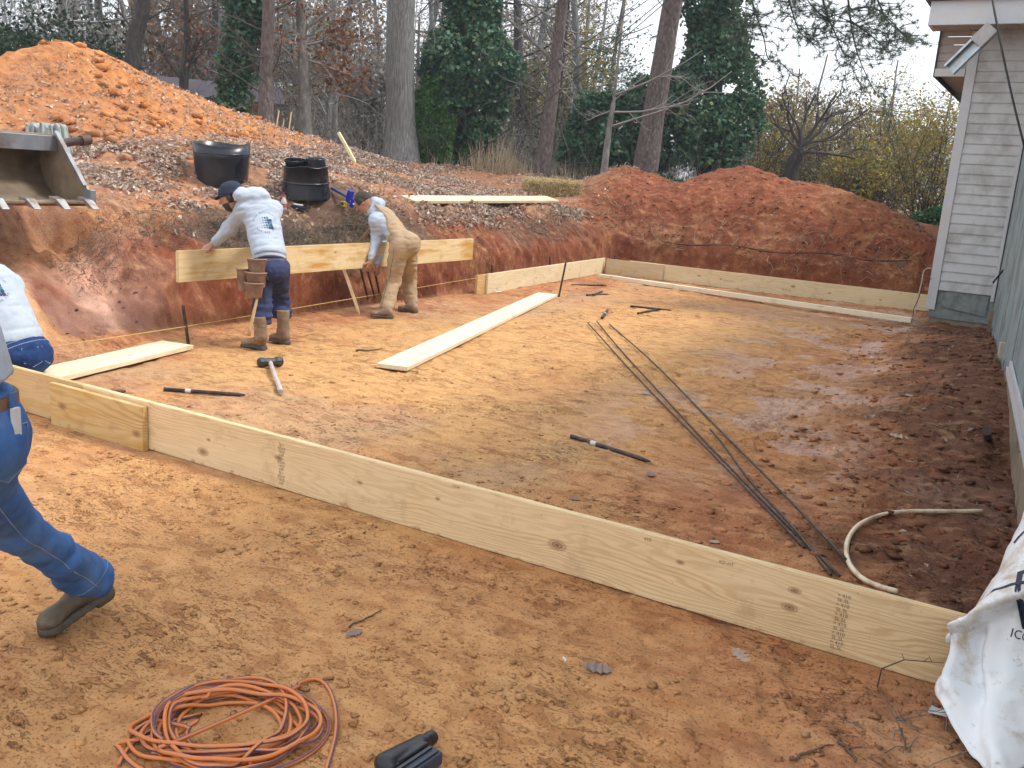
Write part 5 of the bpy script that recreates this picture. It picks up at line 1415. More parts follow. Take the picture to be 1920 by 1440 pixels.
bt2 = GZ(542, 646, .0); tt2 = GZ(512, 641, .0)
boot('boot', w1, V3(bt2[0], bt2[1], .012), V3(tt2[0] - .04, tt2[1], .012), UPZ, V3(ankR[0], ankR[1], .13), .054, m_boot, shaft_top=V3(ankR[0] - .005, ankR[1], .32))
def cap1(p):                                         # knit cap with a short brim
    q = ell(p, hP(-.016, 0, .055), (.112, .091, .082), hR); q = np.maximum(q, -(p - hP(0, 0, .028)) @ hR[:, 2])
    roll = np.maximum(np.abs((p - hP(0, 0, .035)) @ hR[:, 2]) - .020, ell(p, hP(-.010, 0, .035), (.116, .096, .10), hR))
    brim = np.maximum(ell(p, hP(.095, 0, .030), (.062, .068, .03), hR), np.abs((p - hP(.1, 0, .030)) @ unit(hR[:, 2] + .28 * hR[:, 0])) - .006)
    return np.minimum(np.minimum(q, roll), brim) + (vnoise3(p * 90, 2) - .5) * .002
part_sdf('cap', cap1, [hdc], .2, .007, m_cap, w1)
def beard1(p): return np.maximum(np.maximum(hf(p) - .0035, (p - hP(0, 0, -.045)) @ hR[:, 2]), -((p - hP(.02, 0, 0)) @ hR[:, 0]))
part_sdf('beard', beard1, [hdc], .15, .006, m_hair, w1)
def hair1(p): return np.maximum(np.maximum(hf(p) - .004, (p - hP(0, 0, .03)) @ hR[:, 2]), np.maximum((p - hP(.015, 0, 0)) @ hR[:, 0], -(p - hP(0, 0, -.055)) @ hR[:, 2]))
part_sdf('hair', hair1, [hdc], .15, .006, m_hair, w1)
# tool belt on the left hip with pouches and hammer
tb0 = hipL + lf * .095 - UPZ * .015 - fw * .085
belt = tag(empty('tool_belt', tb0), 'brown leather tool pouches hanging on the capped worker\'s hip', 'tool belt')
toc = unit(CAMP - tb0); toc[2] = 0; toc = unit(toc)
Rb_ = np.array([np.cross(UPZ, lf * .35 + toc * .65), unit(lf * .35 + toc * .65), UPZ]); Rb_[0] = unit(np.cross(Rb_[1], UPZ)); Rb_ = Rb_.T
def pouch(name, cx, cy, cz, w_, dpt, hh, tilt=0):
    def f(p):
        q = p @ Rb_ - V3(cx, cy, cz); z = q[:, 2]
        wz = w_ * (.78 + .22 * np.clip(z / hh + .5, 0, 1)); dz_ = dpt * (.75 + .25 * np.clip(z / hh + .5, 0, 1))
        rr = np.sqrt((q[:, 0] / wz) ** 2 + (np.maximum(q[:, 1], -.0 * dpt) / dz_) ** 2) - 1
        o = np.maximum(np.maximum(rr * min(w_, dpt), np.abs(z) - hh / 2), -q[:, 1] - .012)
        i = np.maximum(rr * min(w_, dpt) + .013, -(z + hh / 2 - .05))
        return np.maximum(o, -i)
    c_ = Rb_ @ V3(cx, cy, cz)
    o = obj(name, sdf_mesh(name, f, c_ - .16, c_ + .16, .0075), m_leather, belt)
    mb = MB(); rim = []
    for a in np.linspace(0, math.pi, 14): rim.append(Rb_ @ V3(cx + w_ * math.cos(a), cy + dpt * math.sin(a), cz + hh / 2))
    mb.tube(rim, .007, 6); mb.build('rim', simple_mat('light_leather', (.33, .21, .14), .7), o, smooth=True)
pouch('pouch', 0, .005, .035, .085, .07, .16); pouch('pouch', -.01, .045, -.065, .095, .08, .13); pouch('pouch', .0, .075, -.155, .085, .07, .13); pouch('pouch', .12, .01, -.08, .06, .06, .20)
mb = MB(); pts_ = [pel + UPZ * .045 + (fw * math.cos(a) * .125 + lf * math.sin(a) * .15) - tb0 for a in np.linspace(0, 2 * math.pi, 40)]
for a, b in zip(pts_[:-1], pts_[1:]): mb.box((0, -.004, -.024), (np.linalg.norm(b - a) + .004, .004, .024), frame(b - a), a)
mb.build('strap', m_leather, belt)
hm0 = tb0 + Rb_ @ V3(-.055, .04, -.06); hm1 = AX(466, 630, hm0[0] + .02)
ham = tag(empty('hammer', hm0), 'hammer with wooden handle hanging from the tool belt', 'hammer')
mb = MB(); mb.tube([V3(0, 0, 0), (hm1 - hm0) * .3, (hm1 - hm0) * .85, hm1 - hm0], [.013, .012, .0165, .017], 9); mb.build('handle', simple_mat('hickory', (.52, .34, .17), .6, .2, 20), ham, smooth=True)
mb = MB(); mb.box((-.06, -.015, .0), (.05, .015, .03), Rb_); mb.build('hammer_head', m_steel, ham, bevel=.005)

# ---------------------------------------------------------------- worker in tan overalls bending over the plank
fw = unit(V3(-.99, -.12, 0)); lf = np.cross(UPZ, fw)
pel = AX(757, 458, -6.50); hipL = pel + lf * .085 - UPZ * .04; hipR = pel - lf * .085 - UPZ * .04
kneL = AX(737, 528, -6.58); ankL = AX(724, 582, -6.50); kneR = AX(767, 525, -6.66); ankR = AX(772, 572, -6.58)
chs = AX(722, 411, -6.80); nck = AX(701, 393, -6.92); hdc = AX(681, 379, -6.98)
shL = chs + lf * .15 + fw * .03 - UPZ * .015; shR = chs - lf * .15 + fw * .03 - UPZ * .015
elL = AX(706, 449, -6.82); wrL = AX(695, 486, -6.77); elR = AX(716, 450, -7.0); wrR = AX(706, 494, -6.80)
hf2, hP2, hR2 = head_sdf(hdc, unit(V3(-.70, -.25, -.66)), unit(V3(-.62, -.2, .76)))
hand2 = hand_sdf(wrL + V3(0, 0, -.012), unit(V3(-.12, -.12, -.9)), V3(-1, .1, -.1), -1, .45, 1.05)
hand2b = hand_sdf(wrR, unit(V3(.05, .25, -.8)), V3(-.7, .1, -.3), 1, .4, 1.0)
spine = unit(chs - pel)
def body2(p):
    d = smin(cap(p, pel, chs, .10, .12, np.cross(lf, spine), 1.3), cap(p, chs, nck, .08, .055), .06)
    d = smin(d, cap(p, nck, hdc - fw * .03, .052, .05), .03); d = smin(d, hf2(p), .02)
    for a, b, c_ in ((shL, elL, wrL), (shR, elR, wrR)):
        d = smin(d, cap(p, a, b, .045, .038), .03); d = smin(d, cap(p, b, c_, .036, .026), .02)
    d = smin(d, hand2(p), .012); d = smin(d, hand2b(p), .012)
    for a, b, c_ in ((hipL, kneL, ankL), (hipR, kneR, ankR)):
        d = smin(d, cap(p, a, b, .075, .05), .03); d = smin(d, cap(p, b, c_, .05, .035), .02)
    return d
w2 = part_sdf('person', body2, [pel, hdc, wrL, ankL, ankR, wrR], .16, .0085, m_skin, None)
tag(w2, 'bareheaded worker in tan bib overalls bent over the held plank', 'person')
bn = unit(np.cross(lf, spine)); bn = bn if bn[2] > 0 else -bn        # out of the back
def hoodie2(p):
    d = cap(p, pel + spine * .10, chs, .145, .160, bn, 1.28)
    d = smin(d, cap(p, shL, shR, .085, .085, bn, 1.1), .06)
    for a, b, c_ in ((shL, elL, wrL), (shR, elR, wrR)):
        d = smin(d, cap(p, a, b, .078, .064), .05); d = smin(d, cap(p, b, b + (c_ - b) * .82, .064, .052), .04)
        d = np.minimum(d, cap(p, b + (c_ - b) * .84, c_ - unit(c_ - b) * .01, .043, .040))
    g1, g2 = AX(703, 381, -6.90), AX(697, 398, -6.90)
    hood = cap(p, g1, g2, .082, .072); hood = smin(hood, cap(p, g1 - lf * .11, g2 - lf * .10, .07, .065), .06)
    hood = hood + wrinkle(p, .007, 9, lf, .5, 19)
    hood = smax(hood, -ell(p, hP2(.03, 0, .02), (.11, .092, .115), hR2), .015)
    d = smin(d, hood, .014) + wrinkle(p, .007, 7, UPZ, 3.0, 11) + wrinkle(p, .0035, 15, unit(UPZ + lf * .6), 2.6, 15)
    return d
part_sdf('sweatshirt', hoodie2, [pel, chs, shL, shR, wrL, wrR, nck], .2, .0095, m_hood, w2)
def over2(p):
    d = cap(p, pel + spine * .12, pel, .150, .155, bn, 1.15)
    d = smin(d, ell(p, pel - fw * .05 + bn * .01, (.15, .165, .15), np.array([fw, lf, UPZ]).T), .05)
    for a, b, c_ in ((hipL, kneL, ankL), (hipR, kneR, ankR)):
        d = smin(d, cap(p, a, b, .125, .092), .04); d = smin(d, cap(p, b, c_ + (b - c_) * .12, .092, .088), .03)
    d = d + wrinkle(p, .008, 8, UPZ, 2.2, 21) + wrinkle(p, .004, 17, UPZ, 1.4, 24)
    # the back panel narrows upwards between the shoulder blades
    t_ = (p - pel) @ spine; w_ = np.abs((p - pel) @ lf)
    panel = np.maximum(np.maximum(hoodie2(p) - .013, w_ - np.interp(t_, [.05, .18, .34, .50], [.17, .13, .075, .06])), np.maximum(.06 - t_, t_ - .50)); panel = np.maximum(panel, -((p - chs) @ bn - .02) * 1.0)
    body = np.maximum(d, t_ - .15)
    body = np.maximum(body, -(p[:, 2] - (ankL[2] - .055)))
    return np.minimum(body, panel)
ov = part_sdf('overalls', over2, [pel, chs, nck, ankL, ankR, kneL, kneR], .21, .0095, m_tan, w2)
zs_ = []
for t in np.linspace(0, 1, 22):
    c_ = kneL + (ankL - kneL) * (t * 1.05 - .1) + lf * .2 + fw * .02; zs_.append(c_)
stitch(ov, list(march(over2, np.array(zs_), -lf) + lf * .001), .004, 'side_zip', m_sole)
zs_ = [hipL + (kneL - hipL) * t + lf * .25 for t in np.linspace(.0, .9, 14)]
stitch(ov, list(march(over2, np.array(zs_), -lf)), .003, 'seam', m_sole)
for s_ in (1, -1):                                   # braces over the shoulders
    ps = [pel + spine * t + lf * s_ * (.07 + .07 * (t - .42) / .14) + bn * .3 for t in np.linspace(.40, .56, 8)]
    q = march(hoodie2, np.array(ps), -bn) + bn * .006; mb = MB()
    for a, b in zip(q[:-1], q[1:]): mb.box((0, -.02, -.003), (np.linalg.norm(b - a) + .003, .02, .004), frame(b - a, bn), a)
    mb.build('brace', m_tan, ov)
hl_ = GZ(737, 597); tl_ = GZ(694, 595); boot('boot', w2, V3(hl_[0], hl_[1], .012), V3(tl_[0], tl_[1], .012), UPZ, V3(ankL[0], ankL[1], .11), .055, m_boot)
hr_ = GZ(783, 588); tr_ = GZ(746, 584); boot('boot', w2, V3(hr_[0], hr_[1], .012), V3(tr_[0], tr_[1], .012), UPZ, V3(ankR[0], ankR[1], .11), .055, m_boot)
def hair2(p): return np.maximum(hf2(p) - .0045 + (vnoise3(p * 140, 3) - .5) * .003, np.minimum((p - hP2(.055, 0, .0)) @ hR2[:, 0], 9)) + np.maximum(0, -((p - hP2(0, 0, -.012)) @ hR2[:, 2])) * .9
part_sdf('hair', hair2, [hdc], .15, .006, m_hair, w2)

# ---------------------------------------------------------------- crouching worker behind the form at the left edge
fw = unit(V3(-.97, -.2, 0)); lf = np.cross(UPZ, fw)
pel = AY(44, 660, 3.74); kneL = pel + fw * .40 + lf * .14 + UPZ * .16; kneR = pel + fw * .42 - lf * .14 + UPZ * .12
ankL = pel + fw * .14 + lf * .14 - UPZ * (pel[2] - .1); ankR = pel + fw * .10 - lf * .14 - UPZ * (pel[2] - .1)
hipL = pel + lf * .09; hipR = pel - lf * .09
chs = AY(-14, 540, 3.70); nck = AY(-55, 500, 3.68); hdc = AY(-95, 478, 3.66)
spine = unit(chs - pel); bn = unit(np.cross(lf, spine)); bn = bn if bn[2] > 0 else -bn
shL = chs + lf * .16; shR = chs - lf * .16; elL = shL + fw * .14 - UPZ * .24; elR = shR + fw * .14 - UPZ * .24; wrL = elL + fw * .16 - UPZ * .16; wrR = elR + fw * .16 - UPZ * .16
hf3, hP3, hR3 = head_sdf(hdc, unit(V3(-.85, -.1, -.5)), UPZ)
h3a = hand_sdf(wrL, V3(-.6, 0, -.6), V3(0, 0, -1), -1, .4); h3b = hand_sdf(wrR, V3(-.6, 0, -.6), V3(0, 0, -1), 1, .4)
def body3(p):
    d = smin(cap(p, pel, chs, .10, .12, bn, 1.3), cap(p, chs, nck, .08, .055), .06)
    d = smin(d, cap(p, nck, hdc, .052, .05), .03); d = smin(d, hf3(p), .02)
    for a, b, c_ in ((shL, elL, wrL), (shR, elR, wrR)): d = smin(d, smin(cap(p, a, b, .045, .038), cap(p, b, c_, .036, .026), .02), .03)
    d = smin(smin(d, h3a(p), .012), h3b(p), .012)
    for a, b, c_ in ((hipL, kneL, ankL), (hipR, kneR, ankR)): d = smin(d, smin(cap(p, a, b, .075, .05), cap(p, b, c_, .05, .035), .02), .03)
    return d
w3 = part_sdf('person', body3, [pel, hdc, wrL, ankL, ankR, wrR, kneL], .17, .013, m_skin, None)
tag(w3, 'worker in grey sweatshirt and blue jeans crouching behind the left form', 'person')
def hoodie3(p):
    d = cap(p, pel + spine * .12, chs, .19, .20, bn, 1.2); d = smin(d, cap(p, shL, shR, .09, .09), .06); d = smin(d, cap(p, chs, nck, .13, .1), .05)
    for a, b, c_ in ((shL, elL, wrL), (shR, elR, wrR)): d = smin(d, smin(cap(p, a, b, .085, .066), cap(p, b, c_, .066, .05), .03), .04)
    d = smin(d, smin(cap(p, nck + lf * .08 + bn * .03, nck - lf * .08 + bn * .03, .075, .075), cap(p, nck + bn * .04, nck + bn * .05 - spine * .08, .075, .06), .05), .015)
    d = d + wrinkle(p, .0055, 6, spine, 2.2, 31) + wrinkle(p, .003, 20, spine, 1.6, 35)
    return np.maximum(d, -plane(p, pel + spine * .085, unit(spine * .5 + UPZ * .5)))
hd3 = part_sdf('sweatshirt', hoodie3, [pel, chs, shL, shR, wrL, wrR, nck], .22, .0105, m_hood, w3)
back_print(hoodie3, AY(-6, 536, 3.60) , unit(bn * .8 + lf * .35 + V3(.2, 0, 0)), spine, .24, hd3)
def hair3(p): return np.maximum(hf3(p) - .006 + (vnoise3(p * 140, 3) - .5) * .003, (p - hP3(.05, 0, .0)) @ hR3[:, 0]) + np.maximum(0, -((p - hP3(0, 0, -.012)) @ hR3[:, 2])) * .9
part_sdf('hair', hair3, [hdc], .15, .008, m_hair, w3)
def jeans3(p):
    d = smin(cap(p, pel + spine * .09, pel, .150, .165, bn, 1.05), ell(p, pel - fw * .03 - UPZ * .03, (.16, .19, .15), np.array([fw, lf, UPZ]).T), .05)
    for a, b, c_ in ((hipL, kneL, ankL), (hipR, kneR, ankR)): d = smin(d, smin(cap(p, a, b, .118, .085), cap(p, b, c_, .08, .075), .03), .04)
    d = d + wrinkle(p, .006, 9, spine, 1.8, 41) + wrinkle(p, .003, 20, UPZ, 1.4, 45)
    return np.maximum(d, plane(p, pel + spine * .115, unit(spine * .5 + UPZ * .5)))
j3 = part_sdf('jeans', jeans3, [pel, kneL, kneR, ankL, ankR], .2, .0105, cloth_mat('dark_blue_jeans', (.012, .035, .13), .3, fade=.7, fadecol=(.03, .08, .22)), w3)
ps = [pel + spine * .085 + (bn * math.cos(a) + lf * math.sin(a)) * .3 for a in np.linspace(-1.0, 1.6, 20)]
def mdrop(f, pts, ctr): return march(f, np.array(pts), ctr - np.array(pts))
stitch(j3, list(mdrop(jeans3, ps, pel + spine * .085)), .006, 'red_waistband', m_redshirt)
for o_ in (.0, .035):
    ps = [pel + spine * (.055 - o_) + (bn * math.cos(a) + lf * math.sin(a)) * .3 for a in np.linspace(-1.0, 1.6, 24)]
    stitch(j3, list(mdrop(jeans3, ps, pel + spine * (.055 - o_))), .003, 'seam')
for sgn in (1, -1):
    ps = [pel + lf * sgn * .07 + lf * dx + UPZ * dz - fw * .4 for dx, dz in ((-.055, .06), (.055, .06), (.055, -.045), (0, -.075), (-.055, -.045), (-.055, .06))]
    stitch(j3, list(march(jeans3, np.array(ps), fw)), .003, 'pocket_seam')
for a_, k_ in ((ankL, lf * .14), (ankR, -lf * .14)):
    boot('boot', w3, V3(a_[0] + .08, a_[1], .012), V3(a_[0] - .2, a_[1], .012), UPZ, a_, .055, m_boot2)

# ---------------------------------------------------------------- striding worker cropped by the left edge
fw = unit(V3(-.50, -.87, 0)); lf = np.cross(UPZ, fw)
pel = GZ(-76, 800, .95); hipL = pel + lf * .09 - UPZ * .05; hipR = pel - lf * .09 - UPZ * .05
toe = GZ(78, 1192, .012); heel = AD(206, 1104, np.linalg.norm(toe - CAMP) + .10)
heel = toe + unit(heel - toe) * .285
fup = unit(np.cross(np.cross(heel - toe, UPZ), heel - toe)); fup = fup if fup[2] > 0 else -fup
ankL = heel + unit(toe - heel) * .06 + fup * .10
kneL = (hipL + ankL) / 2 + fw * .055 + UPZ * .0
kneR = hipR + fw * .28 - UPZ * .37; ankR = kneR + fw * .03 - UPZ * .40
chs = pel + UPZ * .42 + fw * .10; nck = chs + UPZ * .13 + fw * .03; hdc = nck + UPZ * .15 + fw * .05; spine = unit(chs - pel)
shL = chs + lf * .17 + UPZ * .03; shR = chs - lf * .17 + UPZ * .03; elL = shL + fw * .06 - UPZ * .27; wrL = elL + fw * .18 - UPZ * .15; elR = shR - UPZ * .27; wrR = elR + fw * .12 - UPZ * .2
hf4, hP4, hR4 = head_sdf(hdc, fw, UPZ)
h4a = hand_sdf(wrL, V3(*(fw * .5 - UPZ * .8)), -lf, -1, .3); h4b = hand_sdf(wrR, V3(*(fw * .4 - UPZ * .9)), lf, 1, .3)
def body4(p):
    d = smin(cap(p, pel, chs, .10, .12, fw, 1.3), cap(p, chs, nck, .08, .055), .06)
    d = smin(d, cap(p, nck, hdc, .052, .05), .03); d = smin(d, hf4(p), .02)
    for a, b, c_ in ((shL, elL, wrL), (shR, elR, wrR)): d = smin(d, smin(cap(p, a, b, .045, .038), cap(p, b, c_, .036, .026), .02), .03)
    d = smin(smin(d, h4a(p), .012), h4b(p), .012)
    for a, b, c_ in ((hipL, kneL, ankL), (hipR, kneR, ankR)): d = smin(d, smin(cap(p, a, b, .075, .05), cap(p, b, c_, .05, .035), .02), .03)
    return d
w4 = part_sdf('person', body4, [pel, hdc, wrL, ankL, ankR, wrR, toe], .17, .013, m_skin, None)
tag(w4, 'nearest worker in blue jeans and brown boots striding out of the left edge', 'person')
def hoodie4(p):
    d = cap(p, pel + spine * .11, chs, .190, .195, fw, 1.1); d = smin(d, cap(p, shL, shR, .09, .09), .06); d = smin(d, cap(p, chs, nck, .12, .09), .05)
    for a, b, c_ in ((shL, elL, wrL), (shR, elR, wrR)): d = smin(d, smin(cap(p, a, b, .083, .066), cap(p, b, c_, .066, .048), .03), .04)
    d = smin(d, smin(cap(p, nck + lf * .08 - fw * .03, nck - lf * .08 - fw * .03, .078, .078), cap(p, nck - fw * .05, nck - fw * .09 - UPZ * .08, .078, .06), .05), .015)
    d = d + wrinkle(p, .0055, 6, spine, 2.2, 51)
    return np.maximum(d, -plane(p, pel + spine * .115, spine))
part_sdf('sweatshirt', hoodie4, [pel, chs, shL, shR, wrL, wrR, nck], .22, .0105, m_hood, w4)
hem4 = ankL + unit(kneL - ankL) * .02
dirL = unit(ankL - kneL)
def hair4(p): return np.maximum(hf4(p) - .006 + (vnoise3(p * 140, 3) - .5) * .003, (p - hP4(.05, 0, .0)) @ hR4[:, 0]) + np.maximum(0, -((p - hP4(0, 0, -.012)) @ hR4[:, 2])) * .9
part_sdf('hair', hair4, [hdc], .15, .008, m_hair, w4)
def jeans4(p):
    d = smin(cap(p, pel + UPZ * .10, pel, .140, .150, fw, 1.1), ell(p, pel - fw * .04 - UPZ * .04, (.135, .165, .14), np.array([fw, lf, UPZ]).T), .05)
    d = smin(d, cap(p, hipL, kneL, .100, .072), .05); d = smin(d, cap(p, kneL, hem4 + dirL * .03, .070, .086), .05)
    d = smin(d, smin(cap(p, hipR, kneR, .108, .080), cap(p, kneR, ankR, .08, .09), .04), .04)
    tl = (p - kneL) @ dirL
    d = d + wrinkle(p, .010, 6, unit(dirL + lf * .5), 1.7, 61) * (.45 + .8 * sstep(.0, .35, tl)) + wrinkle(p, .003, 15, dirL, 1.3, 65)
    d = d + .0022 * np.sin(tl * 55 + 5 * vnoise3(p * 6, 7)) * sstep(.16, .34, tl)
    return np.maximum(np.maximum(d, plane(p, pel + UPZ * .105, UPZ)), plane(p, hem4 + dirL * .055, unit(dirL + .35 * fup)))
j4 = part_sdf('jeans', jeans4, [pel, kneL, hem4, kneR, ankR], .2, .008, m_jean, w4)
b4 = boot('boot', w4, heel, toe, fup, ankL, .05, m_boot2, s=1.05)
boot('boot', w4, V3(ankR[0], ankR[1], .012) - fw * .07, V3(ankR[0], ankR[1], .012) + fw * .21, UPZ, V3(ankR[0], ankR[1], .11), .052, m_boot2)
# belt, loops, back pocket with folded rule, seams
bc_ = pel + UPZ * .075
ps = mdrop(jeans4, [bc_ + (fw * math.cos(a) + lf * math.sin(a)) * .4 for a in np.linspace(0, 2 * math.pi, 40)], bc_)
mb = MB()
for a, b in zip(ps[:-1], ps[1:]): mb.box((0, -.005, -.02), (np.linalg.norm(b - a) + .004, .006, .02), frame(b - a), a)
mb.build('belt', m_leather, j4)
for a in (.9, 1.9, 2.6):
    d_ = fw * math.cos(a) + lf * math.sin(a); q = mdrop(jeans4, [bc_ + d_ * .4], bc_)[0] + d_ * .012
    mb = MB(); mb.box((-.006, -.009, -.032), (.004, .009, .032), frame(d_), q); mb.build('belt_loop', m_jean, j4)
pk = [(-.075, .0), (.07, .0), (.066, -.12), (.0, -.155), (-.07, -.12)]
pd = unit(-fw * .75 + lf * .66); ps_ = unit(np.cross(UPZ, pd)); pc = pel + UPZ * .015
grid = []; 
o_ = np.array([pc + ps_ * a + UPZ * b + pd * .35 for a, b in pk]); q = march(jeans4, o_, -pd) + pd * .006
mb = MB(); qc = q.mean(0) + pd * .006; mb.add(list(q) + [qc], [(i, (i + 1) % 5, 5) for i in range(5)]); mb.build('back_pocket', m_jean, j4)
stitch(j4, list(q) + [q[0]], .0018, 'pocket_seam')
mb = MB(); mb.box((-.012, -.006, -.05), (.012, .006, .045), frame(ps_), q[1] * .6 + q[0] * .4 + pd * .010 + UPZ * .01); mb.build('folded_rule', m_paper, j4)
for off_, nm in ((V3(*(lf * 1.0)), 'seam'),):
    ps = [hipL + (kneL - hipL) * t - fw * .02 + lf * .3 for t in np.linspace(.1, 1, 14)] + [kneL + (hem4 - kneL) * t - fw * .02 + lf * .3 for t in np.linspace(.08, 1.05, 14)]
    stitch(j4, list(march(jeans4, np.array(ps), -lf) + lf * .0003), .0017, nm)
ps = mdrop(jeans4, [hem4 + dirL * .02 + (unit(np.cross(dirL, lf)) * math.cos(a) + lf * math.sin(a)) * .3 for a in np.linspace(0, 2 * math.pi, 30)], hem4 + dirL * .02)
stitch(j4, list(ps), .0018, 'hem_seam')

# ================================================================== TREES AND PLANTS
def tubes_mesh(name, segs, n=4):
    """many tapered segments in one mesh"""
    a = np.array([s[0] for s in segs]); b = np.array([s[1] for s in segs]); ra = np.array([s[2] for s in segs]); rb = np.array([s[3] for s in segs])
    d = b - a; d /= np.linalg.norm(d, axis=1, keepdims=True) + 1e-9
    ref = np.where(np.abs(d[:, 2:3]) < .9, np.array([[0, 0, 1.0]]), np.array([[1.0, 0, 0]]))
    u = np.cross(d, ref); u /= np.linalg.norm(u, axis=1, keepdims=True) + 1e-9; w = np.cross(d, u)
    ang = np.arange(n) * 2 * math.pi / n; cs, sn = np.cos(ang), np.sin(ang)
    off = u[:, None] * cs[None, :, None] + w[:, None] * sn[None, :, None]
    va = a[:, None] + off * ra[:, None, None]; vb = b[:, None] + off * rb[:, None, None]
    V_ = np.concatenate([va, vb], 1).reshape(-1, 3); base = np.arange(len(segs))[:, None] * 2 * n; k = np.arange(n)
    F = np.stack([base + k, base + (k + 1) % n, base + n + (k + 1) % n, base + n + k], -1).reshape(-1, 4)
    return new_mesh(name, V_, F, True)
def grow(segs, p, d, L, r, depth, rs, wander=.22, up=.06, kids=(3, 5), kl=.62, ang=(.45, 1.05), tips=None, taper=.45, nseg=5, start=.3, rmin=0.0):
    p = np.array(p, float); d = unit(d); st = L / nseg; pts = [(p, r)]
    for i in range(nseg):
        d = unit(d + rs.normal(0, wander, 3) * (.6 if depth > 2 else 1) + V3(0, 0, up)); q = p + d * st; r1 = r * (1 - (1 - taper) * (i + 1) / nseg)
        segs.append((p, q, pts[-1][1], r1)); p = q; pts.append((p, r1))
    if depth <= 0:
        if tips is not None: tips.append(p)
        return
    for k in range(rs.integers(kids[0], kids[1] + 1)):
        t = start + (1 - start) * (k + rs.uniform(.2, .9)) / kids[1]; j = min(int(t * nseg), nseg - 1)
        b, br = pts[j]; bd = unit(pts[j + 1][0] - b); s = unit(np.cross(bd, rs.normal(size=3))); a = rs.uniform(*ang)
        grow(segs, b + (pts[j + 1][0] - b) * rs.uniform(0, 1), bd * math.cos(a) + s * math.sin(a), L * kl * rs.uniform(.7, 1.15) * (1.1 - .35 * t), max(rmin, br * rs.uniform(.42, .62)), depth - 1, rs, wander * 1.12, up, kids, kl, ang, tips, taper, max(3, nseg - 1), .15, rmin)
def leaves_mesh(name, P_, size, cols, rs, flat=None, aspect=.62, fold=0.0, jit=.35):
    """leaf-sized quads: P_ (n,3), cols (n,3) or palette"""
    n = len(P_); sz = size * rs.uniform(1 - jit, 1 + jit, n)
    nr = rs.normal(size=(n, 3));
    if flat is not None: nr = nr * flat[1] + np.asarray(flat[0])
    nr /= np.linalg.norm(nr, axis=1, keepdims=True) + 1e-9
    a = np.cross(nr, rs.normal(size=(n, 3))); a /= np.linalg.norm(a, axis=1, keepdims=True) + 1e-9; b = np.cross(nr, a)
    a = a * sz[:, None] * .5; b = b * sz[:, None] * .5 * aspect
    if fold:
        up = nr * (sz * fold)[:, None] * rs.uniform(.2, 1.2, n)[:, None]
        V_ = np.stack([P_ - a + up * .5, P_ - a * .1 - b + up * .9, P_ + a + up * .4, P_ + a * .0 + b + up, P_ + a * .05], 1).reshape(-1, 3)
        base = np.arange(n)[:, None] * 5; F = np.concatenate([base + np.array([[0, 1, 4]]), base + np.array([[1, 2, 4]]), base + np.array([[2, 3, 4]]), base + np.array([[3, 0, 4]])], 1).reshape(-1, 3); m = 5
    else:
        V_ = np.stack([P_ - a, P_ - a * .1 - b, P_ + a, P_ + a * .0 + b], 1).reshape(-1, 3); F = np.arange(n * 4).reshape(-1, 4); m = 4
    me = new_mesh(name, V_, F); cols = np.asarray(cols, float)
    if cols.shape[0] != n: cols = cols[rs.integers(0, len(cols), n)] * rs.uniform(.65, 1.25, (n, 1))
    add_color(me, 'col', np.repeat(cols, m, 0)); return me
def bark_mat(name, c0, c1, sc=(9, 9, 1.6), bump=1.0):
    m, nt, bs = nmat(name); g = NT(nt)
    f1 = g.noise(g.coord('Object', sc), 2.4, 6, .62, .4); f2 = g.voro(g.coord('Object', (sc[0] * 1.1, sc[1] * 1.1, sc[2] * 1.3)), 1.8)
    c = g.ramp(f1, [(.32, tuple(v * .45 for v in c0)), (.52, c0), (.72, c1)]); c = g.mix(g.ramp(f2, [(.1, .0), (.6, .35)]), c, tuple(v * .5 for v in c0))
    g.put(bs.inputs['Base Color'], c); bs.inputs['Roughness'].default_value = .9
    g.put(bs.inputs['Normal'], g.bump(g.math('ADD', f1, g.math('MULTIPLY', f2, .5)), bump, .05)); return m
m_bgrey = bark_mat('grey_furrowed_bark', (.23, .23, .225), (.42, .43, .43), (16, 16, 1.1))
m_bpine = bark_mat('reddish_pine_bark', (.155, .125, .118), (.28, .245, .235), (8, 8, 3.0))
m_bdark = bark_mat('dark_wet_bark', (.055, .05, .048), (.12, .11, .105), (8, 8, 2))
m_bpale = bark_mat('pale_smooth_bark', (.22, .215, .20), (.36, .35, .33), (5, 5, 2), .4)
m_twig = simple_mat('grey_twigs', (.25, .235, .225), .9, .3, 3, 0)
m_twigd = simple_mat('dark_twigs', (.075, .066, .062), .9, .3, 3, 0)
m_ivy = leaf_mat('ivy_leaf', .45, .2)
m_fol = leaf_mat('foliage_leaf', .7, .3)
def trunk_tube(path, radii, seed, n=18, sub=8, lump=.06):
    pts = cr_interp(np.array(path, float)[:, None, :], (len(path) - 1) * sub + 1)[:, 0]; rr = np.interp(np.linspace(0, len(radii) - 1, len(pts)), np.arange(len(radii)), radii)
    mb = MB(); mb.tube(list(pts), list(rr), n); v = np.array(mb.v); ctr = np.repeat(pts, n, 0)
    dv = v[:len(ctr)] - ctr; k = 1 + lump * 2 * (vnoise3(v[:len(ctr)] * np.array((3.1, 3.1, .8)), seed) - .5); v[:len(ctr)] = ctr + dv * k[:, None]; mb.v = [tuple(q) for q in v]
    return mb
IVY = np.array([(.045, .13, .075), (.06, .16, .09), (.035, .11, .07), (.09, .20, .11), (.13, .19, .07)])
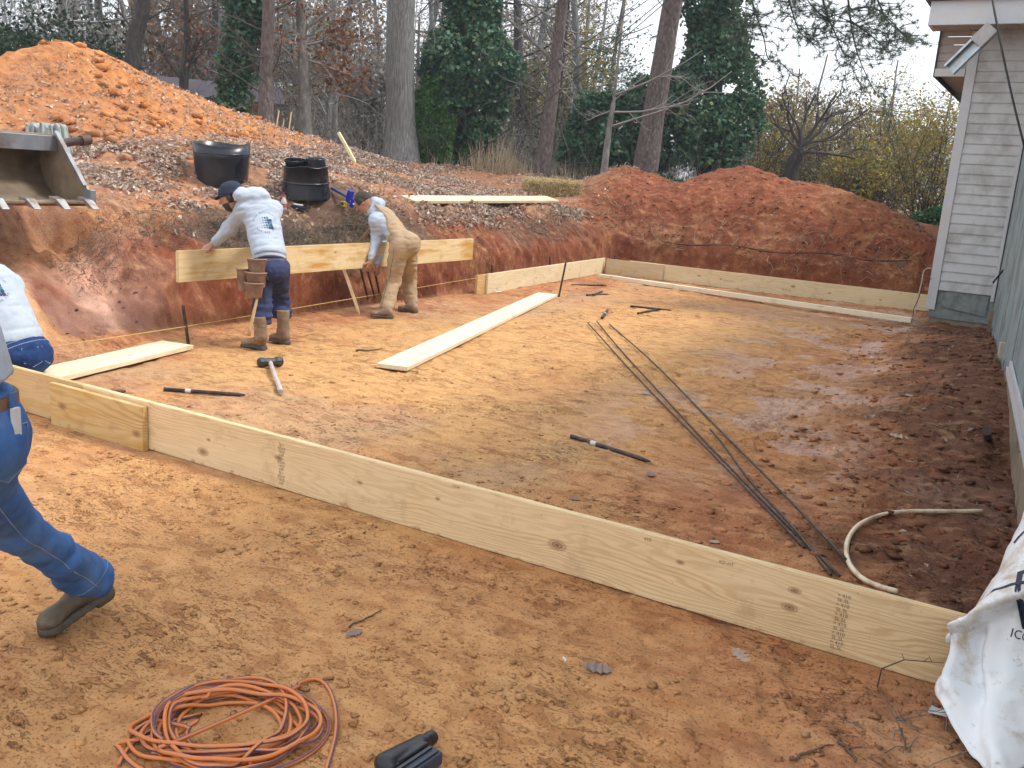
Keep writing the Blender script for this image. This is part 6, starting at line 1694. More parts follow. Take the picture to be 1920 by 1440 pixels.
def ivy_shell(path, rad, n, rs, size, lump=.62, fr=.9):
    """leaf positions on a lumpy sleeve round a path"""
    path = np.array(path, float); t = rs.uniform(0, len(path) - 1, n); i = np.clip(t.astype(int), 0, len(path) - 2); f = (t - i)[:, None]
    c = path[i] * (1 - f) + path[i + 1] * f; r = np.interp(t, np.arange(len(rad)), rad); a = rs.uniform(0, 2 * math.pi, n)
    q = c + np.stack([np.cos(a) * r, np.sin(a) * r, np.zeros(n)], 1)
    k = 1 + lump * (vnoise3(q * fr + 7, 3) - .5) * 2 + .35 * lump * (vnoise3(q * fr * 3, 4) - .5) * 2
    dep = rs.uniform(0, 1, n) ** 2 * .35
    w_ = c + (q - c) * (k * (1 - dep))[:, None] + rs.normal(0, .09, (n, 3)) * (rs.uniform(size=(n, 1)) < .35)
    return w_[vnoise3(w_ * 1.9 + 3, 9) + .35 * vnoise3(w_ * 5, 10) > .47]
def gnd(u, v, D):
    p = AD(u, v, D); return V3(p[0], p[1], gzi(p[0], p[1])[0] - .12)
def at(u, v, D): return AD(u, v, D)
def tree(name, label, base, cat='tree', group=None): return tag(empty(name, base), label, cat, group)
def shift(mb_or_v, base): return [tuple(np.asarray(q) - base) for q in mb_or_v]

def simple_trunk_tree(name, label, pix, D, widths, mat, seed, limbs=(), twig=None, tmat=None, leaf=None):
    """pix: photo points up the trunk (base first), widths in photo pixels"""
    base = gnd(*pix[0], D); path = [base] + [at(u, v, D) for u, v in pix[1:]]
    d = unit(path[-1] - path[-2]); top = path[-1] + d * 4.0; path.append(top + V3(0, 0, 1))
    rad = [w_ / 2 * D / FPX for w_ in widths]; rad = [rad[0] * 1.25] + rad[1:] + [rad[-1] * .55]
    t = tree(name, label, base); rs = np.random.default_rng(seed)
    mb = trunk_tube([q - base for q in path], rad, seed); mb.build('trunk', mat, t, smooth=True)
    segs = []; tips = []
    for (u0, v0, u1, v1, dd, px, dep) in limbs:
        a = at(u0, v0, D); b = at(u1, v1, D + dd); L = np.linalg.norm(b - a)
        ls = []; grow(ls, a - base, b - a, L, px / 2 * D / FPX, dep, rs, .13, .03, (3, 6), .5, (.4, 1.0), tips)
        obj('limb', tubes_mesh('limb', ls, 4), tmat or mat, t)
    if twig:
        for _ in range(twig[0]):
            k = rs.uniform(.15, .95) * (len(path) - 2); i = int(k); p = path[i] + (path[i + 1] - path[i]) * (k - i); dr = unit(V3(rs.normal(), rs.normal(), rs.uniform(-.25, .7)))
            grow(segs, p - base, dr, rs.uniform(*twig[1]), twig[2], 2, rs, .2, .04, (3, 5), .55, (.4, 1.1), tips)
    if segs: obj('branches', tubes_mesh('branches', segs, 4), tmat or mat, t)['kind'] = 'stuff'
    if leaf and tips:
        tp = np.array(tips); P_ = np.repeat(tp, leaf[0], 0) + rs.normal(0, leaf[1], (len(tp) * leaf[0], 3)); keep = rs.uniform(size=len(P_)) < leaf[4]
        obj('crown', leaves_mesh('crown', P_[keep], leaf[2], leaf[3], rs), m_fol, t)
    return t
BRN = np.array([(.20, .085, .045), (.26, .12, .06), (.15, .07, .045), (.30, .16, .08)])
YEL = np.array([(.34, .25, .045), (.26, .22, .05), (.40, .28, .06), (.20, .20, .06), (.30, .17, .05)])
# ---- named trees of the middle distance
simple_trunk_tree('oak_tree', 'thickest grey furrowed trunk standing in the middle of the tree line', [(752, 298), (751, 240), (750, 120), (753, 0), (754, -120)], 24.5, [62, 55, 50, 48, 46], m_bgrey, 1,
                  [(757, -40, 735, -160, -1, 16, 1)], None)
simple_trunk_tree('pine_tree', 'straight reddish pine trunk right of the narrow ivy column', [(498, 238), (499, 150), (503, 60), (506, -60)], 22.5, [25, 23, 22, 21], m_bpine, 2,
                  [(505, 20, 585, -6, 0, 6, 2), (500, 125, 380, 90, 1, 4, 2), (503, 60, 440, 40, .5, 4, 2), (500, 112, 560, 128, 0, 4, 2)], (7, (.8, 1.6), .02), m_twigd)
simple_trunk_tree('hardwood_tree', 'pale grey trunk with clusters of brown leaves beside the reddish pine', [(574, 252), (571, 180), (566, 80), (563, -40)], 23.5, [23, 20, 18, 16], m_bpale, 3,
                  [(566, 45, 535, 5, 0, 7, 2), (566, 60, 620, 20, 0, 6, 2), (568, 85, 655, 75, 0, 5, 3), (569, 110, 660, 130, 0, 5, 3), (570, 125, 640, 150, .3, 4, 2), (571, 120, 500, 90, 0, 4, 2)], (5, (.9, 1.9), .018), m_twig, (4, .20, .13, BRN, .55))
simple_trunk_tree('young_tree', 'slender pale trunk midway between the brown leaved tree and the thickest trunk', [(628, 265), (628, 150), (626, 0), (625, -60)], 27, [10, 9, 8, 7], m_bpale, 4, (), (10, (.9, 2.0), .016), m_twig)
simple_trunk_tree('hardwood_tree', 'grey trunk leaning right above the crest of the orange heap', [(243, 150), (250, 95), (262, 40), (274, -30)], 24, [27, 25, 23, 21], m_bdark, 5, [(262, 40, 330, 20, 0, 5, 2), (256, 60, 200, 10, 0, 5, 2)], (5, (1, 2), .02), m_twigd)
simple_trunk_tree('hardwood_tree', 'dark crooked tree with low forks right of the orange heap', [(338, 190), (345, 150), (352, 110), (350, 40), (348, -30)], 25, [18, 15, 11, 10, 8], m_bdark, 6,
                  [(345, 150, 283, 85, 0, 8, 3), (350, 128, 385, 60, 0, 8, 3), (352, 120, 410, 100, .5, 6, 2)], (4, (1, 1.8), .02), m_twigd, (3, .22, .12, BRN, .45))
simple_trunk_tree('pine_tree', 'slim reddish pine leaning right of the ivy clad tree', [(1013, 344), (1025, 260), (1038, 150), (1052, 30), (1062, -60)], 24, [27, 25, 23, 20, 18], m_bpine, 7,
                  [(1040, 120, 952, 15, -.5, 8, 2), (1046, 90, 1000, -10, -.5, 6, 2), (1040, 105, 1110, 155, -.5, 6, 2), (1038, 150, 1080, 210, 0, 4, 2), (1050, 70, 1075, 95, 0, 5, 1)], (5, (.8, 1.6), .016), m_bpale)
simple_trunk_tree('snag_tree', 'small pale dead trunk with long bare branches before the right ivy mass', [(1131, 318), (1141, 250), (1150, 195), (1154, 160)], 22, [13, 10, 8, 5], m_bpale, 8,
                  [(1146, 210, 1300, 200, -.5, 4, 3), (1143, 238, 1390, 190, -.5, 4, 3), (1150, 180, 1330, 130, -.6, 4, 3), (1150, 190, 1210, 140, 0, 3, 3), (1148, 205, 1100, 240, 0, 3, 2)], None, m_twig)
lean = simple_trunk_tree('pine_tree', 'thick pine trunk leaning right, drooping boughs over the open sky', [(1206, 322), (1222, 240), (1240, 130), (1262, 0), (1290, -130), (1320, -260)], 24, [42, 40, 37, 33, 30, 26], m_bpine, 9,
                  [(1238, 110, 1243, 230, -.6, 4, 1), (1256, 60, 1215, 65, 0, 4, 1)], (4, (.6, 1.2), .02), m_bpine)
# drooping pine boughs hung with needles
rs = np.random.default_rng(21); lb = np.array(lean.location); segs = []; tips = []
for path in ([(1395, -60), (1412, 10), (1432, 70), (1440, 110), (1462, 115)], [(1470, -50), (1482, 10), (1500, 60), (1520, 75)], [(1530, -60), (1548, 20), (1565, 60), (1582, 100), (1600, 110)], [(1585, -60), (1592, 15), (1600, 70), (1615, 120), (1640, 172)],
             [(1590, 20), (1640, 15), (1690, 60), (1712, 80)], [(1620, -60), (1650, 10), (1665, 40), (1700, 70)], [(1595, 40), (1625, 60), (1660, 90)], [(1420, 20), (1400, 40), (1392, 60)], [(1560, 40), (1530, 20), (1500, -20)]):
    Dp = 21 + rs.uniform(-1, 1); pts = [at(u, v, Dp) - lb for u, v in path]; pts = list(cr_interp(np.array(pts)[:, None, :], 14)[:, 0]); r = .03
    for a, b in zip(pts[:-1], pts[1:]):
        segs.append((a, b, r, r * .9)); r *= .9
        for _ in range(2):
            d = unit(V3(rs.normal(), rs.normal(), rs.uniform(-.7, .25))); q = b + d * rs.uniform(.18, .55); segs.append((b, q, r * .5, .006)); tips.append(q); tips.append(b * .5 + q * .5)
            for _ in range(2):
                q2 = q + unit(d + rs.normal(0, .6, 3)) * rs.uniform(.12, .3); segs.append((q, q2, .006, .004)); tips.append(q2)
    tips += pts[-3:]
for path in ([(1262, 0), (1330, -70), (1395, -60)], [(1300, -170), (1400, -140), (1470, -50)], [(1310, -200), (1450, -170), (1530, -60)], [(1315, -230), (1500, -190), (1585, -60)], [(1318, -250), (1540, -220), (1620, -60)]):
    pts = [at(u, v, 24 - 3 * i / 2) - lb for i, (u, v) in enumerate(path)]; pts = list(cr_interp(np.array(pts)[:, None, :], 8)[:, 0])
    for a, b in zip(pts[:-1], pts[1:]): segs.append((a, b, .045, .04))
obj('bough', tubes_mesh('bough', segs, 4), m_bdark, lean)
def needles(tp, n, L, cols, rs):
    tp = np.array(tp); c = np.repeat(tp, n, 0); d = rs.normal(size=(len(c), 3)) + V3(0, 0, .2); d /= np.linalg.norm(d, axis=1, keepdims=True); d *= (L * rs.uniform(.5, 1.1, len(c)))[:, None]
    s = np.cross(d, rs.normal(size=(len(c), 3))); s /= np.linalg.norm(s, axis=1, keepdims=True); s *= .0045
    V_ = np.stack([c - s, c + s, c + d], 1).reshape(-1, 3); me = new_mesh('needles', V_, np.arange(len(V_)).reshape(-1, 3)); cc = np.asarray(cols)[rs.integers(0, len(cols), len(c))] * rs.uniform(.7, 1.2, (len(c), 1)); add_color(me, 'col', np.repeat(cc, 3, 0)); return me
PINE = np.array([(.040, .070, .045), (.055, .085, .05), (.03, .055, .045), (.08, .095, .045)])
obj('needles', needles(tips, 24, .14, PINE * 1.6, rs), m_fol, lean)['kind'] = 'stuff'
# ---- ivy-clad trees
def ivy_tree(name, label, sleeves, D, n, size, seed, trunkpix, tw, extra=None):
    base = gnd(*trunkpix[0], D); t = tree(name, label, base); rs = np.random.default_rng(seed)
    path = [base] + [at(u, v, D) for u, v in trunkpix[1:]]; mb = trunk_tube([q - base for q in path], [w_ / 2 * D / FPX for w_ in tw], seed, 12); mb.build('trunk', m_bdark, t, smooth=True)
    P_ = []
    for pix, wid, share, dd in sleeves:
        pth = [at(u, v, D + dd) for u, v in pix]; P_.append(ivy_shell(pth, [w_ / 2 * D / FPX for w_ in wid], int(n * share), rs, size))
    P_ = np.concatenate(P_) - base
    obj('crown', leaves_mesh('crown', P_, size, IVY, rs, flat=((.25, -.4, .55), .7), aspect=.85), m_ivy, t)
    segs = []
    for _ in range(26):
        q = P_[rs.integers(0, len(P_))]; grow(segs, q * V3(.9, .9, 1), V3(rs.normal(), rs.normal(), .5), rs.uniform(.5, 1.1), .012, 1, rs)
    obj('branches', tubes_mesh('branches', segs, 3), m_twig, t)['kind'] = 'stuff'
    return t
ivy_tree('ivy_clad_tree', 'broad dark ivy covered tree right of the thickest trunk', [([(885, 300), (880, 240), (868, 180), (862, 110), (880, 40), (890, -60)], [60, 95, 125, 140, 115, 105], .88, 0), ([(845, 190), (838, 130), (835, 90)], [50, 60, 40], .12, -.3)], 25.5, 30000, .125, 31,
         [(880, 315), (876, 180), (880, 0), (885, -80)], [40, 34, 28, 24])
ivy_tree('ivy_clad_tree', 'narrow ivy covered trunk left of the reddish pine', [([(437, 216), (440, 160), (448, 100), (455, 40), (460, -50)], [36, 38, 46, 56, 60], .8, 0), ([(470, 50), (476, 10), (480, -40)], [40, 55, 60], .2, 0)], 23.5, 11000, .115, 32,
         [(438, 222), (442, 120), (455, 0), (462, -80)], [24, 20, 18, 16])
ivy_tree('ivy_clad_tree', 'tall wide ivy mass behind the thick leaning pine', [([(1345, 300), (1340, 220), (1330, 140), (1335, 60), (1345, -60)], [120, 135, 120, 105, 110], .46, 0), ([(1170, 315), (1160, 270), (1148, 215), (1150, 180)], [150, 160, 140, 90], .24, -.3), ([(1275, 310), (1275, 250), (1272, 190), (1262, 140)], [190, 190, 170, 110], .30, .2)], 27, 44000, .125, 33,
         [(1330, 318), (1335, 200), (1345, 50), (1352, -80)], [40, 34, 30, 26])
# ---- bright evergreen shrubs behind the thickest trunk
def blob_bush(name, label, pix, D, wpx, hpx, n, size, cols, seed, twigs=40, group=None, cat='shrub', lump=.5):
    base = gnd(*pix, D); rs = np.random.default_rng(seed); W = wpx / 2 * D / FPX; H = hpx * D / FPX; t = tree(name, label, base, cat, group)
    q = rs.normal(size=(n, 3)); q /= np.linalg.norm(q, axis=1, keepdims=True); r = rs.uniform(.25, 1, n) ** .45; k = 1 + lump * (vnoise3(q * 2.2 + seed, seed) - .5) * 2 + .3 * (vnoise3(q * 6 + seed, seed) - .5)
    P_ = q * (r * k)[:, None] * V3(W, W * .8, H / 2) + V3(0, 0, H * .52); P_ = P_[P_[:, 2] > .02]
    obj('crown', leaves_mesh('crown', P_, size, cols, rs), m_fol, t)
    segs = []
    for _ in range(twigs): grow(segs, V3(rs.normal(0, W * .15), rs.normal(0, W * .12), 0), V3(rs.normal(0, .45), rs.normal(0, .45), 1), H * rs.uniform(.55, .95), .02, 2, rs, .16, .04, (2, 4), .5)
    obj('stem', tubes_mesh('stem', segs, 3), m_twigd, t); return t
GRN = np.array([(.08, .21, .05), (.10, .25, .06), (.055, .16, .045), (.13, .26, .07)])
DKG = np.array([(.018, .045, .022), (.026, .06, .03), (.012, .032, .018), (.04, .07, .03)])
blob_bush('arborvitae', 'bright green arborvitae right behind the thickest trunk', (798, 312), 24.8, 60, 165, 8000, .10, GRN, 41, 8)
blob_bush('arborvitae', 'smaller bright green arborvitae at the foot of the broad ivy tree', (826, 312), 24.6, 46, 115, 5000, .10, GRN, 42, 8)
blob_bush('shrub', 'yellow leaved low shrub between the arborvitae and the dry reeds', (845, 312), 25.6, 44, 50, 900, .09, YEL, 43, 20)
for i, (u, v, w_, h_, lb_) in enumerate([(60, 150, 330, 190, 'dark evergreen mass behind the left flank of the orange heap'), (195, 130, 130, 150, 'dark evergreen left of the leaning grey trunk'), (30, 60, 200, 150, 'dark evergreen crown in the top left corner')]):
    blob_bush('evergreen_tree', lb_, (u, v + 40), 26 + i, w_, h_, 9000, .12, DKG, 44 + i, 16, cat='tree', lump=.7)
# ---- the bare spreading tree above the red pile
base = gnd(1476, 345, 24.0); t = tree('bare_tree', 'bare spreading tree with twisting limbs behind the red pile', base); rs = np.random.default_rng(51); segs = []
tp = [base, at(1486, 312, 24), at(1497, 290, 24), at(1500, 276, 24)]
mb = trunk_tube([q - base for q in tp], [.22, .17, .15, .12], 5, 12, 5); mb.build('trunk', m_bdark, t, smooth=True)
for (u, v, dd, px) in [(1455, 200, 0, 8), (1520, 170, .5, 8), (1590, 225, 0, 8), (1600, 275, -.6, 7), (1560, 190, .8, 7), (1425, 235, .3, 6), (1490, 180, -.5, 7), (1640, 240, .4, 5), (1540, 285, -.8, 5)]:
    b = at(u, v, 24 + dd); a = tp[-1] + V3(0, 0, rs.uniform(-.12, .03)); L = np.linalg.norm(b - a); grow(segs, a - base, b - a, L, px * .42 * 26 / FPX, 4, rs, .26, .10, (2, 4), .62, (.3, .85), None, .5, 6, .25, .0065)
obj('branches', tubes_mesh('branches', segs, 4), m_twigd, t)
# ---- yellowing shrubs on the right
rs0 = random.Random(8)
for i, (u, v, w_, h_, d_, lb_) in enumerate([(1405, 350, 130, 190, 31, 'reddish yellow shrub beside the right edge of the ivy mass'), (1475, 350, 150, 170, 33, 'yellow green shrub behind the trunk of the bare spreading tree'), (1560, 360, 170, 190, 32, 'grey brown shrub right of the bare spreading tree'),
                                        (1650, 380, 180, 190, 30, 'large golden leaved shrub left of the house corner'), (1735, 405, 150, 190, 28, 'golden leaved shrub touching the house corner board'), (1600, 375, 120, 110, 27, 'low yellow shrub just above the right end of the red pile')]):
    pal = 1.5 * np.concatenate([YEL * .9, np.array([(.24, .24, .10), (.20, .19, .11), (.30, .26, .13)])]) if i != 2 else 1.5 * np.array([(.20, .17, .10), (.26, .22, .10), (.16, .13, .1)])
    blob_bush('shrub', lb_, (u, v), d_, w_, h_ * 1.1, 4800, .085, pal, 60 + i, 40, 'yellowing shrubs behind the red pile', lump=.45)
blob_bush('shrub', 'low dark shrub in the dip between the two humps of the red pile', (1270, 352), 23.5, 130, 60, 3500, .09, DKG * 1.8, 71, 10)
blob_bush('shrub', 'low green shrub right of the foot of the thick leaning pine', (1340, 345), 24, 130, 55, 3000, .09, IVY, 72, 10)
blob_bush('ivy_shrub', 'small dark ivy shrub at the foot of the house corner board', (1748, 440), 21.5, 75, 52, 2600, .09, IVY * 1.5, 70, 8)
# ---- copies of bare wood trees behind
def bare_variant(seed, H, leafn, cols, mat):
    rs = np.random.default_rng(seed); segs = []; tips = []; tr = []
    grow(tr, V3(0, 0, 0), V3(rs.normal(0, .05), rs.normal(0, .05), 1), H, .16, 0, rs, .05, .05, nseg=9, taper=.35)
    for s_ in tr:
        for _ in range(3):
            d = unit(V3(rs.normal(), rs.normal(), rs.uniform(-.1, .9))); grow(segs, s_[0] + (s_[1] - s_[0]) * rs.uniform(), d, rs.uniform(1.2, 2.6) , s_[2] * .33, 3, rs, .2, .05, (2, 4), .62, (.35, 1.0), tips)
    A_ = tubes_mesh('trunk', tr, 8); B_ = tubes_mesh('branches', segs, 3); C_ = None
    if leafn: tp = np.array(tips); idx = rs.integers(0, len(tp), leafn); C_ = leaves_mesh('crown', tp[idx] + rs.normal(0, .15, (leafn, 3)), .10, cols, rs)
    return A_, B_, C_, mat
GRY = np.array([(.34, .28, .23), (.40, .33, .25), (.28, .23, .20)])
variants = [bare_variant(100, 11, 0, None, m_twig), bare_variant(101, 9, 900, GRY, m_twig), bare_variant(102, 10, 700, (BRN + GRY.mean(0)) * .5, m_twig), bare_variant(103, 8, 1300, YEL * .8, m_twig), bare_variant(104, 12, 0, None, m_twigd)]
LBL = ['leafless grey tree in the wood behind the bank', 'grey tree with sparse pale leaves in the wood behind the bank', 'tree with scattered brown leaves in the wood behind the bank', 'tree with thin yellowish leaves in the wood behind the bank', 'dark leafless tree in the wood behind the bank']
rs = np.random.default_rng(77)
made = {}
for i in range(58):
    u = 150 + (1140 - 150) * ((i * .6180339) % 1) if i < 46 else 1380 + 400 * ((i * .618) % 1)
    D = 29 + 26 * ((i * .7548) % 1) if i < 46 else 44 + 20 * rs.uniform()
    p = gnd(u, 330, D); k = int(rs.integers(0, 5)); A_, B_, C_, mt = variants[k]
    r_ = empty('bare_tree', p); r_.rotation_euler = (0, 0, rs.uniform(0, 6.28)); s_ = rs.uniform(.8, 1.25) * (1 if i < 46 else .6); r_.scale = (s_, s_, s_)
    tag(r_, LBL[k], 'tree', 'wood trees ' + ['leafless grey', 'pale leaved', 'brown leaved', 'yellowish', 'dark leafless'][k])
    for nm, me_, m_ in (('trunk', A_, m_bgrey if k != 4 else m_bdark), ('branches', B_, mt), ('crown', C_, m_fol)):
        if me_ is None: continue
        if not me_.materials: me_.materials.append(m_)
        o = bpy.data.objects.new(nm, me_); COL.objects.link(o); o.parent = r_
# ---- leafy crowns fading into the wood
OLV = np.array([(.20, .19, .10), (.26, .23, .12), (.16, .15, .10), (.30, .24, .13)]); RST = np.array([(.34, .20, .13), (.40, .25, .15), (.30, .22, .17), (.28, .25, .21)]); GBR = np.array([(.38, .36, .33), (.30, .28, .27), (.44, .40, .35), (.28, .27, .27)])
for i, (u, w_, h_, d_, pal_, lb_) in enumerate([(310, 170, 300, 34, RST, 'rusty leaved crown above the shed roof'), (400, 130, 260, 38, GBR, 'grey brown crown between the shed and the narrow ivy trunk'), (540, 120, 300, 40, GBR, 'grey brown crown behind the reddish pine trunk'), (650, 150, 330, 36, RST * .9, 'rusty crown just left of the thickest trunk'),
        (700, 120, 200, 31, GBR, 'low grey brown thicket at the left foot of the thickest trunk'), (960, 150, 250, 33, OLV, 'olive crown between the broad ivy tree and the slim leaning pine'), (1050, 140, 340, 42, YEL, 'golden crown high behind the slim leaning pine'), (985, 160, 330, 48, GBR, 'pale grey crown far behind the dry reeds'),
        (1085, 110, 170, 30, OLV, 'olive thicket right of the slim leaning pine'), (1110, 170, 280, 46, np.array([(.05, .12, .06), (.07, .15, .07), (.10, .16, .07)]), 'green pine crown left of the thick leaning pine'), (1440, 130, 180, 40, RST, 'rust tinged crown right of the tall ivy mass'), (1540, 170, 150, 44, OLV, 'olive crown behind the bare spreading tree'),
        (150, 190, 250, 32, GBR * .8, 'grey brown crown behind the peak of the orange heap'), (470, 130, 330, 50, GBR, 'faint grey crown far behind the narrow ivy trunk'), (600, 150, 330, 52, GBR * 1.1, 'faint pale crown far behind the brown leaved tree'), (1690, 160, 170, 40, OLV, 'olive crown behind the golden shrubs by the house')]):
    blob_bush('leafy_tree', lb_, (u, 335), d_, w_, h_, 4200, .11 + .001 * d_, pal_, 200 + i, 22, 'leafy crowns in the wood', 'tree', .75)
# ---- underbrush and the far wood: masses nobody could count
segs = []; LP = []
for _ in range(1500):
    u = rs.uniform(170, 1400); D = rs.uniform(25.5, 36) if u > 560 else rs.uniform(24.5, 34); p = gnd(u, 320, D)
    grow(segs, p, V3(rs.normal(0, .4), rs.normal(0, .4), 1), rs.uniform(.8, 2.4), .012, 1, rs, .2, .02, (2, 4), .55, (.3, 1.0), LP, nseg=4)
o = tag(obj('underbrush', tubes_mesh('underbrush', segs, 3), m_twig), 'tangled grey underbrush filling the edge of the wood', 'brush', kind='stuff')
LP = np.array(LP); LP = LP[rs.uniform(size=len(LP)) < .55]
pal = np.concatenate([YEL * .8, BRN, GRY, GRY])
tag(obj('brush_leaves', leaves_mesh('brush_leaves', LP + rs.normal(0, .08, LP.shape), .085, pal, rs), m_fol), 'last leaves clinging to the underbrush', 'leaves', kind='stuff')
segs = []
for _ in range(260):
    D = rs.uniform(62, 120); u = rs.uniform(-150, 1130) if rs.uniform() < .8 else rs.uniform(1130, 1900); p = gnd(u, 320, D); H = rs.uniform(9, 17) * (1 if u < 1130 else .3); q = p + V3(rs.normal(0, .5), rs.normal(0, .5), H); segs.append((p, q, rs.uniform(.05, .14), .03))
    for _ in range(16):
        t_ = rs.uniform(.12, 1); b = p + (q - p) * t_; d = unit(V3(rs.normal(), rs.normal(), rs.uniform(0, 1))) * rs.uniform(1.2, 3.4); segs.append((b, b + d, .045, .02))
        for _ in range(3):
            f_ = rs.uniform(.3, 1); c_ = b + d * f_; segs.append((c_, c_ + unit(d + rs.normal(0, 1.2, 3)) * rs.uniform(.7, 1.6), .025, .012))
tag(obj('far_wood', tubes_mesh('far_wood', segs, 3), simple_mat('haze_tinted_far_twigs', (.33, .34, .37), .95, .2, 1, 0)), 'hazy leafless wood in the far background', 'wood', kind='stuff')  # pale bluish twig colour carries the distance haze
# dry reeds
bl_ = []; bcol = []
for _ in range(800):
    u = rs.normal(935, 40) if rs.uniform() < .6 else rs.uniform(800, 1100); D = rs.uniform(23.5, 26); p = gnd(u, 325, D); h_ = rs.uniform(.25, 1.15) * (1.0 if abs(u - 920) < 40 else .6); d = V3(rs.normal(0, .16), rs.normal(0, .16), 1) * h_; s_ = unit(np.cross(d, rs.normal(size=3))) * .009; m_ = p + d * .55 + rs.normal(0, .03, 3)
    b = len(bl_); bl_ += [p - s_, p + s_, m_ + s_ * .8, m_ - s_ * .8, p + d + rs.normal(0, .08, 3)]; k = rs.uniform(.6, 1.2); bcol += [(.55 * k, .45 * k, .31 * k)] * 5
bf = []
for i in range(0, len(bl_), 5): bf += [(i, i + 1, i + 2, i + 3), (i + 3, i + 2, i + 4)]
me = new_mesh('dry_reeds', np.array(bl_), bf); add_color(me, 'col', np.array(bcol)); tag(obj('dry_reeds', me, m_leafy), 'tall dry straw coloured reeds along the edge of the leaf litter', 'grass', kind='stuff')
# ---- overhead lines
for i, (a, b, sag, lb_) in enumerate([((300, 110, 38), (1110, 172, 38), .5, 'upper overhead cable crossing the wood from left to right'), ((300, 138, 38), (1110, 182, 38), .5, 'lower overhead cable crossing the wood from left to right'), ((860, 222, 22), (1235, -15, 17), .1, 'leftmost slanting overhead wire above the slim leaning pine'),
                                      ((930, 232, 22), (1260, -15, 17), .1, 'middle slanting overhead wire above the slim leaning pine'), ((870, 300, 21), (1275, -20, 16), .12, 'lowest slanting overhead wire crossing the slim leaning pine'), ((1660, 206, 45), (1860, 218, 45), .1, 'upper overhead line left of the house corner'), ((1660, 210, 45), (1860, 222, 45), .1, 'lower overhead line left of the house corner')]):
    mb = MB(); mb.tube(catenary(AD(*a), AD(*b), sag, 16), .016 if i not in (2, 3, 4) else .008, 5); tag(mb.build('overhead_wire', m_rubber), lb_, 'wire')

# ================================================================== LITTER, ROOTS, CLODS
rs = np.random.default_rng(91)
# leaf litter on the bank
n = 150000
u_ = rs.uniform(size=n)
lx = np.where(u_ < .72, rs.uniform(-14.2, -7.7, n), rs.uniform(-15.5, -7.8, n)); ly = np.where(u_ < .72, rs.uniform(6.3, 16.2, n), rs.uniform(14, 24, n))
z_, s_, uu_, rp_, dw_ = ground_parts(lx, ly)
zz_ = gzi(lx, ly)
hp_ = sstep(1.55, 1.85, zz_ - .03 * np.clip(ly - 8, 0, 20)) * sstep(-10.2, -11.2, lx) * (1 - sstep(15, 17, ly))
den = .85 * sstep(.45, .56, fbm2(lx * .8, ly * .8, 3, 120) * .6 + fbm2(lx * 2.4 + 4, ly * 2.4, 4, 102) * .4) * (1 - .93 * hp_) * sstep(.35, .75, s_) + .05 * sstep(.1, .3, s_)
den = np.where((ly > 6.6) & (ly < 10.2) & (lx > -8.5), den * .12, den)
den = np.where((ly > 16) & (lx > -8.8), den * .12, den)
keep = rs.uniform(size=n) < den
P_ = np.stack([lx, ly, zz_ + rs.uniform(.008, .045, n)], 1)[keep]
LC = 1.12 * np.array([(.60, .47, .38), (.50, .36, .28), (.68, .56, .47), (.38, .26, .19), (.55, .41, .34), (.30, .19, .14), (.64, .54, .46)])
me = leaves_mesh('leaf_litter', P_, .064, LC, rs, flat=((0, 0, 1.0), .75), aspect=.55, fold=.28)
tag(obj('leaf_litter', me, m_leafy), 'fallen brown leaves covering the bank', 'leaves', kind='stuff')
# leaves and sticks shaken over the red pile and the soil by the house
n = 2600
lx = np.concatenate([rs.uniform(-8.6, -1.6, 1700), rs.uniform(-1.9, .2, 900)]); ly = np.concatenate([rs.uniform(15.9, 18.4, 1700), rs.uniform(3.5, 13.4, 900)])
ok = np.where(ly > 15, fbm2(lx * 1.6, ly * 1.6, 3, 130) > .5, (wall_x(ly) - lx < 1.0) & (wall_x(ly) - lx > .05) & (rs.uniform(size=n) < .45))
P_ = np.stack([lx, ly, gzi(lx, ly) + rs.uniform(.005, .03, n)], 1)[ok]
tag(obj('scattered_leaves', leaves_mesh('scattered_leaves', P_, .040, LC * .6, rs, flat=((0, 0, 1.0), .6), aspect=.5, fold=.25), m_leafy), 'leaf scraps strewn over the red pile and house edge', 'leaves', kind='stuff')
# dry roots and grass hanging from the cut edge
segs = []
for _ in range(7500):
    w_ = rs.uniform()
    if w_ < .66: y = rs.uniform(6.9, 9.9); x = rs.uniform(-8.05, -7.45)
    elif w_ < .76: y = rs.uniform(5.2, 7.0); x = rs.uniform(-8.35, -7.7)
    elif w_ < .9: y = rs.uniform(12.3, 15.6); x = rs.uniform(-8.1, -7.45)
    else: y = rs.uniform(16.0, 16.6); x = rs.uniform(-8, -2.2)
    z = gzi(x, y)[0]; p = V3(x, y, z + .005)
    if fbm2(np.array([x * 3.]), np.array([y * 2.]), 2, 140)[0] < .42: continue
    d = V3(rs.uniform(-.2, 1.0), rs.normal(0, .8), rs.normal(.05, .55)); L = rs.uniform(.05, .24) if 6.9 < y < 10 else rs.uniform(.04, .14); q = p
    d = unit(d)
    for k in range(3):
        q2 = q + d * L / 3; segs.append((q, q2, .0030 if k else .0036, .0024)); q = q2; d = unit(d + rs.normal(0, .5, 3) + V3(0, 0, -.2))
o = tag(obj('roots', tubes_mesh('roots', segs, 3), simple_mat('dry_roots', (.20, .155, .115), .95, .45, 6, 0)), 'dry roots and grass sticking out of the cut bank', 'roots', kind='stuff')
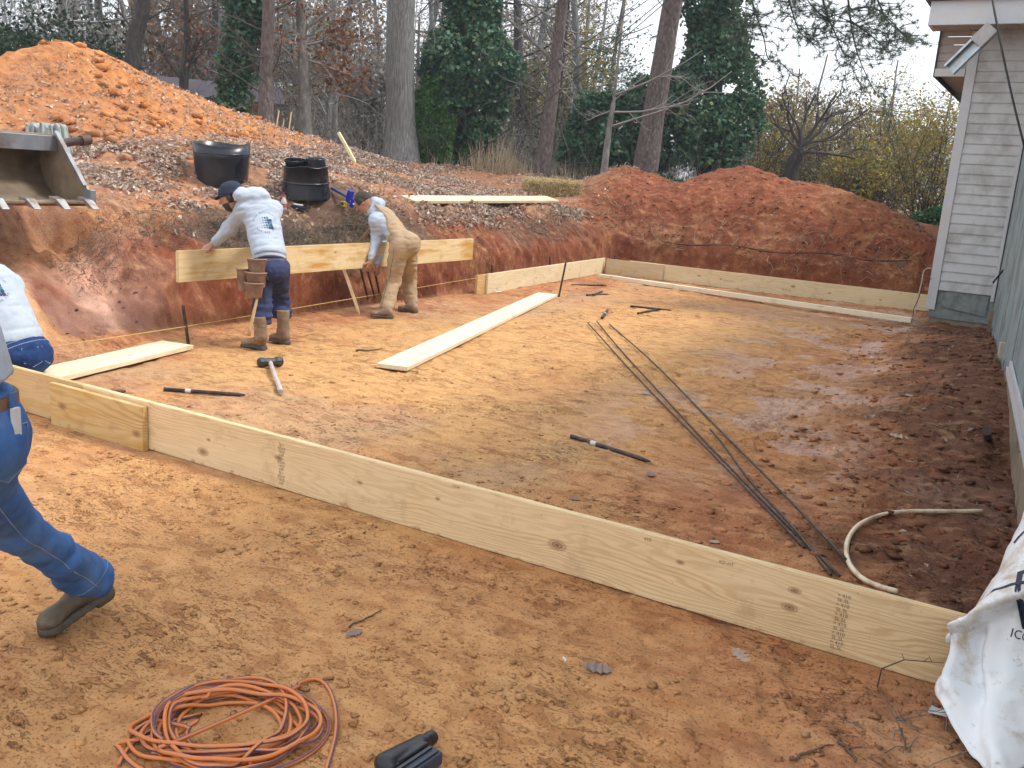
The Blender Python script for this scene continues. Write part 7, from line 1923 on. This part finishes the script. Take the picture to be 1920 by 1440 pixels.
# longer single roots
segs = []
for _ in range(150):
    if rs.uniform() < .6: p = V3(rs.uniform(-8, -2), 16.1 + rs.uniform(-.1, .5), 0)
    else: p = V3(-7.55 + rs.uniform(-.3, .1), rs.uniform(10, 16), 0)
    p[2] = gzi(p[0], p[1])[0] + .02; d = unit(V3(rs.normal(0, .7), rs.normal(-.2, .4), rs.normal(-.2, .6))); L = rs.uniform(.15, .55)
    for k in range(6):
        q = p + d * L / 6; q[2] = max(q[2], gzi(q[0], q[1])[0] + .008); segs.append((p, q, .007 - .0008 * k, .0065 - .0008 * k)); p = q; d = unit(d + rs.normal(0, .35, 3))
tag(obj('long_roots', tubes_mesh('long_roots', segs, 4), simple_mat('pale_roots', (.36, .24, .16), .9, .3, 6, 0)), 'pale torn roots trailing over the far cut', 'roots', kind='stuff')
# dark tube added to draw the shadow gap along the far cut
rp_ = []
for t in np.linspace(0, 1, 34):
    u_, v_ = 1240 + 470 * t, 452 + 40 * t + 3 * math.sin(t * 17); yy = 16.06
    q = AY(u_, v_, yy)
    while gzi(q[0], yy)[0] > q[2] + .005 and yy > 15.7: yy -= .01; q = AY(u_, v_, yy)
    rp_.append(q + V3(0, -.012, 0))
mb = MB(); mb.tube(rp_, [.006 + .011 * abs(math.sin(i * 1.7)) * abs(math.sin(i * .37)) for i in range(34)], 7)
tag(mb.build('shadow_gap_line', simple_mat('shadow_gap_dark', (.085, .032, .02), .95, .3, 9, .4), smooth=True), 'long dark root running level along the far red cut', 'root')  # no real root: added dark tube stands in for the shadow gap
# clods of clay
def clod_base(seed):
    bm = bmesh.new(); bmesh.ops.create_icosphere(bm, subdivisions=1, radius=1); r = np.random.default_rng(seed)
    v = np.array([q.co for q in bm.verts]) * r.uniform(.45, 1.45, (len(bm.verts), 1)); f = np.array([[q.index for q in t_.verts] for t_ in bm.faces]); bm.free(); return v * V3(1, .8, .55), f
CB = [clod_base(k) for k in range(6)]
def clods(name, X, Y, size, cols, label, flat=1.0):
    V_ = []; F = []; C_ = []; b = 0; Z = gzi(X, Y)
    for i in range(len(X)):
        v, f = CB[i % 6]; a = rs.uniform(0, 6.28); c_, s2 = math.cos(a), math.sin(a); R_ = np.array([[c_, -s2, 0], [s2, c_, 0], [0, 0, 1]])
        V_.append((v * V3(1, 1, flat) * size[i]) @ R_.T + V3(X[i], Y[i], Z[i] + size[i] * .18 * flat)); F.append(f + b); b += len(v); C_.append(np.tile(cols[i], (len(v), 1)))
    me = new_mesh(name, np.concatenate(V_), np.concatenate(F), False); add_color(me, 'soil', np.concatenate(C_))
    wa_ = me.color_attributes.new('wet', 'FLOAT_COLOR', 'POINT'); z4 = np.zeros((len(me.vertices), 4), np.float32); wa_.data.foreach_set('color', z4.ravel())
    tag(obj(name, me, m_soil), label, 'soil', kind='stuff')
def soil_at(X, Y):
    i = np.clip(np.searchsorted(gx, X), 0, nx - 1); j = np.clip(np.searchsorted(gy, Y), 0, ny - 1); return c_soil[j * nx + i]
c_soil = c_arr
n = 9000
X = np.concatenate([rs.uniform(-4.5, .3, 3600), rs.uniform(-7.2, -.2, 1300), rs.uniform(-8.6, -7.1, 1100), rs.uniform(-8.2, -1.8, 1700)]); Y = np.concatenate([rs.uniform(1.1, 4.2, 3600), rs.uniform(3.4, 15.3, 1300), rs.uniform(4, 15.6, 1100), rs.uniform(15.6, 18.2, 1700)])
ok = (fbm2(X * 1.3 + 3, Y * 1.3, 3, 44) + .35 * sstep(1.9, .5, wall_x(Y) - X) + .3 * sstep(-6.7, -7.1, X) + .3 * (Y > 15.4)) > .50
ok &= ~((np.abs(Y - yF(X)) < .07) | ((np.hypot(X + 1.94, Y - 1.75) < .36)))
X = X[ok]; Y = Y[ok]; sz = rs.uniform(0, 1, len(X)) ** 4 * .022 + .0035; sz = sz * np.where(Y > 15, 1.7, 1.0)
clods('clay_clods', X, Y, sz, soil_at(X, Y) * rs.uniform(.75, 1.15, (len(X), 1)), 'loose crumbs and clods of clay on the pit floor', .7)
# thin flakes of trodden clay, densest in front, and rough lumps along the house
X = rs.uniform(-4.6, .2, 8500); Y = rs.uniform(1.05, 3.9, 8500) + rs.uniform(0, 1, 8500) ** 3 * 5
ok = (fbm2(X * 2.1, Y * 2.1, 3, 160) > .47) & ~((np.abs(Y - yF(X) - .03) < .09)); X = X[ok]; Y = Y[ok]
clods('clay_flakes', X, Y, rs.uniform(0, 1, len(X)) ** 3 * .016 + .004, soil_at(X, Y) * rs.uniform(.8, 1.1, (len(X), 1)), 'thin flakes of trodden clay on the near ground', .5)
Y = rs.uniform(4.2, 13.4, 3000); X = wall_x(Y) - .06 - rs.uniform(0, 1, 3000) ** 1.5 * 1.5
clods('foundation_lumps', X, Y, rs.uniform(0, 1, 3000) ** 7 * .045 + .005, soil_at(X, Y) * rs.uniform(.8, 1.5, (3000, 1)), 'dark lumps of soil along the house foundation', .6)
# clods rolled down the spoil heap
hx = rs.uniform(-15, -10.3, 3200); hy = rs.uniform(5.5, 14, 3200); hm = (fbm2(hx * .9, hy * .9, 3, 150) > .52) & ((gzi(hx, hy) - .03 * np.clip(hy - 8, 0, 20)) > 1.55); hx = hx[hm]; hy = hy[hm]
clods('heap_clods', hx, hy, rs.uniform(0, 1, len(hx)) ** 6 * .13 + .009, soil_at(hx, hy) * rs.uniform(.95, 1.3, (len(hx), 1)), 'clods of earth lying over the orange heap')
# ---- single fallen oak leaves on the pit floor
def oak_leaf():
    out = []; n_ = 5
    prof = [(0, .008), (.12, .012), (.16, .07), (.24, .21), (.30, .14), (.36, .16), (.46, .31), (.53, .16), (.58, .17), (.68, .29), (.74, .15), (.80, .17), (.88, .17), (.94, .08), (1, .0)]
    v = [(x - .5, w_, 0) for x, w_ in prof] + [(x - .5, -w_, 0) for x, w_ in prof]; k = len(prof)
    f = [(i, i + k, i + k + 1, i + 1) for i in range(k - 1)]
    v = np.array(v); v[:, 2] = .10 * np.abs(v[:, 1]) * 2 + .12 * (v[:, 0] ** 2) * 1.4; return v, f
ov, of = oak_leaf()
m_ol = simple_mat('fallen_oak_leaf', (.22, .155, .135), .6, .25, 30, .3, .003); m_ol2 = simple_mat('pale_fallen_leaf', (.40, .30, .22), .65, .25, 30, .3, .003)
for i, (u, v, s_, r_, m_, lb_) in enumerate([(1115, 1262, .085, .4, 0, 'largest purple brown oak leaf on the near ground'), (662, 1195, .06, 1.4, 0, 'purple brown oak leaf near the thin twig in the foreground'), (1385, 1240, .075, -.6, 1, 'curled tan leaf on the ground below the foreground form'), (1338, 1018, .05, .9, 1, 'tan leaf lying near the lower ends of the rebar'),
                                         (1680, 835, .11, .2, 1, 'pale oak leaf on the wet soil toward the house wall'), (1700, 770, .08, .9, 1, 'small pale leaf on the wet clay above the pale oak leaf'), (1220, 892, .08, 1.9, 0, 'crumpled leaf beside the nearest black steel pin'), (1075, 937, .05, .3, 0, 'tiny dark leaf in the middle of the pit'), (1160, 652, .09, .1, 1, 'brown leaf caught under the upper ends of the rebar'), (1212, 740, .09, .5, 1, 'tan leaf lying across the middle of the rebar')]):
    p = GZ(u, v, .0); p[2] = gzi(p[0], p[1])[0] + .006; mb = MB(); mb.add(ov * s_ * 1.4, of); o = mb.build('oak_leaf', m_ol if m_ == 0 else m_ol2); o.location = tuple(p); o.rotation_euler = (.12, .1, r_); tag(o, lb_, 'leaf')
# ---- twigs on the ground
def ground_twig(p, q, r, label, lift=.012, side=True, seed=0):
    rs_ = np.random.default_rng(seed); p = np.asarray(p, float); q = np.asarray(q, float); pts = []
    for t in np.linspace(0, 1, 9):
        c_ = p + (q - p) * t + rs_.normal(0, .006, 3); c_[2] = max(gzi(c_[0], c_[1])[0] + r + .002, c_[2]); pts.append(c_)
    mb = MB(); mb.tube(pts, list(np.linspace(r, r * .5, 9)), 6)
    if side: mb.tube([pts[4], pts[4] + (pts[6] - pts[4]) * .6 + V3(.03, .02, .02)], [r * .6, r * .3], 5)
    tag(mb.build('twig', simple_mat('brown_twig_%d' % seed, (.15, .085, .055), .85), smooth=True), label, 'twig')
ground_twig(GZ(652, 1183), GZ(722, 1145), .004, 'thin straight twig lying in the middle foreground', seed=1)
ground_twig(GZ(668, 661), GZ(716, 656), .010, 'dark flat stick lying left of the middle plank', side=False, seed=2)
ground_twig(GZ(1565, 1410), GZ(1600, 1450), .007, 'short thick twig at the bottom edge near the house wrap', seed=3)
ground_twig(GZ(1480, 1440), GZ(1555, 1418), .006, 'long twig along the bottom edge of the picture', seed=4)
# bare seedling leaning on the form
p0 = GZ(1642, 1300); segs = [(p0, p0 + V3(.005, .0, .10), .003, .0026)]; a = p0 + V3(.005, 0, .10); b = AY(1695, 1237, p0[1] - .01); c_ = AY(1770, 1243, p0[1] + .0); segs += [(a, b, .0026, .0022), (b, c_, .0022, .0015), (b, b + V3(-.01, 0, .02), .0016, .001), (b * .5 + c_ * .5, b * .5 + c_ * .5 + V3(.015, 0, .022), .0014, .0008), (b * .3 + c_ * .7, b * .3 + c_ * .7 + V3(-.012, 0, .02), .0014, .0008)]
tag(obj('seedling', tubes_mesh('seedling', segs, 5), simple_mat('seedling_stem', (.10, .06, .045), .8)), 'thin bare seedling bent against the right end of the foreground form', 'plant')
# twiggy brushwood under the house wrap
segs = []
for k in range(46):
    p = GZ(rs.uniform(1640, 1830), rs.uniform(1330, 1450), .01); d = unit(V3(rs.normal(), rs.normal(), abs(rs.normal(0, .35)))); L = rs.uniform(.06, .28)
    for j in range(4):
        q = p + d * L / 4; segs.append((p, q, .0032 - .0005 * j, .0028 - .0005 * j)); p = q; d = unit(d + rs.normal(0, .25, 3))
tag(obj('brushwood', tubes_mesh('brushwood', segs, 4), simple_mat('grey_brushwood', (.20, .17, .15), .9)), 'tangle of grey twigs under the house wrap', 'twigs', kind='stuff')
# charred pipe stubs by the foundation
for (u0, v0, u1, v1, r_, lb_) in [(1884, 795, 1852, 868, .035, 'slanting rusty pipe leaning on the foundation wall'), (1850, 808, 1858, 858, .028, 'upright rusty pipe stub beside the foundation wall')]:
    pq = [AX(u0, v0, -.20), AX(u1, v1, -.30)]; mb = MB(); mb.tube(pq, r_, 10); tag(mb.build('rusty_pipe', simple_mat('rust_' + str(u0), (.075, .05, .042), .8, .4, 14, .4)), lb_, 'pipe')
# white paper scraps
for i, (u, v, s_, lb_) in enumerate([(1757, 1362, .035, 'white paper scrap among the twigs under the house wrap'), (934, 549, .05, 'white paper scrap at the foot of the left side form'), (1057, 1248, .012, 'tiny pale chip on the near ground')]):
    p = GZ(u, v); p[2] = gzi(p[0], p[1])[0] + .012; mb = MB(); mb.add([(-s_, -s_ * .5, 0), (0, -s_ * .6, .006), (s_, -s_ * .3, 0), (s_ * .9, s_ * .5, .008), (0, s_ * .6, .002), (-s_ * .8, s_ * .4, .01)], [(0, 1, 4, 5), (1, 2, 3, 4)]); o = mb.build('paper_scrap', m_paper); o.location = tuple(p); o.rotation_euler = (.1, 0, i); tag(o, lb_, 'paper')

# ================================================================== HAZE
hb = MB(); hb.box((-140, -12, -1.6), (60, 150, 24))
m_haze = bpy.data.materials.new('haze'); m_haze.use_nodes = True; nt = m_haze.node_tree; nt.nodes.clear()
ho = nt.nodes.new('ShaderNodeOutputMaterial'); pv = nt.nodes.new('ShaderNodeVolumePrincipled')
pv.inputs['Color'].default_value = (.80, .88, 1.0, 1); pv.inputs['Density'].default_value = .0012; pv.inputs['Anisotropy'].default_value = .2
nt.links.new(pv.outputs[0], ho.inputs['Volume'])
tag(hb.build('haze', m_haze), 'thin cool haze hanging through the wood', 'haze', kind='stuff')
